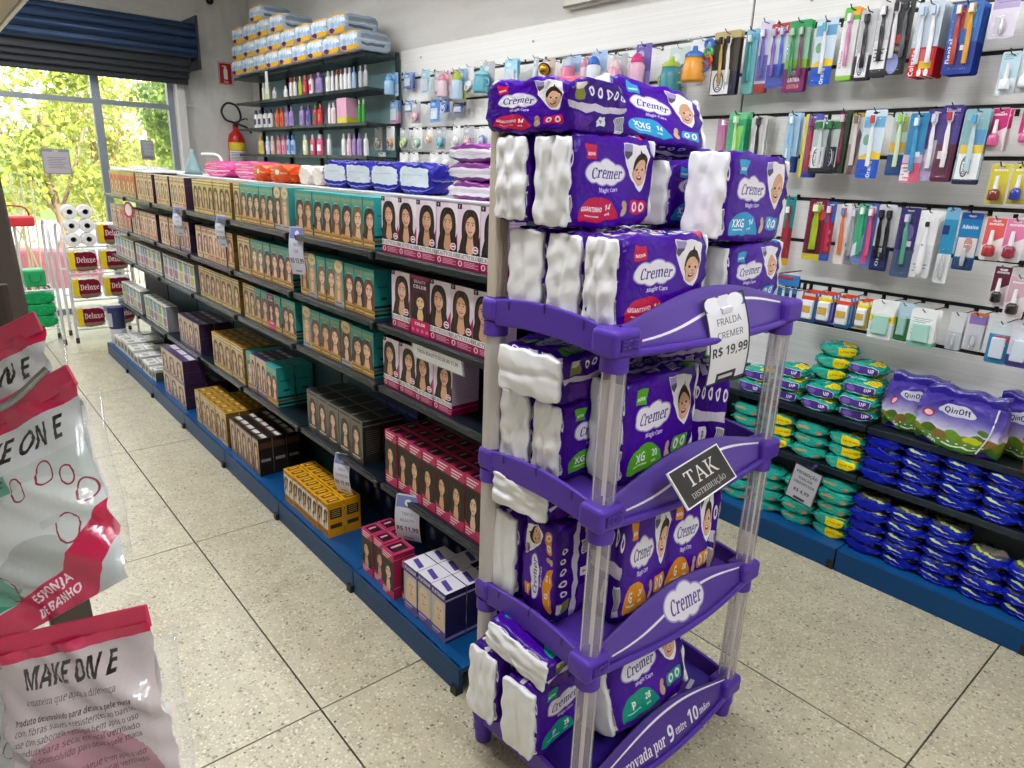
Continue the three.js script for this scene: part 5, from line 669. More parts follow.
const bottleG = (k, w, h) => G(`bt${k}${w},${h}`, () => new THREE.LatheGeometry([[0, 0], [w * 0.42, 0], [w * 0.5, h * 0.05], [w * 0.46, h * 0.35], [w * 0.5, h * 0.6], [w * 0.3, h * 0.68], [0, h * 0.68]].map((p) => new THREE.Vector2(...p)), 14));
const BABY = { sky: ['#9fcbea', '#5f9fd6', 'sky'], rosewhite: ['#f0d4da', '#e08fa6', 'rosewhite'], bluelime: ['#b9d6e8', '#b5c93a', 'bluelime'], bluepink: ['#e884a6', '#c9d6ea', 'babycard'], blue: ['#dfe6ee', '#2f6fd0', 'babycard'], pink: ['#eba9bd', '#f3cdd8', 'greycard'], magenta: ['#e7b3cc', '#d8247c', 'violetcard2'], teal: ['#5fb0c0', '#8fd0d8', 'greycard'], tealcup: ['#3f8f9a', '#a9c23a', 'tealcard'], orange: ['#e8a038', '#3f6fc0', 'white2'], white: ['#e9e9ea', '#f6f6f6', 'white2'], cream: ['#ead8b6', '#f4ece0', 'white2'], green: ['#b5d07a', '#e3ecc8', 'greycard'], mint: ['#a8d3b5', '#d5e9da', 'white2'], peach: ['#f0c0a4', '#f7e0d2', 'white2'], rose: ['#d37f92', '#ecc3cb', 'greycard'], lilac: ['#6f78b8', '#cfd0ea', 'white2'], bluewhite: ['#5f86cc', '#e4ecf6', 'bluebits'] };
BABY.orangeP = BABY.orange; 
function hangItem(kind, art, w, h, t) { // parts in local axes: top at 0, front +z
  const L = h * 0.86;
  if (kind === 'brush' || kind === 'brush2') {
    part('backing_card', cardGeo(art, w, h), cardMat, t);
    const c = BR[art] ?? ['#cccccc', '#ffffff'], twin = kind === 'brush2', kid = art === 'kids';
    const inner = new THREE.Vector3(); const y = -h * 0.5, dx = twin ? Math.min(w * 0.22, 0.02) : 0;
    for (const s of twin ? [-1, 1] : [0]) { const b = toothbrush(s > 0 && c[2] ? c[2] : c[0], c[1], Math.min(L, 0.2), t, s * dx, 0.011, kid); b.position.y = y + h * 0.06; }
    part('blister', blisterG(Math.max(w * 0.78, 0.02), h * 0.84, 0.02), clear, t, [0, -h * 0.53, 0.0125]);
  } else if (kind === 'polish') {
    part('backing_card', cardGeo(art in CARD ? art : 'paleblue', w, h), cardMat, t);
    const col = { pink: '#d0508a', brown: '#7a2c1c', blue: '#26309a', red: '#a8242f', rose: '#8f1f3c', maroon: '#1f1a1c', black: '#231c1e', paleblue: '#e9eef2', palegrey: '#dfe3e6' }[art];
    part('bottle', G('pol' + w, () => new THREE.LatheGeometry([[0, 0], [w * 0.26, 0], [w * 0.32, h * 0.04], [w * 0.3, h * 0.22], [w * 0.16, h * 0.28], [0, h * 0.28]].map((p) => new THREE.Vector2(...p)), 16)), mat(col, 0.12, { clearcoat: 1 }), t, [0, -h * 0.9, w * 0.34 + 0.002]);
    part('cap', G('polc' + w, () => new THREE.CylinderGeometry(w * 0.09, w * 0.14, h * 0.34, 12)), mat('#eeeeee', 0.3), t, [0, -h * 0.46, w * 0.34 + 0.002]);
  } else if (kind === 'floss') {
    part('backing_card', cardGeo(art, w, h), cardMat, t); part('floss_case', rbox(w * 0.8, h * 0.62, 0.025, 0.008), mat('#e9ecef', 0.25), t, [0, -h * 0.58, 0.0145]); part('label_band', rbox(w * 0.62, h * 0.22, 0.004, 0.001), mat('#c9a84a', 0.4), t, [0, -h * 0.56, 0.028]); part('header', rbox(w * 0.96, 0.018, 0.01, 0.003), mat(art === 'flossblue' || art === 'flossblue2' ? '#d2452a' : '#e2cc24', 0.4), t, [0, -0.03, 0.006]);
  } else if (kind === 'electric') {
    part('backing_card', cardGeo('white2', w, h), cardMat, t); part('brush_body', G('elec', () => new THREE.LatheGeometry([[0, 0], [0.012, 0.003], [0.014, 0.06], [0.011, 0.12], [0.006, 0.135], [0.005, 0.18], [0, 0.18]].map((p) => new THREE.Vector2(...p)), 16)), mat('#f2f3f4', 0.2), t, [0, -h * 0.94, 0.017]); part('brush_head', rbox(0.014, 0.02, 0.014, 0.004), mat('#2d2f36', 0.4), t, [0, -h * 0.2, 0.017]); part('button', cyl(0.004, 0.004, 0.004, 10), mat('#9aa0a8', 0.4), t, [0, -h * 0.5, 0.03], [PI / 2, 0, 0]); part('blister', blisterG(w * 0.85, h * 0.9, 0.03), clear, t, [0, -h * 0.53, 0.018]);
  } else if (kind === 'tool') {
    part('backing_card', cardGeo(art in CARD ? art : 'clear', w, h), cardMat, t); part('tool_body', G('tool' + w, () => new THREE.LatheGeometry([[0, 0], [0.006, 0], [0.009, h * 0.1], [0.005, h * 0.3], [0, h * 0.32]].map((p) => new THREE.Vector2(...p)), 12)), mat('#d5d8da', 0.2, { metalness: 0.3 }), t, [0, -h * 0.92, 0.012]); part('blister', blisterG(w * 0.7, h * 0.44, 0.02), clear, t, [0, -h * 0.74, 0.012]);
  } else if (kind === 'card') {
    part('backing_card', cardGeo(art, w, h), cardMat, t); part('insert', rbox(w * 0.66, h * 0.5, 0.012, 0.005), mat(art.startsWith('floss') ? '#a9d6c8' : '#cfdbe6', 0.3), t, [0, -h * 0.62, 0.008]); part('blister', blisterG(w * 0.8, h * 0.62, 0.018), clear, t, [0, -h * 0.6, 0.011]);
  } else if (kind === 'bottle') {
    const [a, b, k] = BABY[art]; part('backing_card', cardGeo(k, w, h), cardMat, t); const bw = Math.min(w * 0.85, 0.085), bh = h * 0.92;
    part('bottle_body', bottleG('n', bw, bh), mat(a, 0.25), t, [0, -h * 0.97, bw / 2 + 0.003]); part('cap', lathe(`bc${bw}`, [[bw * 0.36, 0], [bw * 0.4, bh * 0.02], [bw * 0.38, bh * 0.1], [bw * 0.3, bh * 0.2], [bw * 0.16, bh * 0.27], [0, bh * 0.28]], 14), mat(b, 0.25), t, [0, -h * 0.97 + bh * 0.66, bw / 2 + 0.003]); part('blister', blisterG(Math.min(w * 0.95, bw + 0.01), h * 0.9, bw + 0.008), clear, t, [0, -h * 0.54, bw / 2 + 0.005]);
  } else if (kind === 'cup') {
    const [a, b, k] = BABY[art]; part('backing_card', cardGeo(k, w, h), cardMat, t); const r = Math.min(w * 0.44, 0.055), H = h * 0.54;
    part('cup_body', lathe(`cup${r},${H}`, [[0, 0], [r * 0.9, 0.002], [r, H * 0.15], [r * 0.92, H * 0.7], [r * 0.8, H], [0, H]], 18), mat(a, 0.2), t, [0, -h * 0.97, r + 0.004]); const lid = part('lid', lathe(`cl${r}`, [[r * 0.86, 0], [r * 0.86, 0.012], [r * 0.6, 0.024], [r * 0.25, 0.03], [r * 0.2, 0.05], [0, 0.052]], 16), mat(b, 0.25), t, [0, -h * 0.97 + H, r + 0.004]); for (const s of [-1, 1]) part('handle', G(`ch${r}`, () => new THREE.TorusGeometry(r * 0.4, 0.005, 6, 14)), mat(b, 0.3), t, [s * r * 1.0, -h * 0.97 + H * 0.6, r + 0.004]);
    if (art === 'orange') ['#3f78d0', '#5fb53a', '#e0452c'].forEach((c, i) => part('ring', G('ring' + i, () => new THREE.TorusGeometry(0.02, 0.008, 8, 16)), mat(c, 0.3), t, [r * 0.9, -0.03 - i * 0.035, 0.02])); part('blister', blisterG(w * 0.94, h * 0.94, r * 2 + 0.006), clear, t, [0, -h * 0.52, r + 0.005]);
  } else if (kind === 'rattle') {
    part('backing_card', cardGeo('gold', w, h), cardMat, t); part('ball', new THREE.SphereGeometry(0.035, 16, 12), mat('#c99a34', 0.15, { metalness: 0.8 }), t, [0, -h * 0.5, 0.038]); part('band', new THREE.TorusGeometry(0.034, 0.006, 6, 20), mat('#1d1712', 0.3), t, [0, -h * 0.5, 0.038], [0.6, 0.3, 0]); part('stick', cyl(0.005, 0.005, 0.06, 8), mat('#a9746a', 0.4), t, [0.012, -h * 0.85, 0.03]);
  } else { // pacifier
    const [a, b, k] = BABY[art]; part('backing_card', cardGeo(k, w, h), cardMat, t); const r = Math.min(w * 0.42, 0.042);
    part('shield', G(`ps${r}`, () => { const g = new THREE.SphereGeometry(r, 16, 10); g.scale(1, 0.8, 0.3); return g; }), mat(a, 0.25), t, [0, -h * 0.68, 0.016]); part('ring', G(`pr${r}`, () => new THREE.TorusGeometry(r * 0.55, 0.004, 6, 16)), mat(b, 0.25), t, [0, -h * 0.76, 0.03]); part('knob', cyl(r * 0.3, r * 0.34, 0.012, 12), mat(b, 0.25), t, [0, -h * 0.66, 0.026], [PI / 2, 0, 0]); part('blister', blisterG(w * 0.85, h * 0.55, 0.034), clear, t, [0, -h * 0.68, 0.019]);
  }
}
const KIND = { brush: ['toothbrush_pack', 'toothbrush'], brush2: ['toothbrush_pack', 'toothbrush'], polish: ['nail_polish_card', 'nail polish'], floss: ['floss_pack', 'floss'], electric: ['toothbrush_pack', 'toothbrush'], tool: ['tool_card', 'care card'], card: ['hanging_card', 'card'], bottle: ['baby_bottle_pack', 'baby bottle'], cup: ['sippy_cup_pack', 'cup'], rattle: ['rattle_card', 'rattle'], pacifier: ['pacifier_card', 'pacifier'] };
const STEP = { brush: 0.024, brush2: 0.024, polish: 0.045, floss: 0.032, electric: 0.036, tool: 0.025, card: 0.023, bottle: 0.095, cup: 0.12, rattle: 0.08, pacifier: 0.05 };
const hookMat = mat('#2a2a2c', 0.35, { metalness: 0.7 });
function W(kind, z, y, w, h, xf, n, art, label) {
  const [name, cat] = KIND[kind], step = STEP[kind], tilt = (rnd() - 0.5) * 0.05;
  let first;
  n = Math.min(n, Math.max(1, Math.floor((3.19 - xf - 0.01) / step)));
  for (let i = 0; i < n; i++) {
    const words = label.split(' ');
    if (words.length > 8) words.length = 8; while (/^(and|with|a|an|the|of|in|on|,|behind|beside|under|above)$/.test(words.at(-1))) words.pop();
    let t; const lab = i ? `${ORD[i]} in line on the hook behind the ${words.join(' ')}` : label;
    if (!first) { first = t = thing(name, lab, cat, [xf + 0.02, y, z], -PI / 2, n > 1 ? `${label} and those behind` : null); hangItem(kind, art, w, h, t); t.rotation.z = 0; }
    else { t = first.clone(); t.name = numbered(name); t.userData = { label: lab, category: cat, group: first.userData.group }; scene.add(t); t.position.x = xf + 0.02 + i * step; }
    t.rotation.y = -PI / 2 + tilt * (i ? 0.6 : 1);
  }
  const len = 3.205 - xf + 0.012, t = thing('slat_hook', `dark wire hook carrying the ${label}`.split(' ').slice(0, 15).join(' ').replace(/( and| with| a| an| the| of| in| on| behind| beside)+$/, ''), 'hook', [3.205, y - 0.008, z]);
  part('prong', wire([[0, 0, 0], [-len + 0.012, 0, 0], [-len, 0.014, 0]], 0.0022, 5), hookMat, t); part('hook_plate', box(0.006, 0.024, 0.016), hookMat, t, [-0.004, 0.006, 0]);
}
W('brush',-1.961,2.292,0.063,0.278,3.08,2,'aqua','aqua toothbrush in slim clear pack beside the vertical wall seam');
W('brush',-1.896,2.318,0.056,0.303,3.08,2,'violet','violet toothbrush pack left of the red-topped round pack');
W('brush2',-1.810,2.295,0.093,0.266,3.06,1,'redtop','rounded clear pack with red top and purple and blue brushes');
W('brush2',-1.713,2.294,0.103,0.287,3.05,2,'greenpink','twin toothbrush pack with green top and magenta printed base');
W('brush',-1.593,2.286,0.093,0.259,3.05,1,'oralblue','blue and yellow toothbrush card on the top row');
W('brush',-1.488,2.313,0.063,0.275,3.04,3,'mint','white and lime green toothbrush card with pink handle');
W('brush',-1.408,2.291,0.068,0.260,3.02,2,'oralblack','black toothbrush card with white oval label, top row');
W('brush',-1.345,2.319,0.054,0.281,3.02,2,'blackwhite','black and white slim toothbrush card, top row');
W('brush2',-1.281,2.330,0.083,0.289,3.02,1,'blackdisc','black twin toothbrush card with lilac disc and red oval');
W('brush2',-1.173,2.284,0.092,0.257,3.0,5,'colgate','red and silver toothbrush card, front of a deep stack');
W('brush2',-1.041,2.261,0.099,0.238,2.98,4,'dental','blue card with rainbow family toothbrushes, front of a stack');
W('tool',-0.935,2.296,0.080,0.159,3.02,1,'lilac','lilac nail care card hanging at the upper right edge');
W('polish',-0.883,2.090,0.058,0.143,3.02,1,'paleblue','pale blue card with a white bottle, upper right');
W('polish',-0.827,2.106,0.059,0.154,3.03,1,'palegrey','pale grey nail care card cut by the right edge');
W('brush',-2.047,1.907,0.090,0.194,3.08,1,'pinkbath','pink card half hidden behind the upper right diaper pack');
W('brush',-1.972,1.930,0.093,0.254,3.06,3,'green','bright green toothbrush card left of the black and white ones');
W('brush',-1.851,1.912,0.073,0.243,3.06,4,'blackgrey','black toothbrush on grey card, front of pale stack');
W('brush',-1.678,1.919,0.062,0.254,3.05,2,'oralice','ice blue toothbrush card with a navy base');
W('brush',-1.584,1.910,0.069,0.265,3.04,2,'redblue','blue and yellow card with a red toothbrush');
W('brush2',-1.506,1.882,0.114,0.219,3.02,1,'oraltwin','twin black and white toothbrush pack with green bristle tops');
W('brush',-1.447,1.918,0.043,0.252,3.04,2,'wine','slim wine red toothbrush pack on the middle row');
W('brush',-1.385,1.907,0.046,0.244,3.03,2,'silver','silver and brown toothbrush pack beside the yellow and blue card');
W('brush',-1.304,1.913,0.087,0.264,3.0,1,'oralblue2','blue and yellow toothbrush card on the middle row');
W('brush',-1.199,1.901,0.064,0.238,3.0,1,'limenavy','lime toothbrush on a navy based card');
W('brush',-1.129,1.893,0.069,0.255,2.98,1,'bluepink','blue and pink slanting toothbrush card');
W('brush',-1.074,1.907,0.063,0.259,2.99,1,'purplewhite','purple card with a white toothbrush');
W('brush',-1.019,1.917,0.068,0.272,2.98,2,'purplewine','purple and wine card with a red and white toothbrush');
W('brush',-0.932,1.900,0.081,0.262,2.97,2,'oralteal','toothbrush card with yellow band and white oval label beside the nail polish');
W('polish',-0.871,1.903,0.059,0.145,3.0,2,'pink','nail polish in pink bottle on magenta card');
W('polish',-0.780,1.896,0.050,0.124,3.0,1,'pink','nail polish card cut by the right edge, middle row');
W('polish',-0.823,1.713,0.062,0.141,2.98,1,'brown','brown nail polish on yellow card');
W('polish',-0.758,1.714,0.059,0.138,2.98,1,'blue','blue nail polish on yellow card');
W('brush',-1.671,1.559,0.050,0.317,3.12,1,'tealred','slim teal and red pack peeking behind the diaper packs');
W('brush',-1.507,1.554,0.087,0.265,3.06,1,'kids','maroon card with chunky lime green child toothbrush');
W('brush',-1.448,1.548,0.044,0.257,3.06,1,'kidsred','slim red and blue child toothbrush card');
W('brush',-1.384,1.543,0.043,0.258,3.06,1,'orange','orange toothbrush in white slim pack, lower row');
W('brush',-1.343,1.538,0.038,0.252,3.07,1,'grey','grey slim toothbrush pack on the lower row');
W('brush',-1.300,1.548,0.054,0.248,3.05,1,'greenblue','green and blue diagonal toothbrush card');
W('brush',-1.260,1.551,0.044,0.262,3.04,1,'bluerose','blue card with rose handle on the lower row');
W('brush2',-1.200,1.550,0.071,0.269,3.03,1,'blacknavy','black bristled twin brushes on a navy card');
W('brush',-1.101,1.544,0.074,0.274,3.0,1,'purplegreen','dark purple card with green toothbrush, lower row');
W('electric',-1.024,1.538,0.067,0.260,2.99,3,'white','white battery toothbrush card, front of a stack');
W('tool',-0.951,1.553,0.048,0.287,3.0,1,'tealsilver','teal card with small silver fitting at its foot');
W('tool',-0.881,1.539,0.072,0.212,2.99,1,'adhesive','blue denture adhesive card with clear window');
W('polish',-0.795,1.528,0.065,0.153,2.97,1,'red','red nail polish on coral red card');
W('polish',-0.732,1.529,0.065,0.153,2.97,1,'rose','dark rose nail polish on pink card');
W('polish',-0.738,1.359,0.055,0.144,2.97,1,'maroon','black nail polish on maroon card');
W('polish',-0.676,1.333,0.062,0.149,2.95,1,'black','black nail polish on dusty pink card');
W('floss',-1.450,1.158,0.069,0.138,3.0,3,'flossblue','leftmost white and blue floss box under red and yellow tops');
W('floss',-1.374,1.161,0.066,0.136,3.0,3,'flossviolet','white and violet floss box second from the left');
W('floss',-1.287,1.162,0.063,0.138,2.99,3,'flossblue2','white and blue floss box third from the left');
W('floss',-1.207,1.158,0.049,0.123,2.99,3,'flossyellow','white and yellow floss box beside the white cards');
W('card',-1.120,1.169,0.093,0.157,2.97,3,'flosswhite','white card with yellow band and mint floss');
W('card',-1.048,1.169,0.052,0.150,3.0,2,'flossgreen','green floss card between two white ones');
W('card',-0.957,1.162,0.095,0.146,2.95,3,'flossround','white rounded floss card with mint foot');
W('tool',-0.849,1.167,0.050,0.145,2.98,2,'clear','clear slim pouch above the purple wipes bag');
W('tool',-0.783,1.175,0.054,0.138,2.98,2,'clearviolet','clear pouch with violet top beside the slim pouch');
W('card',-0.697,1.162,0.067,0.156,2.96,1,'bluecard','teal blue card pack at the right under black polish');
W('card',-0.627,1.168,0.070,0.159,2.95,1,'violetcard','white and violet pack at the right edge');
W('bottle',-5.172,2.342,0.125,0.175,3.1,2,'sky','small sky blue baby bottle beside the far bottle shelves');
W('card',-4.994,2.331,0.125,0.113,3.12,2,'bluebits','cluster of short blue baby cards');
W('card',-4.716,2.329,0.123,0.171,3.1,1,'paleblue2','pale blue slim baby card');
W('card',-4.543,2.309,0.106,0.160,3.1,1,'greycard','grey clear baby card beside pale blue one');
W('bottle',-4.405,2.291,0.092,0.178,3.08,1,'rosewhite','white and rose slim baby bottle');
W('card',-4.328,2.301,0.080,0.217,3.1,1,'olive','slim olive card among baby bottles');
W('bottle',-4.195,2.292,0.097,0.211,3.06,1,'bluelime','blue and lime slim baby bottle');
W('pacifier',-4.135,2.309,0.085,0.184,3.08,1,'white','white pacifier card beside the clear teal cup');
W('cup',-3.885,2.310,0.125,0.207,3.05,1,'teal','small teal cup in large clear blister');
W('card',-3.671,2.311,0.125,0.177,3.06,2,'aquafoil','aqua patterned pouch left of the diaper stack top');
W('card',-3.476,2.310,0.046,0.160,3.1,1,'greycard','slim grey card left of the golden rattle');
W('rattle',-3.336,2.284,0.110,0.123,3.08,1,'gold','gold and black ball rattle on a card');
W('bottle',-3.103,2.277,0.115,0.176,3.06,2,'bluepink','pink bottle on a blue baby card');
W('bottle',-3.013,2.267,0.053,0.159,3.08,1,'rosewhite','slim rose baby bottle between blue ones');
W('bottle',-2.890,2.283,0.113,0.217,3.05,2,'blue','blue and white baby bottle');
W('bottle',-2.726,2.251,0.101,0.220,3.04,1,'pink','pale pink baby bottle left of the magenta one');
W('bottle',-2.559,2.283,0.105,0.266,3.03,2,'magenta','magenta and blue baby bottle in purple backed pack');
W('cup',-2.334,2.248,0.125,0.237,3.04,1,'tealcup','teal sippy cup with lime lid in clear pack');
W('cup',-2.159,2.257,0.122,0.206,2.98,1,'orange','orange sippy cup with blue and rainbow top');
W('brush2',-2.027,2.276,0.141,0.273,2.98,2,'oralgold','black and gold toothbrush pack with white oval label in front of pink');
W('card',-5.178,2.136,0.125,0.173,3.1,2,'bluepink2','blue and pink small card, second far row');
W('card',-4.982,2.128,0.125,0.087,3.12,1,'bluebits','short pale blue baby card, second far row');
W('pacifier',-4.818,2.110,0.125,0.157,3.08,1,'pink','pink pacifier on blue card');
W('card',-4.558,2.112,0.125,0.159,3.08,1,'bluefoil','bright blue patterned baby card, second far row');
W('pacifier',-4.451,2.116,0.105,0.095,3.1,1,'bluewhite','blue and white small pacifier card');
W('card',-4.322,2.084,0.125,0.073,3.12,1,'navybits','short navy card cluster, second far row');
W('pacifier',-5.436,1.937,0.125,0.183,3.1,1,'cream','cream pacifier beside the bottle shelves');
W('pacifier',-5.205,1.939,0.125,0.185,3.08,1,'orange','orange pacifier, third far row');
W('pacifier',-5.021,1.928,0.125,0.166,3.1,1,'green','green pacifier, third far row');
W('pacifier',-4.830,1.925,0.125,0.162,3.1,1,'mint','mint pacifier beside the green one');
W('pacifier',-4.661,1.921,0.079,0.122,3.1,1,'peach','small peach pacifier card');
W('pacifier',-4.478,1.916,0.125,0.154,3.08,1,'teal','teal pacifier on white card');
W('pacifier',-4.309,1.927,0.092,0.158,3.1,1,'white','white pacifier ring card');
W('pacifier',-4.136,1.916,0.125,0.153,3.08,1,'rose','rose pacifier in clear pack');
W('pacifier',-3.964,1.912,0.101,0.130,3.08,1,'lilac','lilac pacifier beside the diaper stack');
W('pacifier',-5.384,1.738,0.125,0.129,3.1,1,'white','cream white baby item on the lowest far row');
W('pacifier',-5.032,1.739,0.125,0.124,3.1,1,'white','white white baby item on the lowest far row');
W('pacifier',-4.882,1.740,0.121,0.121,3.1,1,'white','pale white baby item on the lowest far row');
W('pacifier',-4.600,1.741,0.112,0.117,3.1,1,'white','clear white baby item on the lowest far row');
W('pacifier',-4.440,1.741,0.107,0.114,3.1,1,'white','milk white baby item on the lowest far row');
{ // bundle of long toothbrushes hung below a blue header, left of the floss
  for (let i = 0; i < 5; i++) { const t = thing('toothbrush_pack', `long blue sleeve toothbrush hanging left of the floss boxes, ${ORD[i]} from the left`, 'toothbrush', [3.0 + i * 0.012, 1.15, -1.66 + i * 0.03], -PI / 2 + 0.2, 'long sleeve toothbrushes'); part('sleeve', rbox(0.02, 0.2, 0.012, 0.004), mat(['#27408f', '#3f78b5', '#2f8f8c', '#24477f', '#2c5a6f'][i], 0.25), t, [0, -0.12, 0]); part('toothbrush', brushG(0.18), mat(['#7fb8e0', '#cfe4a0', '#6fb0d0', '#8fc0b0', '#3f6fb0'][i], 0.3), t, [0, -0.12, 0.008]); part('hang_tab', rbox(0.022, 0.03, 0.003, 0.001), mat('#4f86c6', 0.3), t, [0, -0.012, 0]); }
  const h = thing('header_card', 'blue header card above the long sleeve toothbrushes', 'card', [2.96, 1.2, -1.6], -PI / 2); part('card', rbox(0.24, 0.05, 0.006, 0.003), mat('#3a78bc', 0.3), h); part('red_band', rbox(0.12, 0.014, 0.003, 0.001), mat('#a83a3a', 0.4), h, [0.03, 0.012, 0.004]); part('hanger', wire([[0, 0.02, -0.003], [0, 0.02, -0.245]], 0.003), hookMat, h); for (let i = 0; i < 5; i++) { const k = thing('slat_hook', `dark wire hook of the long blue sleeve toothbrushes, ${ORD[i]} from the left`, 'hook', [3.205, 1.142, -1.66 + i * 0.03]); part('prong', wire([[0, 0, 0], [-0.19 + i * 0.012, 0, 0], [-0.212 + i * 0.012, 0.012, 0]], 0.0022, 5), hookMat, k); part('hook_plate', box(0.006, 0.03, 0.016), hookMat, k, [-0.004, 0.006, 0]); }
}
// ---------- far shelf unit with bottles, along the right wall ----------
{
  const t = thing('bottle_shelf_unit', 'teal backed shelf unit full of bottles at the far end of the right wall', 'shelf unit', [3.0, 0, -6.65]);
  const shelfM = mat('#2c3a3c', 0.35, { metalness: 0.3 });
  for (let b = 0; b < 4; b++) part('back_panel', box(0.015, 2.3, 0.715), mat('#86adad', 0.5), t, [0.2, 1.3, -1.08 + b * 0.72]);
  [2.47, 2.22, 1.96, 1.7, 1.44, 1.18, 0.9, 0.6, 0.3].forEach((y) => { for (let b = 0; b < 4; b++) { const s = part('shelf', rbox(0.3, 0.018, 0.71, 0.003), shelfM, t, [0.04, y - 0.009, -1.08 + b * 0.72]); part('front_edge', rbox(0.008, 0.026, 0.71, 0.002), mat('#23292b', 0.3), s, [-0.152, -0.003, 0]); part('bracket_clip', rbox(0.026, 0.034, 0.026, 0.006), mat('#0e0e10', 0.4), s, [-0.145, -0.004, 0.34]); } });
  for (let b = 0; b < 5; b++) part('upright', box(0.03, 2.5, 0.02), shelfM, t, [0.175, 1.25, -1.44 + b * 0.72]);
  part('kick_panel', box(0.015, 0.1, 2.88), blue, t, [-0.12, 0.05, 0]);
  const BC = { cream: ['#e4dfb8', '#efece0'], white: ['#ecebe9', '#dcdbd8'], redcap: ['#efe9e4', '#c0302c'], redcap2: ['#e8e6da', '#b8402c'], lime: ['#a8c04a', '#e6e2a0'], red: ['#bf3040', '#d86a50'], pinkwhite: ['#f0dfe4', '#c0547c'], lilac: ['#a68cc4', '#8f74b0'], whitered: ['#ede9e6', '#b5382e'], blue: ['#a3c0e2', '#4f78c0'], grey: ['#b9bcbd', '#8f9396'], whitenavy: ['#e6e4dc', '#26305e'], orange: ['#e0693a', '#c8452a'], violet: ['#7a68a8', '#5a4a90'], redgreen: ['#c23848', '#3f7a3c'], rosewhite: ['#f0dde0', '#e8e4e4'], green: ['#3f9e3c', '#b9dca0'], yellow: ['#d8c878', '#c9a83a'], bluewhite: ['#c3cfe8', '#e8ecf4'], peach: ['#e8b9a4', '#f2dace'], pink: ['#e39aa8', '#d87088'], whiteyellow: ['#eee2a8', '#f4f2ee'], rose: ['#e0567c', '#f2e6ea'], palepink: ['#ecc3d0', '#f2dce4'] };
  const rows = 'cream -7.50 0.036,cream -7.43 0.031,cream -7.37 0.030,white -7.21 0.053,white -6.94 0.050,redcap -6.81 0.045,redcap2 -6.72 0.048,lime -6.60 0.047,red -6.49 0.062,pinkwhite -6.36 0.061,lilac -6.20 0.101,white -6.02 0.060,white -5.94 0.037,whitered -5.86 0.036,whitered -5.78 0.035,white -5.70 0.049,white -5.63 0.041,blue -5.55 0.043,grey -5.44 0.046,grey -5.36 0.045|whitenavy -7.75 0.071,whitenavy -7.62 0.069,whitenavy -7.48 0.067,whitenavy -7.35 0.066,orange -7.17 0.063,orange -7.06 0.057,lilac -6.94 0.060,lilac -6.83 0.059,lilac -6.59 0.069,violet -6.45 0.063,redgreen -6.30 0.069,red -6.20 0.063,rosewhite -6.02 0.038,rosewhite -5.94 0.056,green -5.48 0.040,green -5.41 0.036|yellow -7.65 0.097,bluewhite -7.47 0.073,peach -7.34 0.071,pink -7.18 0.074,pink -7.05 0.062,blue -6.94 0.056,blue -6.83 0.078,whiteyellow -6.55 0.077,rose -6.38 0.062,rose -6.23 0.096,white -6.05 0.050,white -5.77 0.050,palepink -5.67 0.053,lilac -5.58 0.045,lilac -5.49 0.050,white -5.38 0.046'.split('|'), yb = [2.2205, 1.9605, 1.7005], cnt = {};
  rows.forEach((r, ri) => r.split(',').filter(Boolean).forEach((s) => {
    const [c, z, w] = s.split(' '), k = c + ri, n = cnt[k] = (cnt[k] ?? -1) + 1, col = BC[c], ww = Math.max(0.035, +w), h = ri === 0 ? (c === 'white' && n < 2 ? 0.12 : 0.18) : 0.185;
    const plain = { whitenavy: 'white bottle with navy cap', redcap: 'white bottle with red cap', redcap2: 'cream bottle with red cap', whitered: 'small white bottle with red cap', whiteyellow: 'yellow and white bottle', redgreen: 'red bottle with green cap', bluewhite: 'pale blue bottle', rosewhite: 'white and rose bottle', pinkwhite: 'pink and white bottle', palepink: 'pale pink bottle' }[c] ?? `${c} bottle`;
    const o = thing('shampoo_bottle', `${plain}, ${ORD[n]} of these from left, ${['upper', 'middle', 'lower'][ri]} bottle shelf`, 'bottle', [2.97, yb[ri], +z], -PI / 2, `bottles on the ${['upper', 'middle', 'lower'][ri]} far shelf`);
    const flat = ww > 0.07, g = G(`sb${ww.toFixed(3)}${h}`, () => { const q = new THREE.LatheGeometry([[0, 0], [0.46, 0], [0.5, 0.04], [0.5, 0.62], [0.44, 0.72], [0.2, 0.78], [0.18, 0.8], [0, 0.8]].map((p) => new THREE.Vector2(p[0] * ww, p[1] * h)), 16); q.scale(1, 1, flat ? 0.6 : 0.85); return q; });
    part('bottle_body', g, mat(col[0], 0.28), o); part('cap', cyl(ww * 0.2, ww * 0.24, h * 0.2, 12), mat(col[1], 0.3), o, [0, h * 0.89, 0]); if (ww > 0.05) part('label', G(`lb${ww.toFixed(3)}${h}`, () => { const q = new THREE.CylinderGeometry(ww * 0.505, ww * 0.505, h * 0.3, 14, 1, true, -0.9, 1.8); q.scale(1, 1, flat ? 0.62 : 0.87); return q; }), mat(col[1], 0.4), o, [0, h * 0.36, 0]);
  }));
  const p = thing('pink_carton', 'tall pink and yellow carton on the middle bottle shelf', 'box', [2.96, 1.9605, -5.68]); part('upper_half', box(0.1, 0.15, 0.17), mat('#e3a9c2', 0.4), p, [0, 0.125, 0]); part('lower_half', box(0.1, 0.05, 0.17), mat('#d8c640', 0.4), p, [0, 0.0255, 0]);
  solo('white_tag', signBoard('white', 0.06, 0.2, 0.004), signMat, 'white hanging label in front of the upper bottle shelf', 'tag', [2.83, 2.36, -7.05], [0, -PI / 2, 0]);
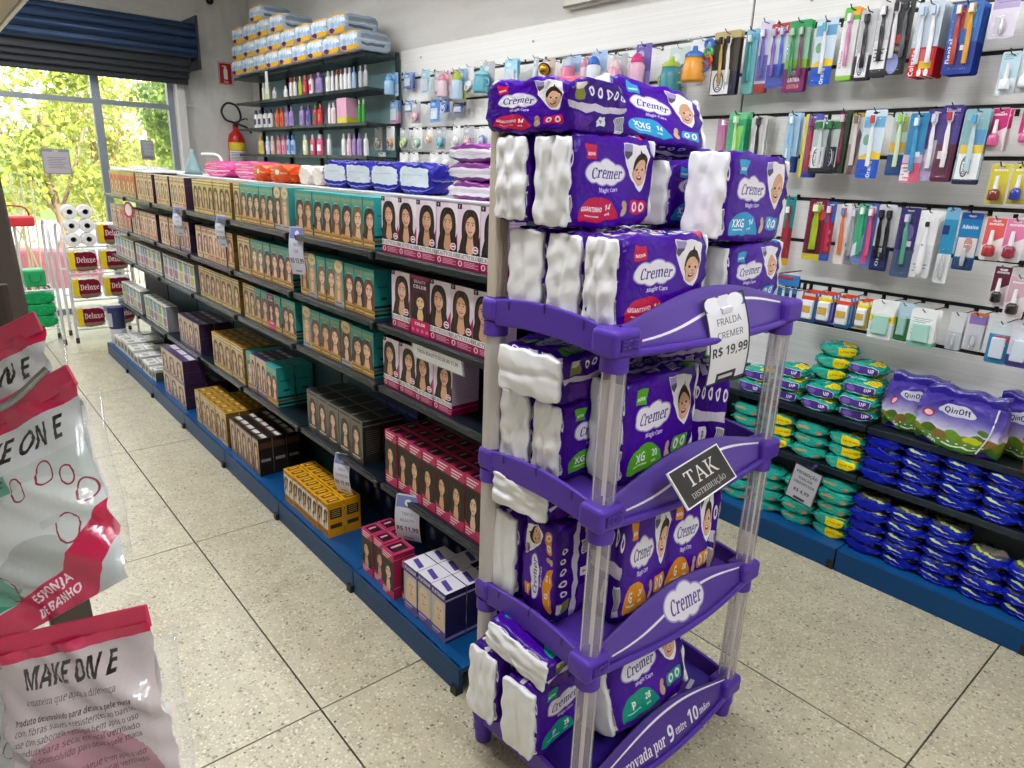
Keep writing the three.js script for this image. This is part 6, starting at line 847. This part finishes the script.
  // diaper packs on the top
  let n = 0; const dp = (z, y, w, h, lab, ry = -PI / 2, x = 2.96) => { const o = thing('large_diaper_pack', lab, 'diaper pack', [x, y + h / 2 + 0.006, z], ry, 'pale blue diaper packs on the top shelf'); part('film_wrap', packGeo(w, h, 0.3, 'babyblue', n++ % 3, { bulge: 0.04, wr: 0.004, round: 0.1 }), filmMat, o); part('side_seam', box(w * 0.9, 0.006, 0.004), mat('#6f7c88', 0.4), o, [0, 0, -0.152]); };
  for (let i = 0; i < 9; i++) dp(-7.78 + i * 0.305, 2.472, 0.295, 0.14, `pale blue and yellow diaper pack, bottom layer, ${ORD[i]} from the left`);
  for (let i = 0; i < 8; i++) dp(-7.74 + i * 0.315, 2.615, 0.3, 0.14, `pale blue and yellow diaper pack, second layer, ${ORD[i]} from the left`);
  for (let i = 0; i < 4; i++) dp(-7.7 + i * 0.33, 2.758, 0.3, 0.145, `pale blue and yellow diaper pack, third layer, ${ORD[i]} from the left`, -PI / 2 + (i === 1 ? 0.05 : 0)); dp(-7.2, 2.906, 0.3, 0.13, 'pale blue diaper pack alone on the topmost layer');
}
// ---------- wire racks by the shop front ----------
function wireRack(x, z, w, d, h, levels, lab, name = 'wire_rack') {
  const t = thing(name, lab, 'rack', [x, 0, z]); const m = mat('#e4e4e2', 0.35, { metalness: 0.2 });
  for (const s of [-1, 1]) part('side_frame', tube([[s * w / 2, 0.005, d / 2], [s * w / 2, h - 0.1, d / 2], [s * w / 2, h, d / 2 - 0.06], [s * w / 2, h, -d / 2 + 0.06], [s * w / 2, h - 0.1, -d / 2], [s * w / 2, 0.005, -d / 2]], 0.012, 60, 8), m, t);
  for (const y of levels) { const sh = part('wire_shelf', mergeGeometries([[-1, 1].map((s) => wire([[-w / 2, y, s * d / 2], [w / 2, y, s * d / 2]], 0.007)), Array.from({ length: 9 }, (_, i) => wire([[-w / 2 + (i + 0.5) * w / 9, y, -d / 2], [-w / 2 + (i + 0.5) * w / 9, y, d / 2]], 0.004))].flat()), m, t); sh.userData.kind = 'stuff'; }
  for (const sx of [-1, 1]) for (const sz of [-1, 1]) part('foot', cyl(0.014, 0.016, 0.05, 10), mat('#4a3a34', 0.5), t, [sx * w / 2, 0.026, sz * d / 2]);
  return t;
}
{
  wireRack(1.2, -7.25, 0.5, 0.36, 1.02, [0.12, 0.38, 0.62, 0.85], 'white wire rack stacked with toilet paper packs by the entrance');
  const roll = (x, y, z, lab) => { const t = thing('toilet_roll', lab, 'toilet paper', [x, y, z], 0, 'loose white toilet rolls'); part('paper', G('roll', () => new THREE.LatheGeometry([[0.022, -0.05], [0.056, -0.05], [0.058, -0.046], [0.058, 0.046], [0.056, 0.05], [0.022, 0.05]].map((p) => new THREE.Vector2(...p)), 24).rotateX(PI / 2)), mat('#efeeea', 0.8), t); part('core', G('core', () => new THREE.CylinderGeometry(0.0225, 0.0225, 0.098, 16, 1, true).rotateX(PI / 2)), mat('#8d8073', 0.8, { side: THREE.DoubleSide }), t); part('inner_core', cyl(0.022, 0.022, 0.02, 14), mat('#4a4038', 0.9), t, [0, 0, -0.03], [PI / 2, 0, 0]); };
  for (let r = 0; r < 3; r++) for (let c = 0; c < 2; c++) roll(1.03 + c * 0.118, 0.917 + r * 0.117, -7.1, `white toilet roll, ${['lowest', 'middle', 'upper'][r]} pair, ${c ? 'right' : 'left'} one`);
  const pk = (x, y, ry, lab) => { const t = thing('toilet_paper_pack', lab, 'toilet paper', [x, y, -7.12], ry, 'dark red toilet paper packs'); part('film_wrap', packGeo(0.215, 0.185, 0.13, 'paper', 2, { bulge: 0.1, wr: 0.003, round: 0.14 }), filmMat, t, [0, 0.095, 0]); part('yellow_label', rbox(0.045, 0.15, 0.004, 0.001), mat('#ecd023', 0.35), t, [-0.088, 0.1, 0.066]); };
  pk(1.33, 0.866, 0, 'dark red toilet paper pack beside the loose rolls, top shelf'); 
  for (const [y, k] of [[0.636, 'second'], [0.396, 'third'], [0.136, 'bottom']]) { pk(1.08, y, 0, `dark red toilet paper pack at the left of the ${k} shelf`); pk(1.325, y, k === 'bottom' ? 0.6 : 0, `dark red toilet paper pack at the right of the ${k} shelf`); }
  wireRack(0.68, -7.2, 0.34, 0.3, 1.06, [0.16, 0.5], 'white wire rack with green packs at the left by the entrance');
  for (let i = 0; i < 3; i++) pouch('green_pack', 'greenfilm', [0.26, 0.1, 0.2], [0.7, 0.22 + i * 0.103, -7.18], [0, 0, 0], `green film pack on the left wire rack, ${['lowest', 'middle', 'topmost'][i]} of three`, 'pack', 'green packs', { taper: 0.15 }, '#128a4c');
  { const t = thing('green_crate', 'bright green plastic box with a handle slot behind the left wire rack', 'crate', [0.72, 0.51, -7.25]); part('body', rbox(0.16, 0.15, 0.16, 0.02), mat('#1fa862', 0.35), t, [0, 0.076, 0]); part('handle', tube([[-0.04, 0.11, 0.082], [-0.03, 0.05, 0.088], [0.03, 0.05, 0.088], [0.04, 0.11, 0.082]], 0.006, 14, 6), mat('#0f7a44', 0.35), t); }
  { const t = thing('red_basket', 'red shopping basket hanging at the left wire rack top', 'basket', [0.66, 1.0, -7.5]); part('body', rbox(0.3, 0.09, 0.2, 0.02), mat('#d3343c', 0.35), t, [0, 0.05, 0]); part('handle', tube([[-0.13, 0.08, 0], [-0.1, 0.16, 0], [0.1, 0.16, 0], [0.13, 0.08, 0]], 0.008, 14, 6), mat('#b4242c', 0.4), t); part('stand', wire([[0, 0.01, 0], [0, -0.998, 0]], 0.012), mat('#d9d9d6', 0.4), t); }
  const tb = thing('storage_tub', 'navy lidded tub beside the far end of the gondola', 'tub', [1.17, 0.1005, -6.47]); tb.scale.setScalar(0.95); part('body', lathe('tub', [[0, 0], [0.055, 0], [0.062, 0.01], [0.066, 0.14], [0, 0.14]], 20), mat('#c9cbd2', 0.4), tb); part('upper_body', lathe('tub2', [[0, 0.14], [0.066, 0.14], [0.067, 0.3], [0, 0.3]], 20), mat('#2d3558', 0.35), tb); part('lid', cyl(0.071, 0.071, 0.03, 20), mat('#26307c', 0.3), tb, [0, 0.315, 0]); part('label', G('tubl', () => new THREE.CylinderGeometry(0.0685, 0.0685, 0.12, 16, 1, true, -1.9, 1.2)), mat('#b9bfcc', 0.5), tb, [0, 0.22, 0]);
}
// ---------- purple display rack ----------
const RX0 = 1.045, RX1 = 1.705, RZ0 = -1.27, RZ1 = -0.885, RL = [0.115, 0.525, 0.915, 1.305]; // tray floors
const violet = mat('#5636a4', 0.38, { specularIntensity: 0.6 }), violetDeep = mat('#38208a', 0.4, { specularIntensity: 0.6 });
{
  const t = thing('display_rack', 'purple plastic four tier display rack with clear posts holding diaper packs', 'rack', [(RX0 + RX1) / 2, 0, (RZ0 + RZ1) / 2]);
  const W2 = (RX1 - RX0) / 2, D2 = (RZ1 - RZ0) / 2;
  const post = mat('#ece8ea', 0.16, { transmission: 0.82, thickness: 0 }), rearPost = mat('#d9d3cc', 0.3, { transmission: 0.25, thickness: 0 });
  const railG = G('rail', () => { const s = new THREE.Shape(), L = 2 * D2 - 0.05; s.moveTo(-L / 2, -0.035); s.quadraticCurveTo(0, -0.012, L / 2, -0.035); s.lineTo(L / 2, 0.02); s.quadraticCurveTo(0, 0.05, -L / 2, 0.02); s.closePath(); const g = new THREE.ExtrudeGeometry(s, { depth: 0.006, bevelEnabled: true, bevelSize: 0.004, bevelThickness: 0.003, bevelSegments: 2, curveSegments: 14 }); g.rotateY(PI / 2); g.translate(-0.003, 0, 0); return g; });
  const frontG = (key) => G('front' + key, () => { // sloping bowed front lip, thick
    const nx = 28, ny = 5, P = (u, v, o) => { const x = (u - 0.5) * (2 * W2 + 0.0), bow = Math.sin(PI * u), top = 0.03 + 0.05 * Math.pow(bow, 1.3); const y = -0.03 + 0.004 * bow + v * (top + 0.03), z = 0.034 * bow + 0.012 - v * 0.05 * bow - o; return [x, y - o * 0.2, z]; };
    const pos = [], uv = [], idx = [], [sx, sy, sw, sh] = SIGN[key];
    for (const o of [0, 0.008]) for (let j = 0; j <= ny; j++) for (let i = 0; i <= nx; i++) { const u = i / nx, v = j / ny; pos.push(...P(u, v, o)); uv.push((sx + 3 + u * (sw - 6)) / NW, 1 - (sy + sh - 3 - v * (sh - 6)) / NH); }
    const n = (nx + 1) * (ny + 1), q = (a, b, c, d) => idx.push(a, b, c, a, c, d);
    for (let j = 0; j < ny; j++) for (let i = 0; i < nx; i++) { const a = j * (nx + 1) + i, b = a + 1, c = a + nx + 2, d = a + nx + 1; q(a, b, c, d); q(n + a, n + d, n + c, n + b); }
    for (let i = 0; i < nx; i++) { q(i + 1, i, n + i, n + i + 1); const a = ny * (nx + 1) + i; q(a, a + 1, n + a + 1, n + a); }
    const g = new THREE.BufferGeometry(); g.setAttribute('position', new THREE.Float32BufferAttribute(pos, 3)); g.setAttribute('uv', new THREE.Float32BufferAttribute(uv, 2)); g.setIndex(idx); g.computeVertexNormals(); return g; });
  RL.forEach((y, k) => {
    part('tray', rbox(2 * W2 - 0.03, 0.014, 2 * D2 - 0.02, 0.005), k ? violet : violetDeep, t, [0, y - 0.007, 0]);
    for (const s of [-1, 1]) { const r = part('side_rail', railG, violet, t, [s * (W2 + 0.016), y, 0]); for (let i = -1; i <= 1; i++) part('rail_notch', box(0.012, 0.02, 0.004), mat('#33206e', 0.5), r, [s * 0.002, 0.03 - Math.abs(i) * 0.012, i * 0.12]); }
    part('back_rail', rbox(2 * W2 - 0.04, 0.045, 0.016, 0.005), violet, t, [0, y, -D2]);
    const fr = part('front_panel', frontG(['front_text', 'front_logo', 'front_plain', 'front_plain'][k]), signMat, t, [0, y, D2]);
    part('front_lip', G('lip', () => { const g = tube(Array.from({ length: 9 }, (_, i) => { const u = i / 8; return [(u - 0.5) * 2 * W2, 0, 0.018 + 0.03 * Math.sin(PI * u)]; }), 0.008, 32, 8); g.scale(1, 1.2, 1); return g; }), violet, fr, [0, -0.03, 0]);
    if (k === 0) for (let i = 0; i < 3; i++) part('tray_slot', rbox(0.05, 0.003, 0.014, 0.001), mat('#b9b3c9', 0.5), t, [W2 - 0.1 - i * 0.09, y + 0.0012, D2 - 0.06], [0, 0.3, 0]);
    for (const sx of [-1, 1]) for (const sz of [-1, 1]) {
      const front = sz > 0, c = part('corner_cap', rbox(front ? 0.085 : 0.06, 0.06, front ? 0.07 : 0.055, 0.014, 3), violet, t, [sx * W2, y - 0.004, sz * D2]);
      part('collar', G('collar', () => new THREE.CylinderGeometry(0.03, 0.031, 0.034, 22)), violet, c, [0, -0.046, 0]);
      if (front && sx < 0) { part('emblem', box(0.05, 0.026, 0.004), mat('#35217a', 0.5), c, [0, 0.0, 0.0355]); part('emblem_ring', G('er', () => new THREE.TorusGeometry(0.008, 0.002, 6, 16)), violet, c, [0, 0, 0.038]); for (const s of [-1, 1]) for (let q = -1; q <= 1; q++) part('emblem_bar', box(0.012, 0.003, 0.003), violet, c, [s * 0.017, q * 0.007, 0.038]); }
      if (k) { const y0 = RL[k - 1] + 0.026, y1 = y - 0.064, p = part('post', G('post' + k, () => { const H = y1 - y0, g = new THREE.CylinderGeometry(0.0265, 0.0265, H, 28, 1, true), q = g.attributes.position; for (let i = 0; i < q.count; i++) { const a = Math.atan2(q.getZ(i), q.getX(i)), r = 0.0255 + 0.0015 * Math.cos(a * 7); q.setX(i, Math.cos(a) * r); q.setZ(i, Math.sin(a) * r); } g.computeVertexNormals(); return g; }), front ? post : rearPost, t, [sx * W2, (y0 + y1) / 2, sz * D2], undefined, 'clear ribbed plastic post'); for (let i = 0; i < 4; i++) part('post_rib', box(0.005, y1 - y0 - 0.004, 0.002), mat('#f4f1ee', 0.3), p, [Math.cos(i * PI / 2 + 0.75) * 0.0225, 0, Math.sin(i * PI / 2 + 0.75) * 0.0225], [0, -i * PI / 2 - 0.75 + PI / 2, 0]); }
      else part('foot', G('rfoot', () => new THREE.CylinderGeometry(0.032, 0.024, 0.085, 18)), violet, t, [sx * W2, 0.0427, sz * D2]);
    }
  });
  part('upper_post', G('upost', () => { const g = new RoundedBoxGeometry(0.042, 0.38, 0.03, 2, 0.004); return g; }), mat('#cbbfae', 0.4), t, [-W2, RL[3] + 0.215, -D2], undefined, 'beige upright above the top tray'); for (let i = -1; i <= 1; i++) part('upper_post_rib', box(0.004, 0.37, 0.004), mat('#b3a692', 0.4), t, [-W2 + i * 0.012, RL[3] + 0.215, -D2 + 0.0165]);
  const pt = thing('price_tag', 'curved white price tag reading 19,99 with black border on the purple rack', 'price tag', [1.375, 1.372, RZ1 + 0.058]);
  part('printed_face', signPlane('price', 0.125, 0.205, (u, v) => 0.02 * Math.cos(v * PI) - 0.02), signMat, pt, [0, -0.1, 0.0], [-0.05, 0, 0.0]); part('clip', box(0.03, 0.012, 0.012), mat('#e4e4ea', 0.4), pt, [0, -0.03, -0.014]);
  pt.rotation.z = 0.15; pt.rotation.y = -0.2; pt.position.x -= 0.022;
  const tk = thing('distributor_sign', 'black board with white border and serif capitals on the rack', 'sign', [1.29, 0.967, RZ1 + 0.084]); tk.rotation.set(-0.72, 0, 0.11); part('board', signBoard('tak', 0.212, 0.092, 0.005), signMat, tk); part('clip', box(0.04, 0.02, 0.012), mat('#2a2628', 0.4), tk, [0, 0.02, -0.009]);
}
{ // packs on the rack; y is the tray floor plus half a height
  const Y4 = RL[3] + 0.004, Y3 = RL[2] + 0.004, Y2 = RL[1] + 0.004, Y1 = RL[0] + 0.004, S = [0.285, 0.19, 0.115], FR = -0.955;
  const at = (x, y, z) => [x, y, z];
  // top tray
  diaper('red', at(1.2, Y4 + 0.1, -0.945), [0, 0.03, 0], 'purple diaper pack with red arc, front of the lower left row', [0.31, 0.195, 0.09]);
  diaper('red', at(1.19, Y4 + 0.1, -1.048), [0, 0.03, 0], 'purple diaper pack, middle of the lower left row', [0.285, 0.19, 0.1]); diaper('red', at(1.19, Y4 + 0.1, -1.165), [0, 0, 0], 'purple diaper pack, rearmost of the lower left row', [0.285, 0.19, 0.115]);
  diaper('red', at(1.165, Y4 + 0.297, -1.085), [0, 0.04, 0.02], 'purple diaper pack with red arc, front of the second layer', [0.27, 0.19, 0.105]); diaper('red', at(1.15, Y4 + 0.297, -1.205), [0, 0.02, 0], 'purple diaper pack behind the front one of the second layer', [0.26, 0.185, 0.105]);
  diaper('red', at(1.108, Y4 + 0.444, -1.165), [0, -PI / 2 + 0.08, 0.0], 'purple diaper pack with red arc lying sideways on top of the left stack', [0.24, 0.105, 0.19], { noFlap: 2 });
  diaper('blue', at(1.57, Y4 + 0.085, -0.955), [0, 0.05, 0.02], 'purple diaper pack with blue arc, lower right of the top tray', [0.26, 0.165, 0.1]);
  diaper('blue', at(1.52, Y4 + 0.272, -0.95), [0, 0.06, -0.03], 'large purple diaper pack with blue arc, upper right of the top tray', [0.285, 0.2, 0.105]);
  diaper('blue', at(1.5, Y4 + 0.1, -1.1), [0, 0.05, 0], 'purple diaper pack low behind the upper right ones', [0.27, 0.19, 0.12]); diaper('blue', at(1.5, Y4 + 0.277, -1.1), [0, 0.05, 0], 'purple diaper pack with blue arc standing behind the upper right one', [0.26, 0.155, 0.11]);
  diaper('blue', at(1.37, Y4 + 0.438, -1.12), [-0.4, 0.02, -0.08], 'purple diaper pack with blue arc leaning on top at the back', [0.32, 0.14, 0.08]);
  // third tray
  diaper('green', at(1.29, Y3 + 0.135, -0.985), [0, 0.02, 0.02], 'purple diaper pack with green arc, front of the upper middle tray', [0.28, 0.26, 0.1]);
  diaper('green', at(1.195, Y3 + 0.1, -1.085), [0, 0.03, 0], 'purple diaper pack with green arc behind the clear post', [0.28, 0.19, 0.095]); diaper('green', at(1.19, Y3 + 0.1, -1.19), [0, 0, 0], 'purple diaper pack at the rear left of the upper middle tray', [0.27, 0.19, 0.11]);
  diaper('green', at(1.17, Y3 + 0.257, -1.135), [-PI / 2, 0, 0.1], 'purple diaper pack with green patch lying flat on two others', [0.28, 0.2, 0.115]);
  diaper('green', at(1.555, Y3 + 0.115, -1.02), [0, 0.75, 0], 'purple diaper pack with green arc turned sideways at the right', [0.22, 0.22, 0.13], { noFlap: 2 });
  diaper('green', at(1.5, Y3 + 0.1, -1.17), [0, 0, 0], 'shaded purple diaper pack at the rear right of the upper middle tray', [0.285, 0.19, 0.115]); diaper('green', at(1.5, Y3 + 0.252, -1.15), [-PI / 2, 0, 0], 'shaded purple diaper pack lying at the rear right', [0.28, 0.19, 0.1]);
  // second tray
  diaper('orange', at(1.275, Y2 + 0.16, -0.98), [0, 0.0, 0], 'purple diaper pack with orange arc, front left of the lower middle tray', [0.19, 0.315, 0.12], { noFlap: 2 });
  diaper('orange', at(1.475, Y2 + 0.155, -0.985), [0, -0.08, 0], 'purple diaper pack with orange arc, front centre of the lower middle tray', [0.2, 0.305, 0.12], { noFlap: 2 });
  diaper('orange', at(1.6, Y2 + 0.14, -0.99), [0, 0.5, 0], 'purple diaper pack with orange patch at the right of the lower middle tray', [0.15, 0.275, 0.11], { noFlap: 2 });
  diaper('orange', at(1.125, Y2 + 0.138, -1.085), [0, -PI / 2, PI / 2], 'purple diaper pack showing a barcode and white strip', [0.27, 0.12, 0.14], { noFlap: 2 });
  diaper('green', at(1.19, Y2 + 0.125, -1.215), [0, 0, 0], 'purple diaper pack with white end at the rear left of the lower middle tray', [0.27, 0.245, 0.1]);
  diaper('orange', at(1.175, Y2 + 0.322, -1.16), [-PI / 2, 0, 0.12], 'purple diaper pack lying flat above the barcode pack', [0.28, 0.19, 0.09]); diaper('orange', at(1.45, Y2 + 0.12, -1.15), [0, 0, 0], 'shaded purple diaper pack at the rear centre of the lower middle tray', [0.28, 0.22, 0.12]);
  // bottom tray
  diaper('mint', at(1.375, Y1 + 0.148, -1.015), [-0.32, 0.03, 0.0], 'purple diaper pack with teal arc, front of the bottom tray', [0.33, 0.25, 0.14]);
  diaper('mint', at(1.11, Y1 + 0.168, -1.055), [0, 0.1, 0.02], 'purple diaper pack with white end at the bottom front left', [0.27, 0.215, 0.115]); diaper('mint', at(1.1, Y1 + 0.172, -1.19), [0, 0.05, -0.04], 'purple diaper pack with white end at the bottom rear left', [0.27, 0.215, 0.11]);
  diaper('mint', at(1.125, Y1 + 0.33, -1.09), [-PI / 2 + 0.14, 0, 0.1], 'purple diaper pack lying flat across the bottom left packs', [0.28, 0.22, 0.085]); diaper('mint', at(1.56, Y1 + 0.1, -1.17), [0, 0, 0], 'purple diaper pack with teal patch at the bottom rear right', [0.24, 0.19, 0.12]);
}
// ---------- left foreground: hanging sponge bags on a peg panel ----------
{
  const pan = thing('pegboard_display', 'white peg panel of the left display, just outside the picture', 'panel', [-0.16, 1.2, -0.75]); part('board', rbox(0.02, 1.3, 1.0, 0.004), mat('#e4e3df', 0.5), pan); part('leg', box(0.04, 0.55, 0.04), mat('#8a8a88', 0.4), pan, [0, -0.925, -0.4]); part('leg', box(0.04, 0.55, 0.04), mat('#8a8a88', 0.4), pan, [0, -0.925, 0.4]);
  const film = mat('#ffffff', 0.12, { transmission: 0.9, thickness: 0 });
  function bag(key, w, h, d, pos, skew, lab, spongeCols, seedv) {
    const t = thing('sponge_bag', lab, 'bag'); const [TR, U, Rt] = pos.map((p) => new THREE.Vector3(...p)); U.normalize(); Rt.normalize(); U.addScaledVector(Rt, -Rt.dot(U)).normalize(); t.quaternion.setFromRotationMatrix(new THREE.Matrix4().makeBasis(Rt, U, new THREE.Vector3().crossVectors(Rt, U))); t.position.copy(TR).addScaledVector(Rt, -w / 2);
    const wr = (x, y) => 0.004 * wob(x * 26, y * 22, 0.2, seedv) + 0.0025 * wob(x * 60, y * 50, 0.7, seedv + 2);
    const belly = (x, y) => d * Math.sqrt(Math.max(0, 1 - Math.pow(2 * x / w, 2))) * Math.sin(Math.min(1, Math.max(0, (-y / h - 0.1) * 1.25)) * PI * 0.85 + 0.25) * 0.5;
    const g = signPlane(key, w, h); g.translate(0, -h / 2, 0);
    const mk = (s) => { const q = new THREE.PlaneGeometry(w, h, 30, 40); q.translate(0, -h / 2, 0); const p = q.attributes.position, uv = q.attributes.uv, [sx, sy, sw, sh] = SIGN[key]; for (let i = 0; i < p.count; i++) { const x = p.getX(i), y = p.getY(i); p.setZ(i, s * belly(x, y) + wr(x, y)); p.setX(i, x * (1 - 0.05 * Math.sin(-y / h * PI)) + skew * y); uv.setXY(i, (sx + 2 + (x / w + 0.5) * (sw - 4)) / NW, 1 - (sy + 2 + (-y / h) * (sh - 4)) / NH); } q.computeVertexNormals(); return q; };
    part('printed_front', mk(1), mat('#ffffff', 0.3, { transmission: 0 }) && bagMat, t);
    const back = mk(-1); part('back_film', back, mat('#e2e2e2', 0.4), t);
    part('header_seal', G('hs' + w, () => new RoundedBoxGeometry(w, 0.02, 0.004, 2, 0.0015)), mat('#c4164a', 0.3, { clearcoat: 0.6 }), t, [0, 0.004, 0.0]);
    part('sponge', new THREE.SphereGeometry(0.5, 24, 16).scale(w * 0.7, h * 0.5, d * 0.7), mat(spongeCols[0], 0.9), t, [-skew * h * 0.58, -h * 0.58, 0]);
    part('clear_edge', G('ce' + w + skew, () => softBox(0.02, h * 0.8, 0.001, 2, 20, 1, (v) => { v.z += 0.003 * Math.sin(v.y * 60); v.x += 0.006 * Math.sin(v.y * 16) + skew * v.y; })), film, t, [w / 2 + 0.002 - skew * h * 0.5, -h * 0.5, 0]);
    return t;
  }
  var bagMat = new THREE.MeshPhysicalMaterial({ map: signMap, roughness: 0.2, clearcoat: 0.8, clearcoatRoughness: 0.12 });
  bag('pouch1', 0.13, 0.172, 0.05, [[0.083, 1.437, -0.667], [-0.006, 0.924, -0.38], [0.75, 0.483, 0.44]], 0.22, 'clear sponge bag with crimson header and green sponge, front upper one', ['#cfd4d2', '#2f8f6c'], 1);
  bag('pouch1', 0.13, 0.165, 0.03, [[0.072, 1.472, -0.735], [-0.006, 0.924, -0.38], [0.75, 0.44, 0.44]], 0.2, 'clear sponge bag with crimson header hanging behind the upper one', ['#cfd4d2', '#2f8f6c'], 3);
  bag('pouch2', 0.138, 0.165, 0.045, [[0.097, 1.246, -0.567], [-0.02, 0.924, -0.36], [0.75, 0.22, 0.52]], 0, 'clear sponge bag with printed text and pink sponge, lower one', ['#a97f88', '#a97f88'], 2);
  bag('pouch1', 0.1, 0.16, 0.04, [[0.015, 1.185, -0.655], [-0.02, 0.924, -0.36], [0.75, 0.1, 0.52]], 0, 'clear bag with yellow green sponge half hidden at the lower left corner', ['#b9b04a', '#b9b04a'], 4);
  const hk = (pts, lab) => { const t = thing('peg_hook', lab, 'hook', [0, 0, 0]); part('prong', tube(pts, 0.0032, 24, 8), mat('#9a9a98', 0.25, { metalness: 0.9 }), t); part('plate', box(0.006, 0.04, 0.03), mat('#8a8a88', 0.4), t, pts[0]); };
  hk([[-0.147, 1.4, -0.72], [-0.02, 1.41, -0.69], [0.03, 1.425, -0.655], [0.064, 1.45, -0.66]], 'bent steel hook through the upper sponge bags'); hk([[-0.147, 1.2, -0.66], [-0.02, 1.205, -0.64], [0.06, 1.225, -0.6]], 'bent steel hook carrying the lower sponge bag');
  const cn = thing('display_canopy', 'beige canopy board with white edge strip at the upper left corner', 'canopy', [-0.4, 1.905, -1.55]); part('board', rbox(1.25, 0.03, 2.9, 0.004), mat('#c9bda6', 0.6), cn, [0, 0.008, 0]); part('edge_strip', rbox(0.008, 0.02, 2.9, 0.002), mat('#f2f1ec', 0.4), cn, [0.63, 0, 0]); for (const z of [-1.3, 1.3]) part('support', box(0.04, 1.9, 0.04), mat('#8a8a88', 0.4), cn, [-0.5, -0.955, z]);
  const p = thing('wooden_post', 'dark brown upright post at the left edge behind the sponge bags', 'post', [0.118, 0, -1.75]); part('shaft', rbox(0.085, 1.88, 0.085, 0.008), mat('#4a4038', 0.5), p, [0, 0.94, 0]); part('foot', rbox(0.14, 0.03, 0.14, 0.006), mat('#2a231e', 0.5), p, [0, 0.016, 0]); p.rotation.z = 0.03; p.position.x += 0.03;
  for (let i = 0; i < 3; i++) { const t = thing('hanging_brush', `dark wooden bath brush hanging beside the post, ${ORD[i]} from the left`, 'brush', [0.02 + i * 0.035, 1.34, -1.45 + i * 0.02], 0, 'dark bath brushes'); part('handle', G('bbh', () => new THREE.CylinderGeometry(0.012, 0.016, 0.34, 12)), mat(['#4a3a30', '#5d4a3c', '#3a2c26'][i], 0.5), t, [0, -0.1, 0]); part('head', rbox(0.04, 0.1, 0.03, 0.012), mat('#6a5644', 0.6), t, [0, -0.32, 0]); part('bristles', box(0.034, 0.09, 0.02), mat('#c9b894', 0.9), t, [0, -0.32, 0.024]); }
}
renderer.render(scene, camera);
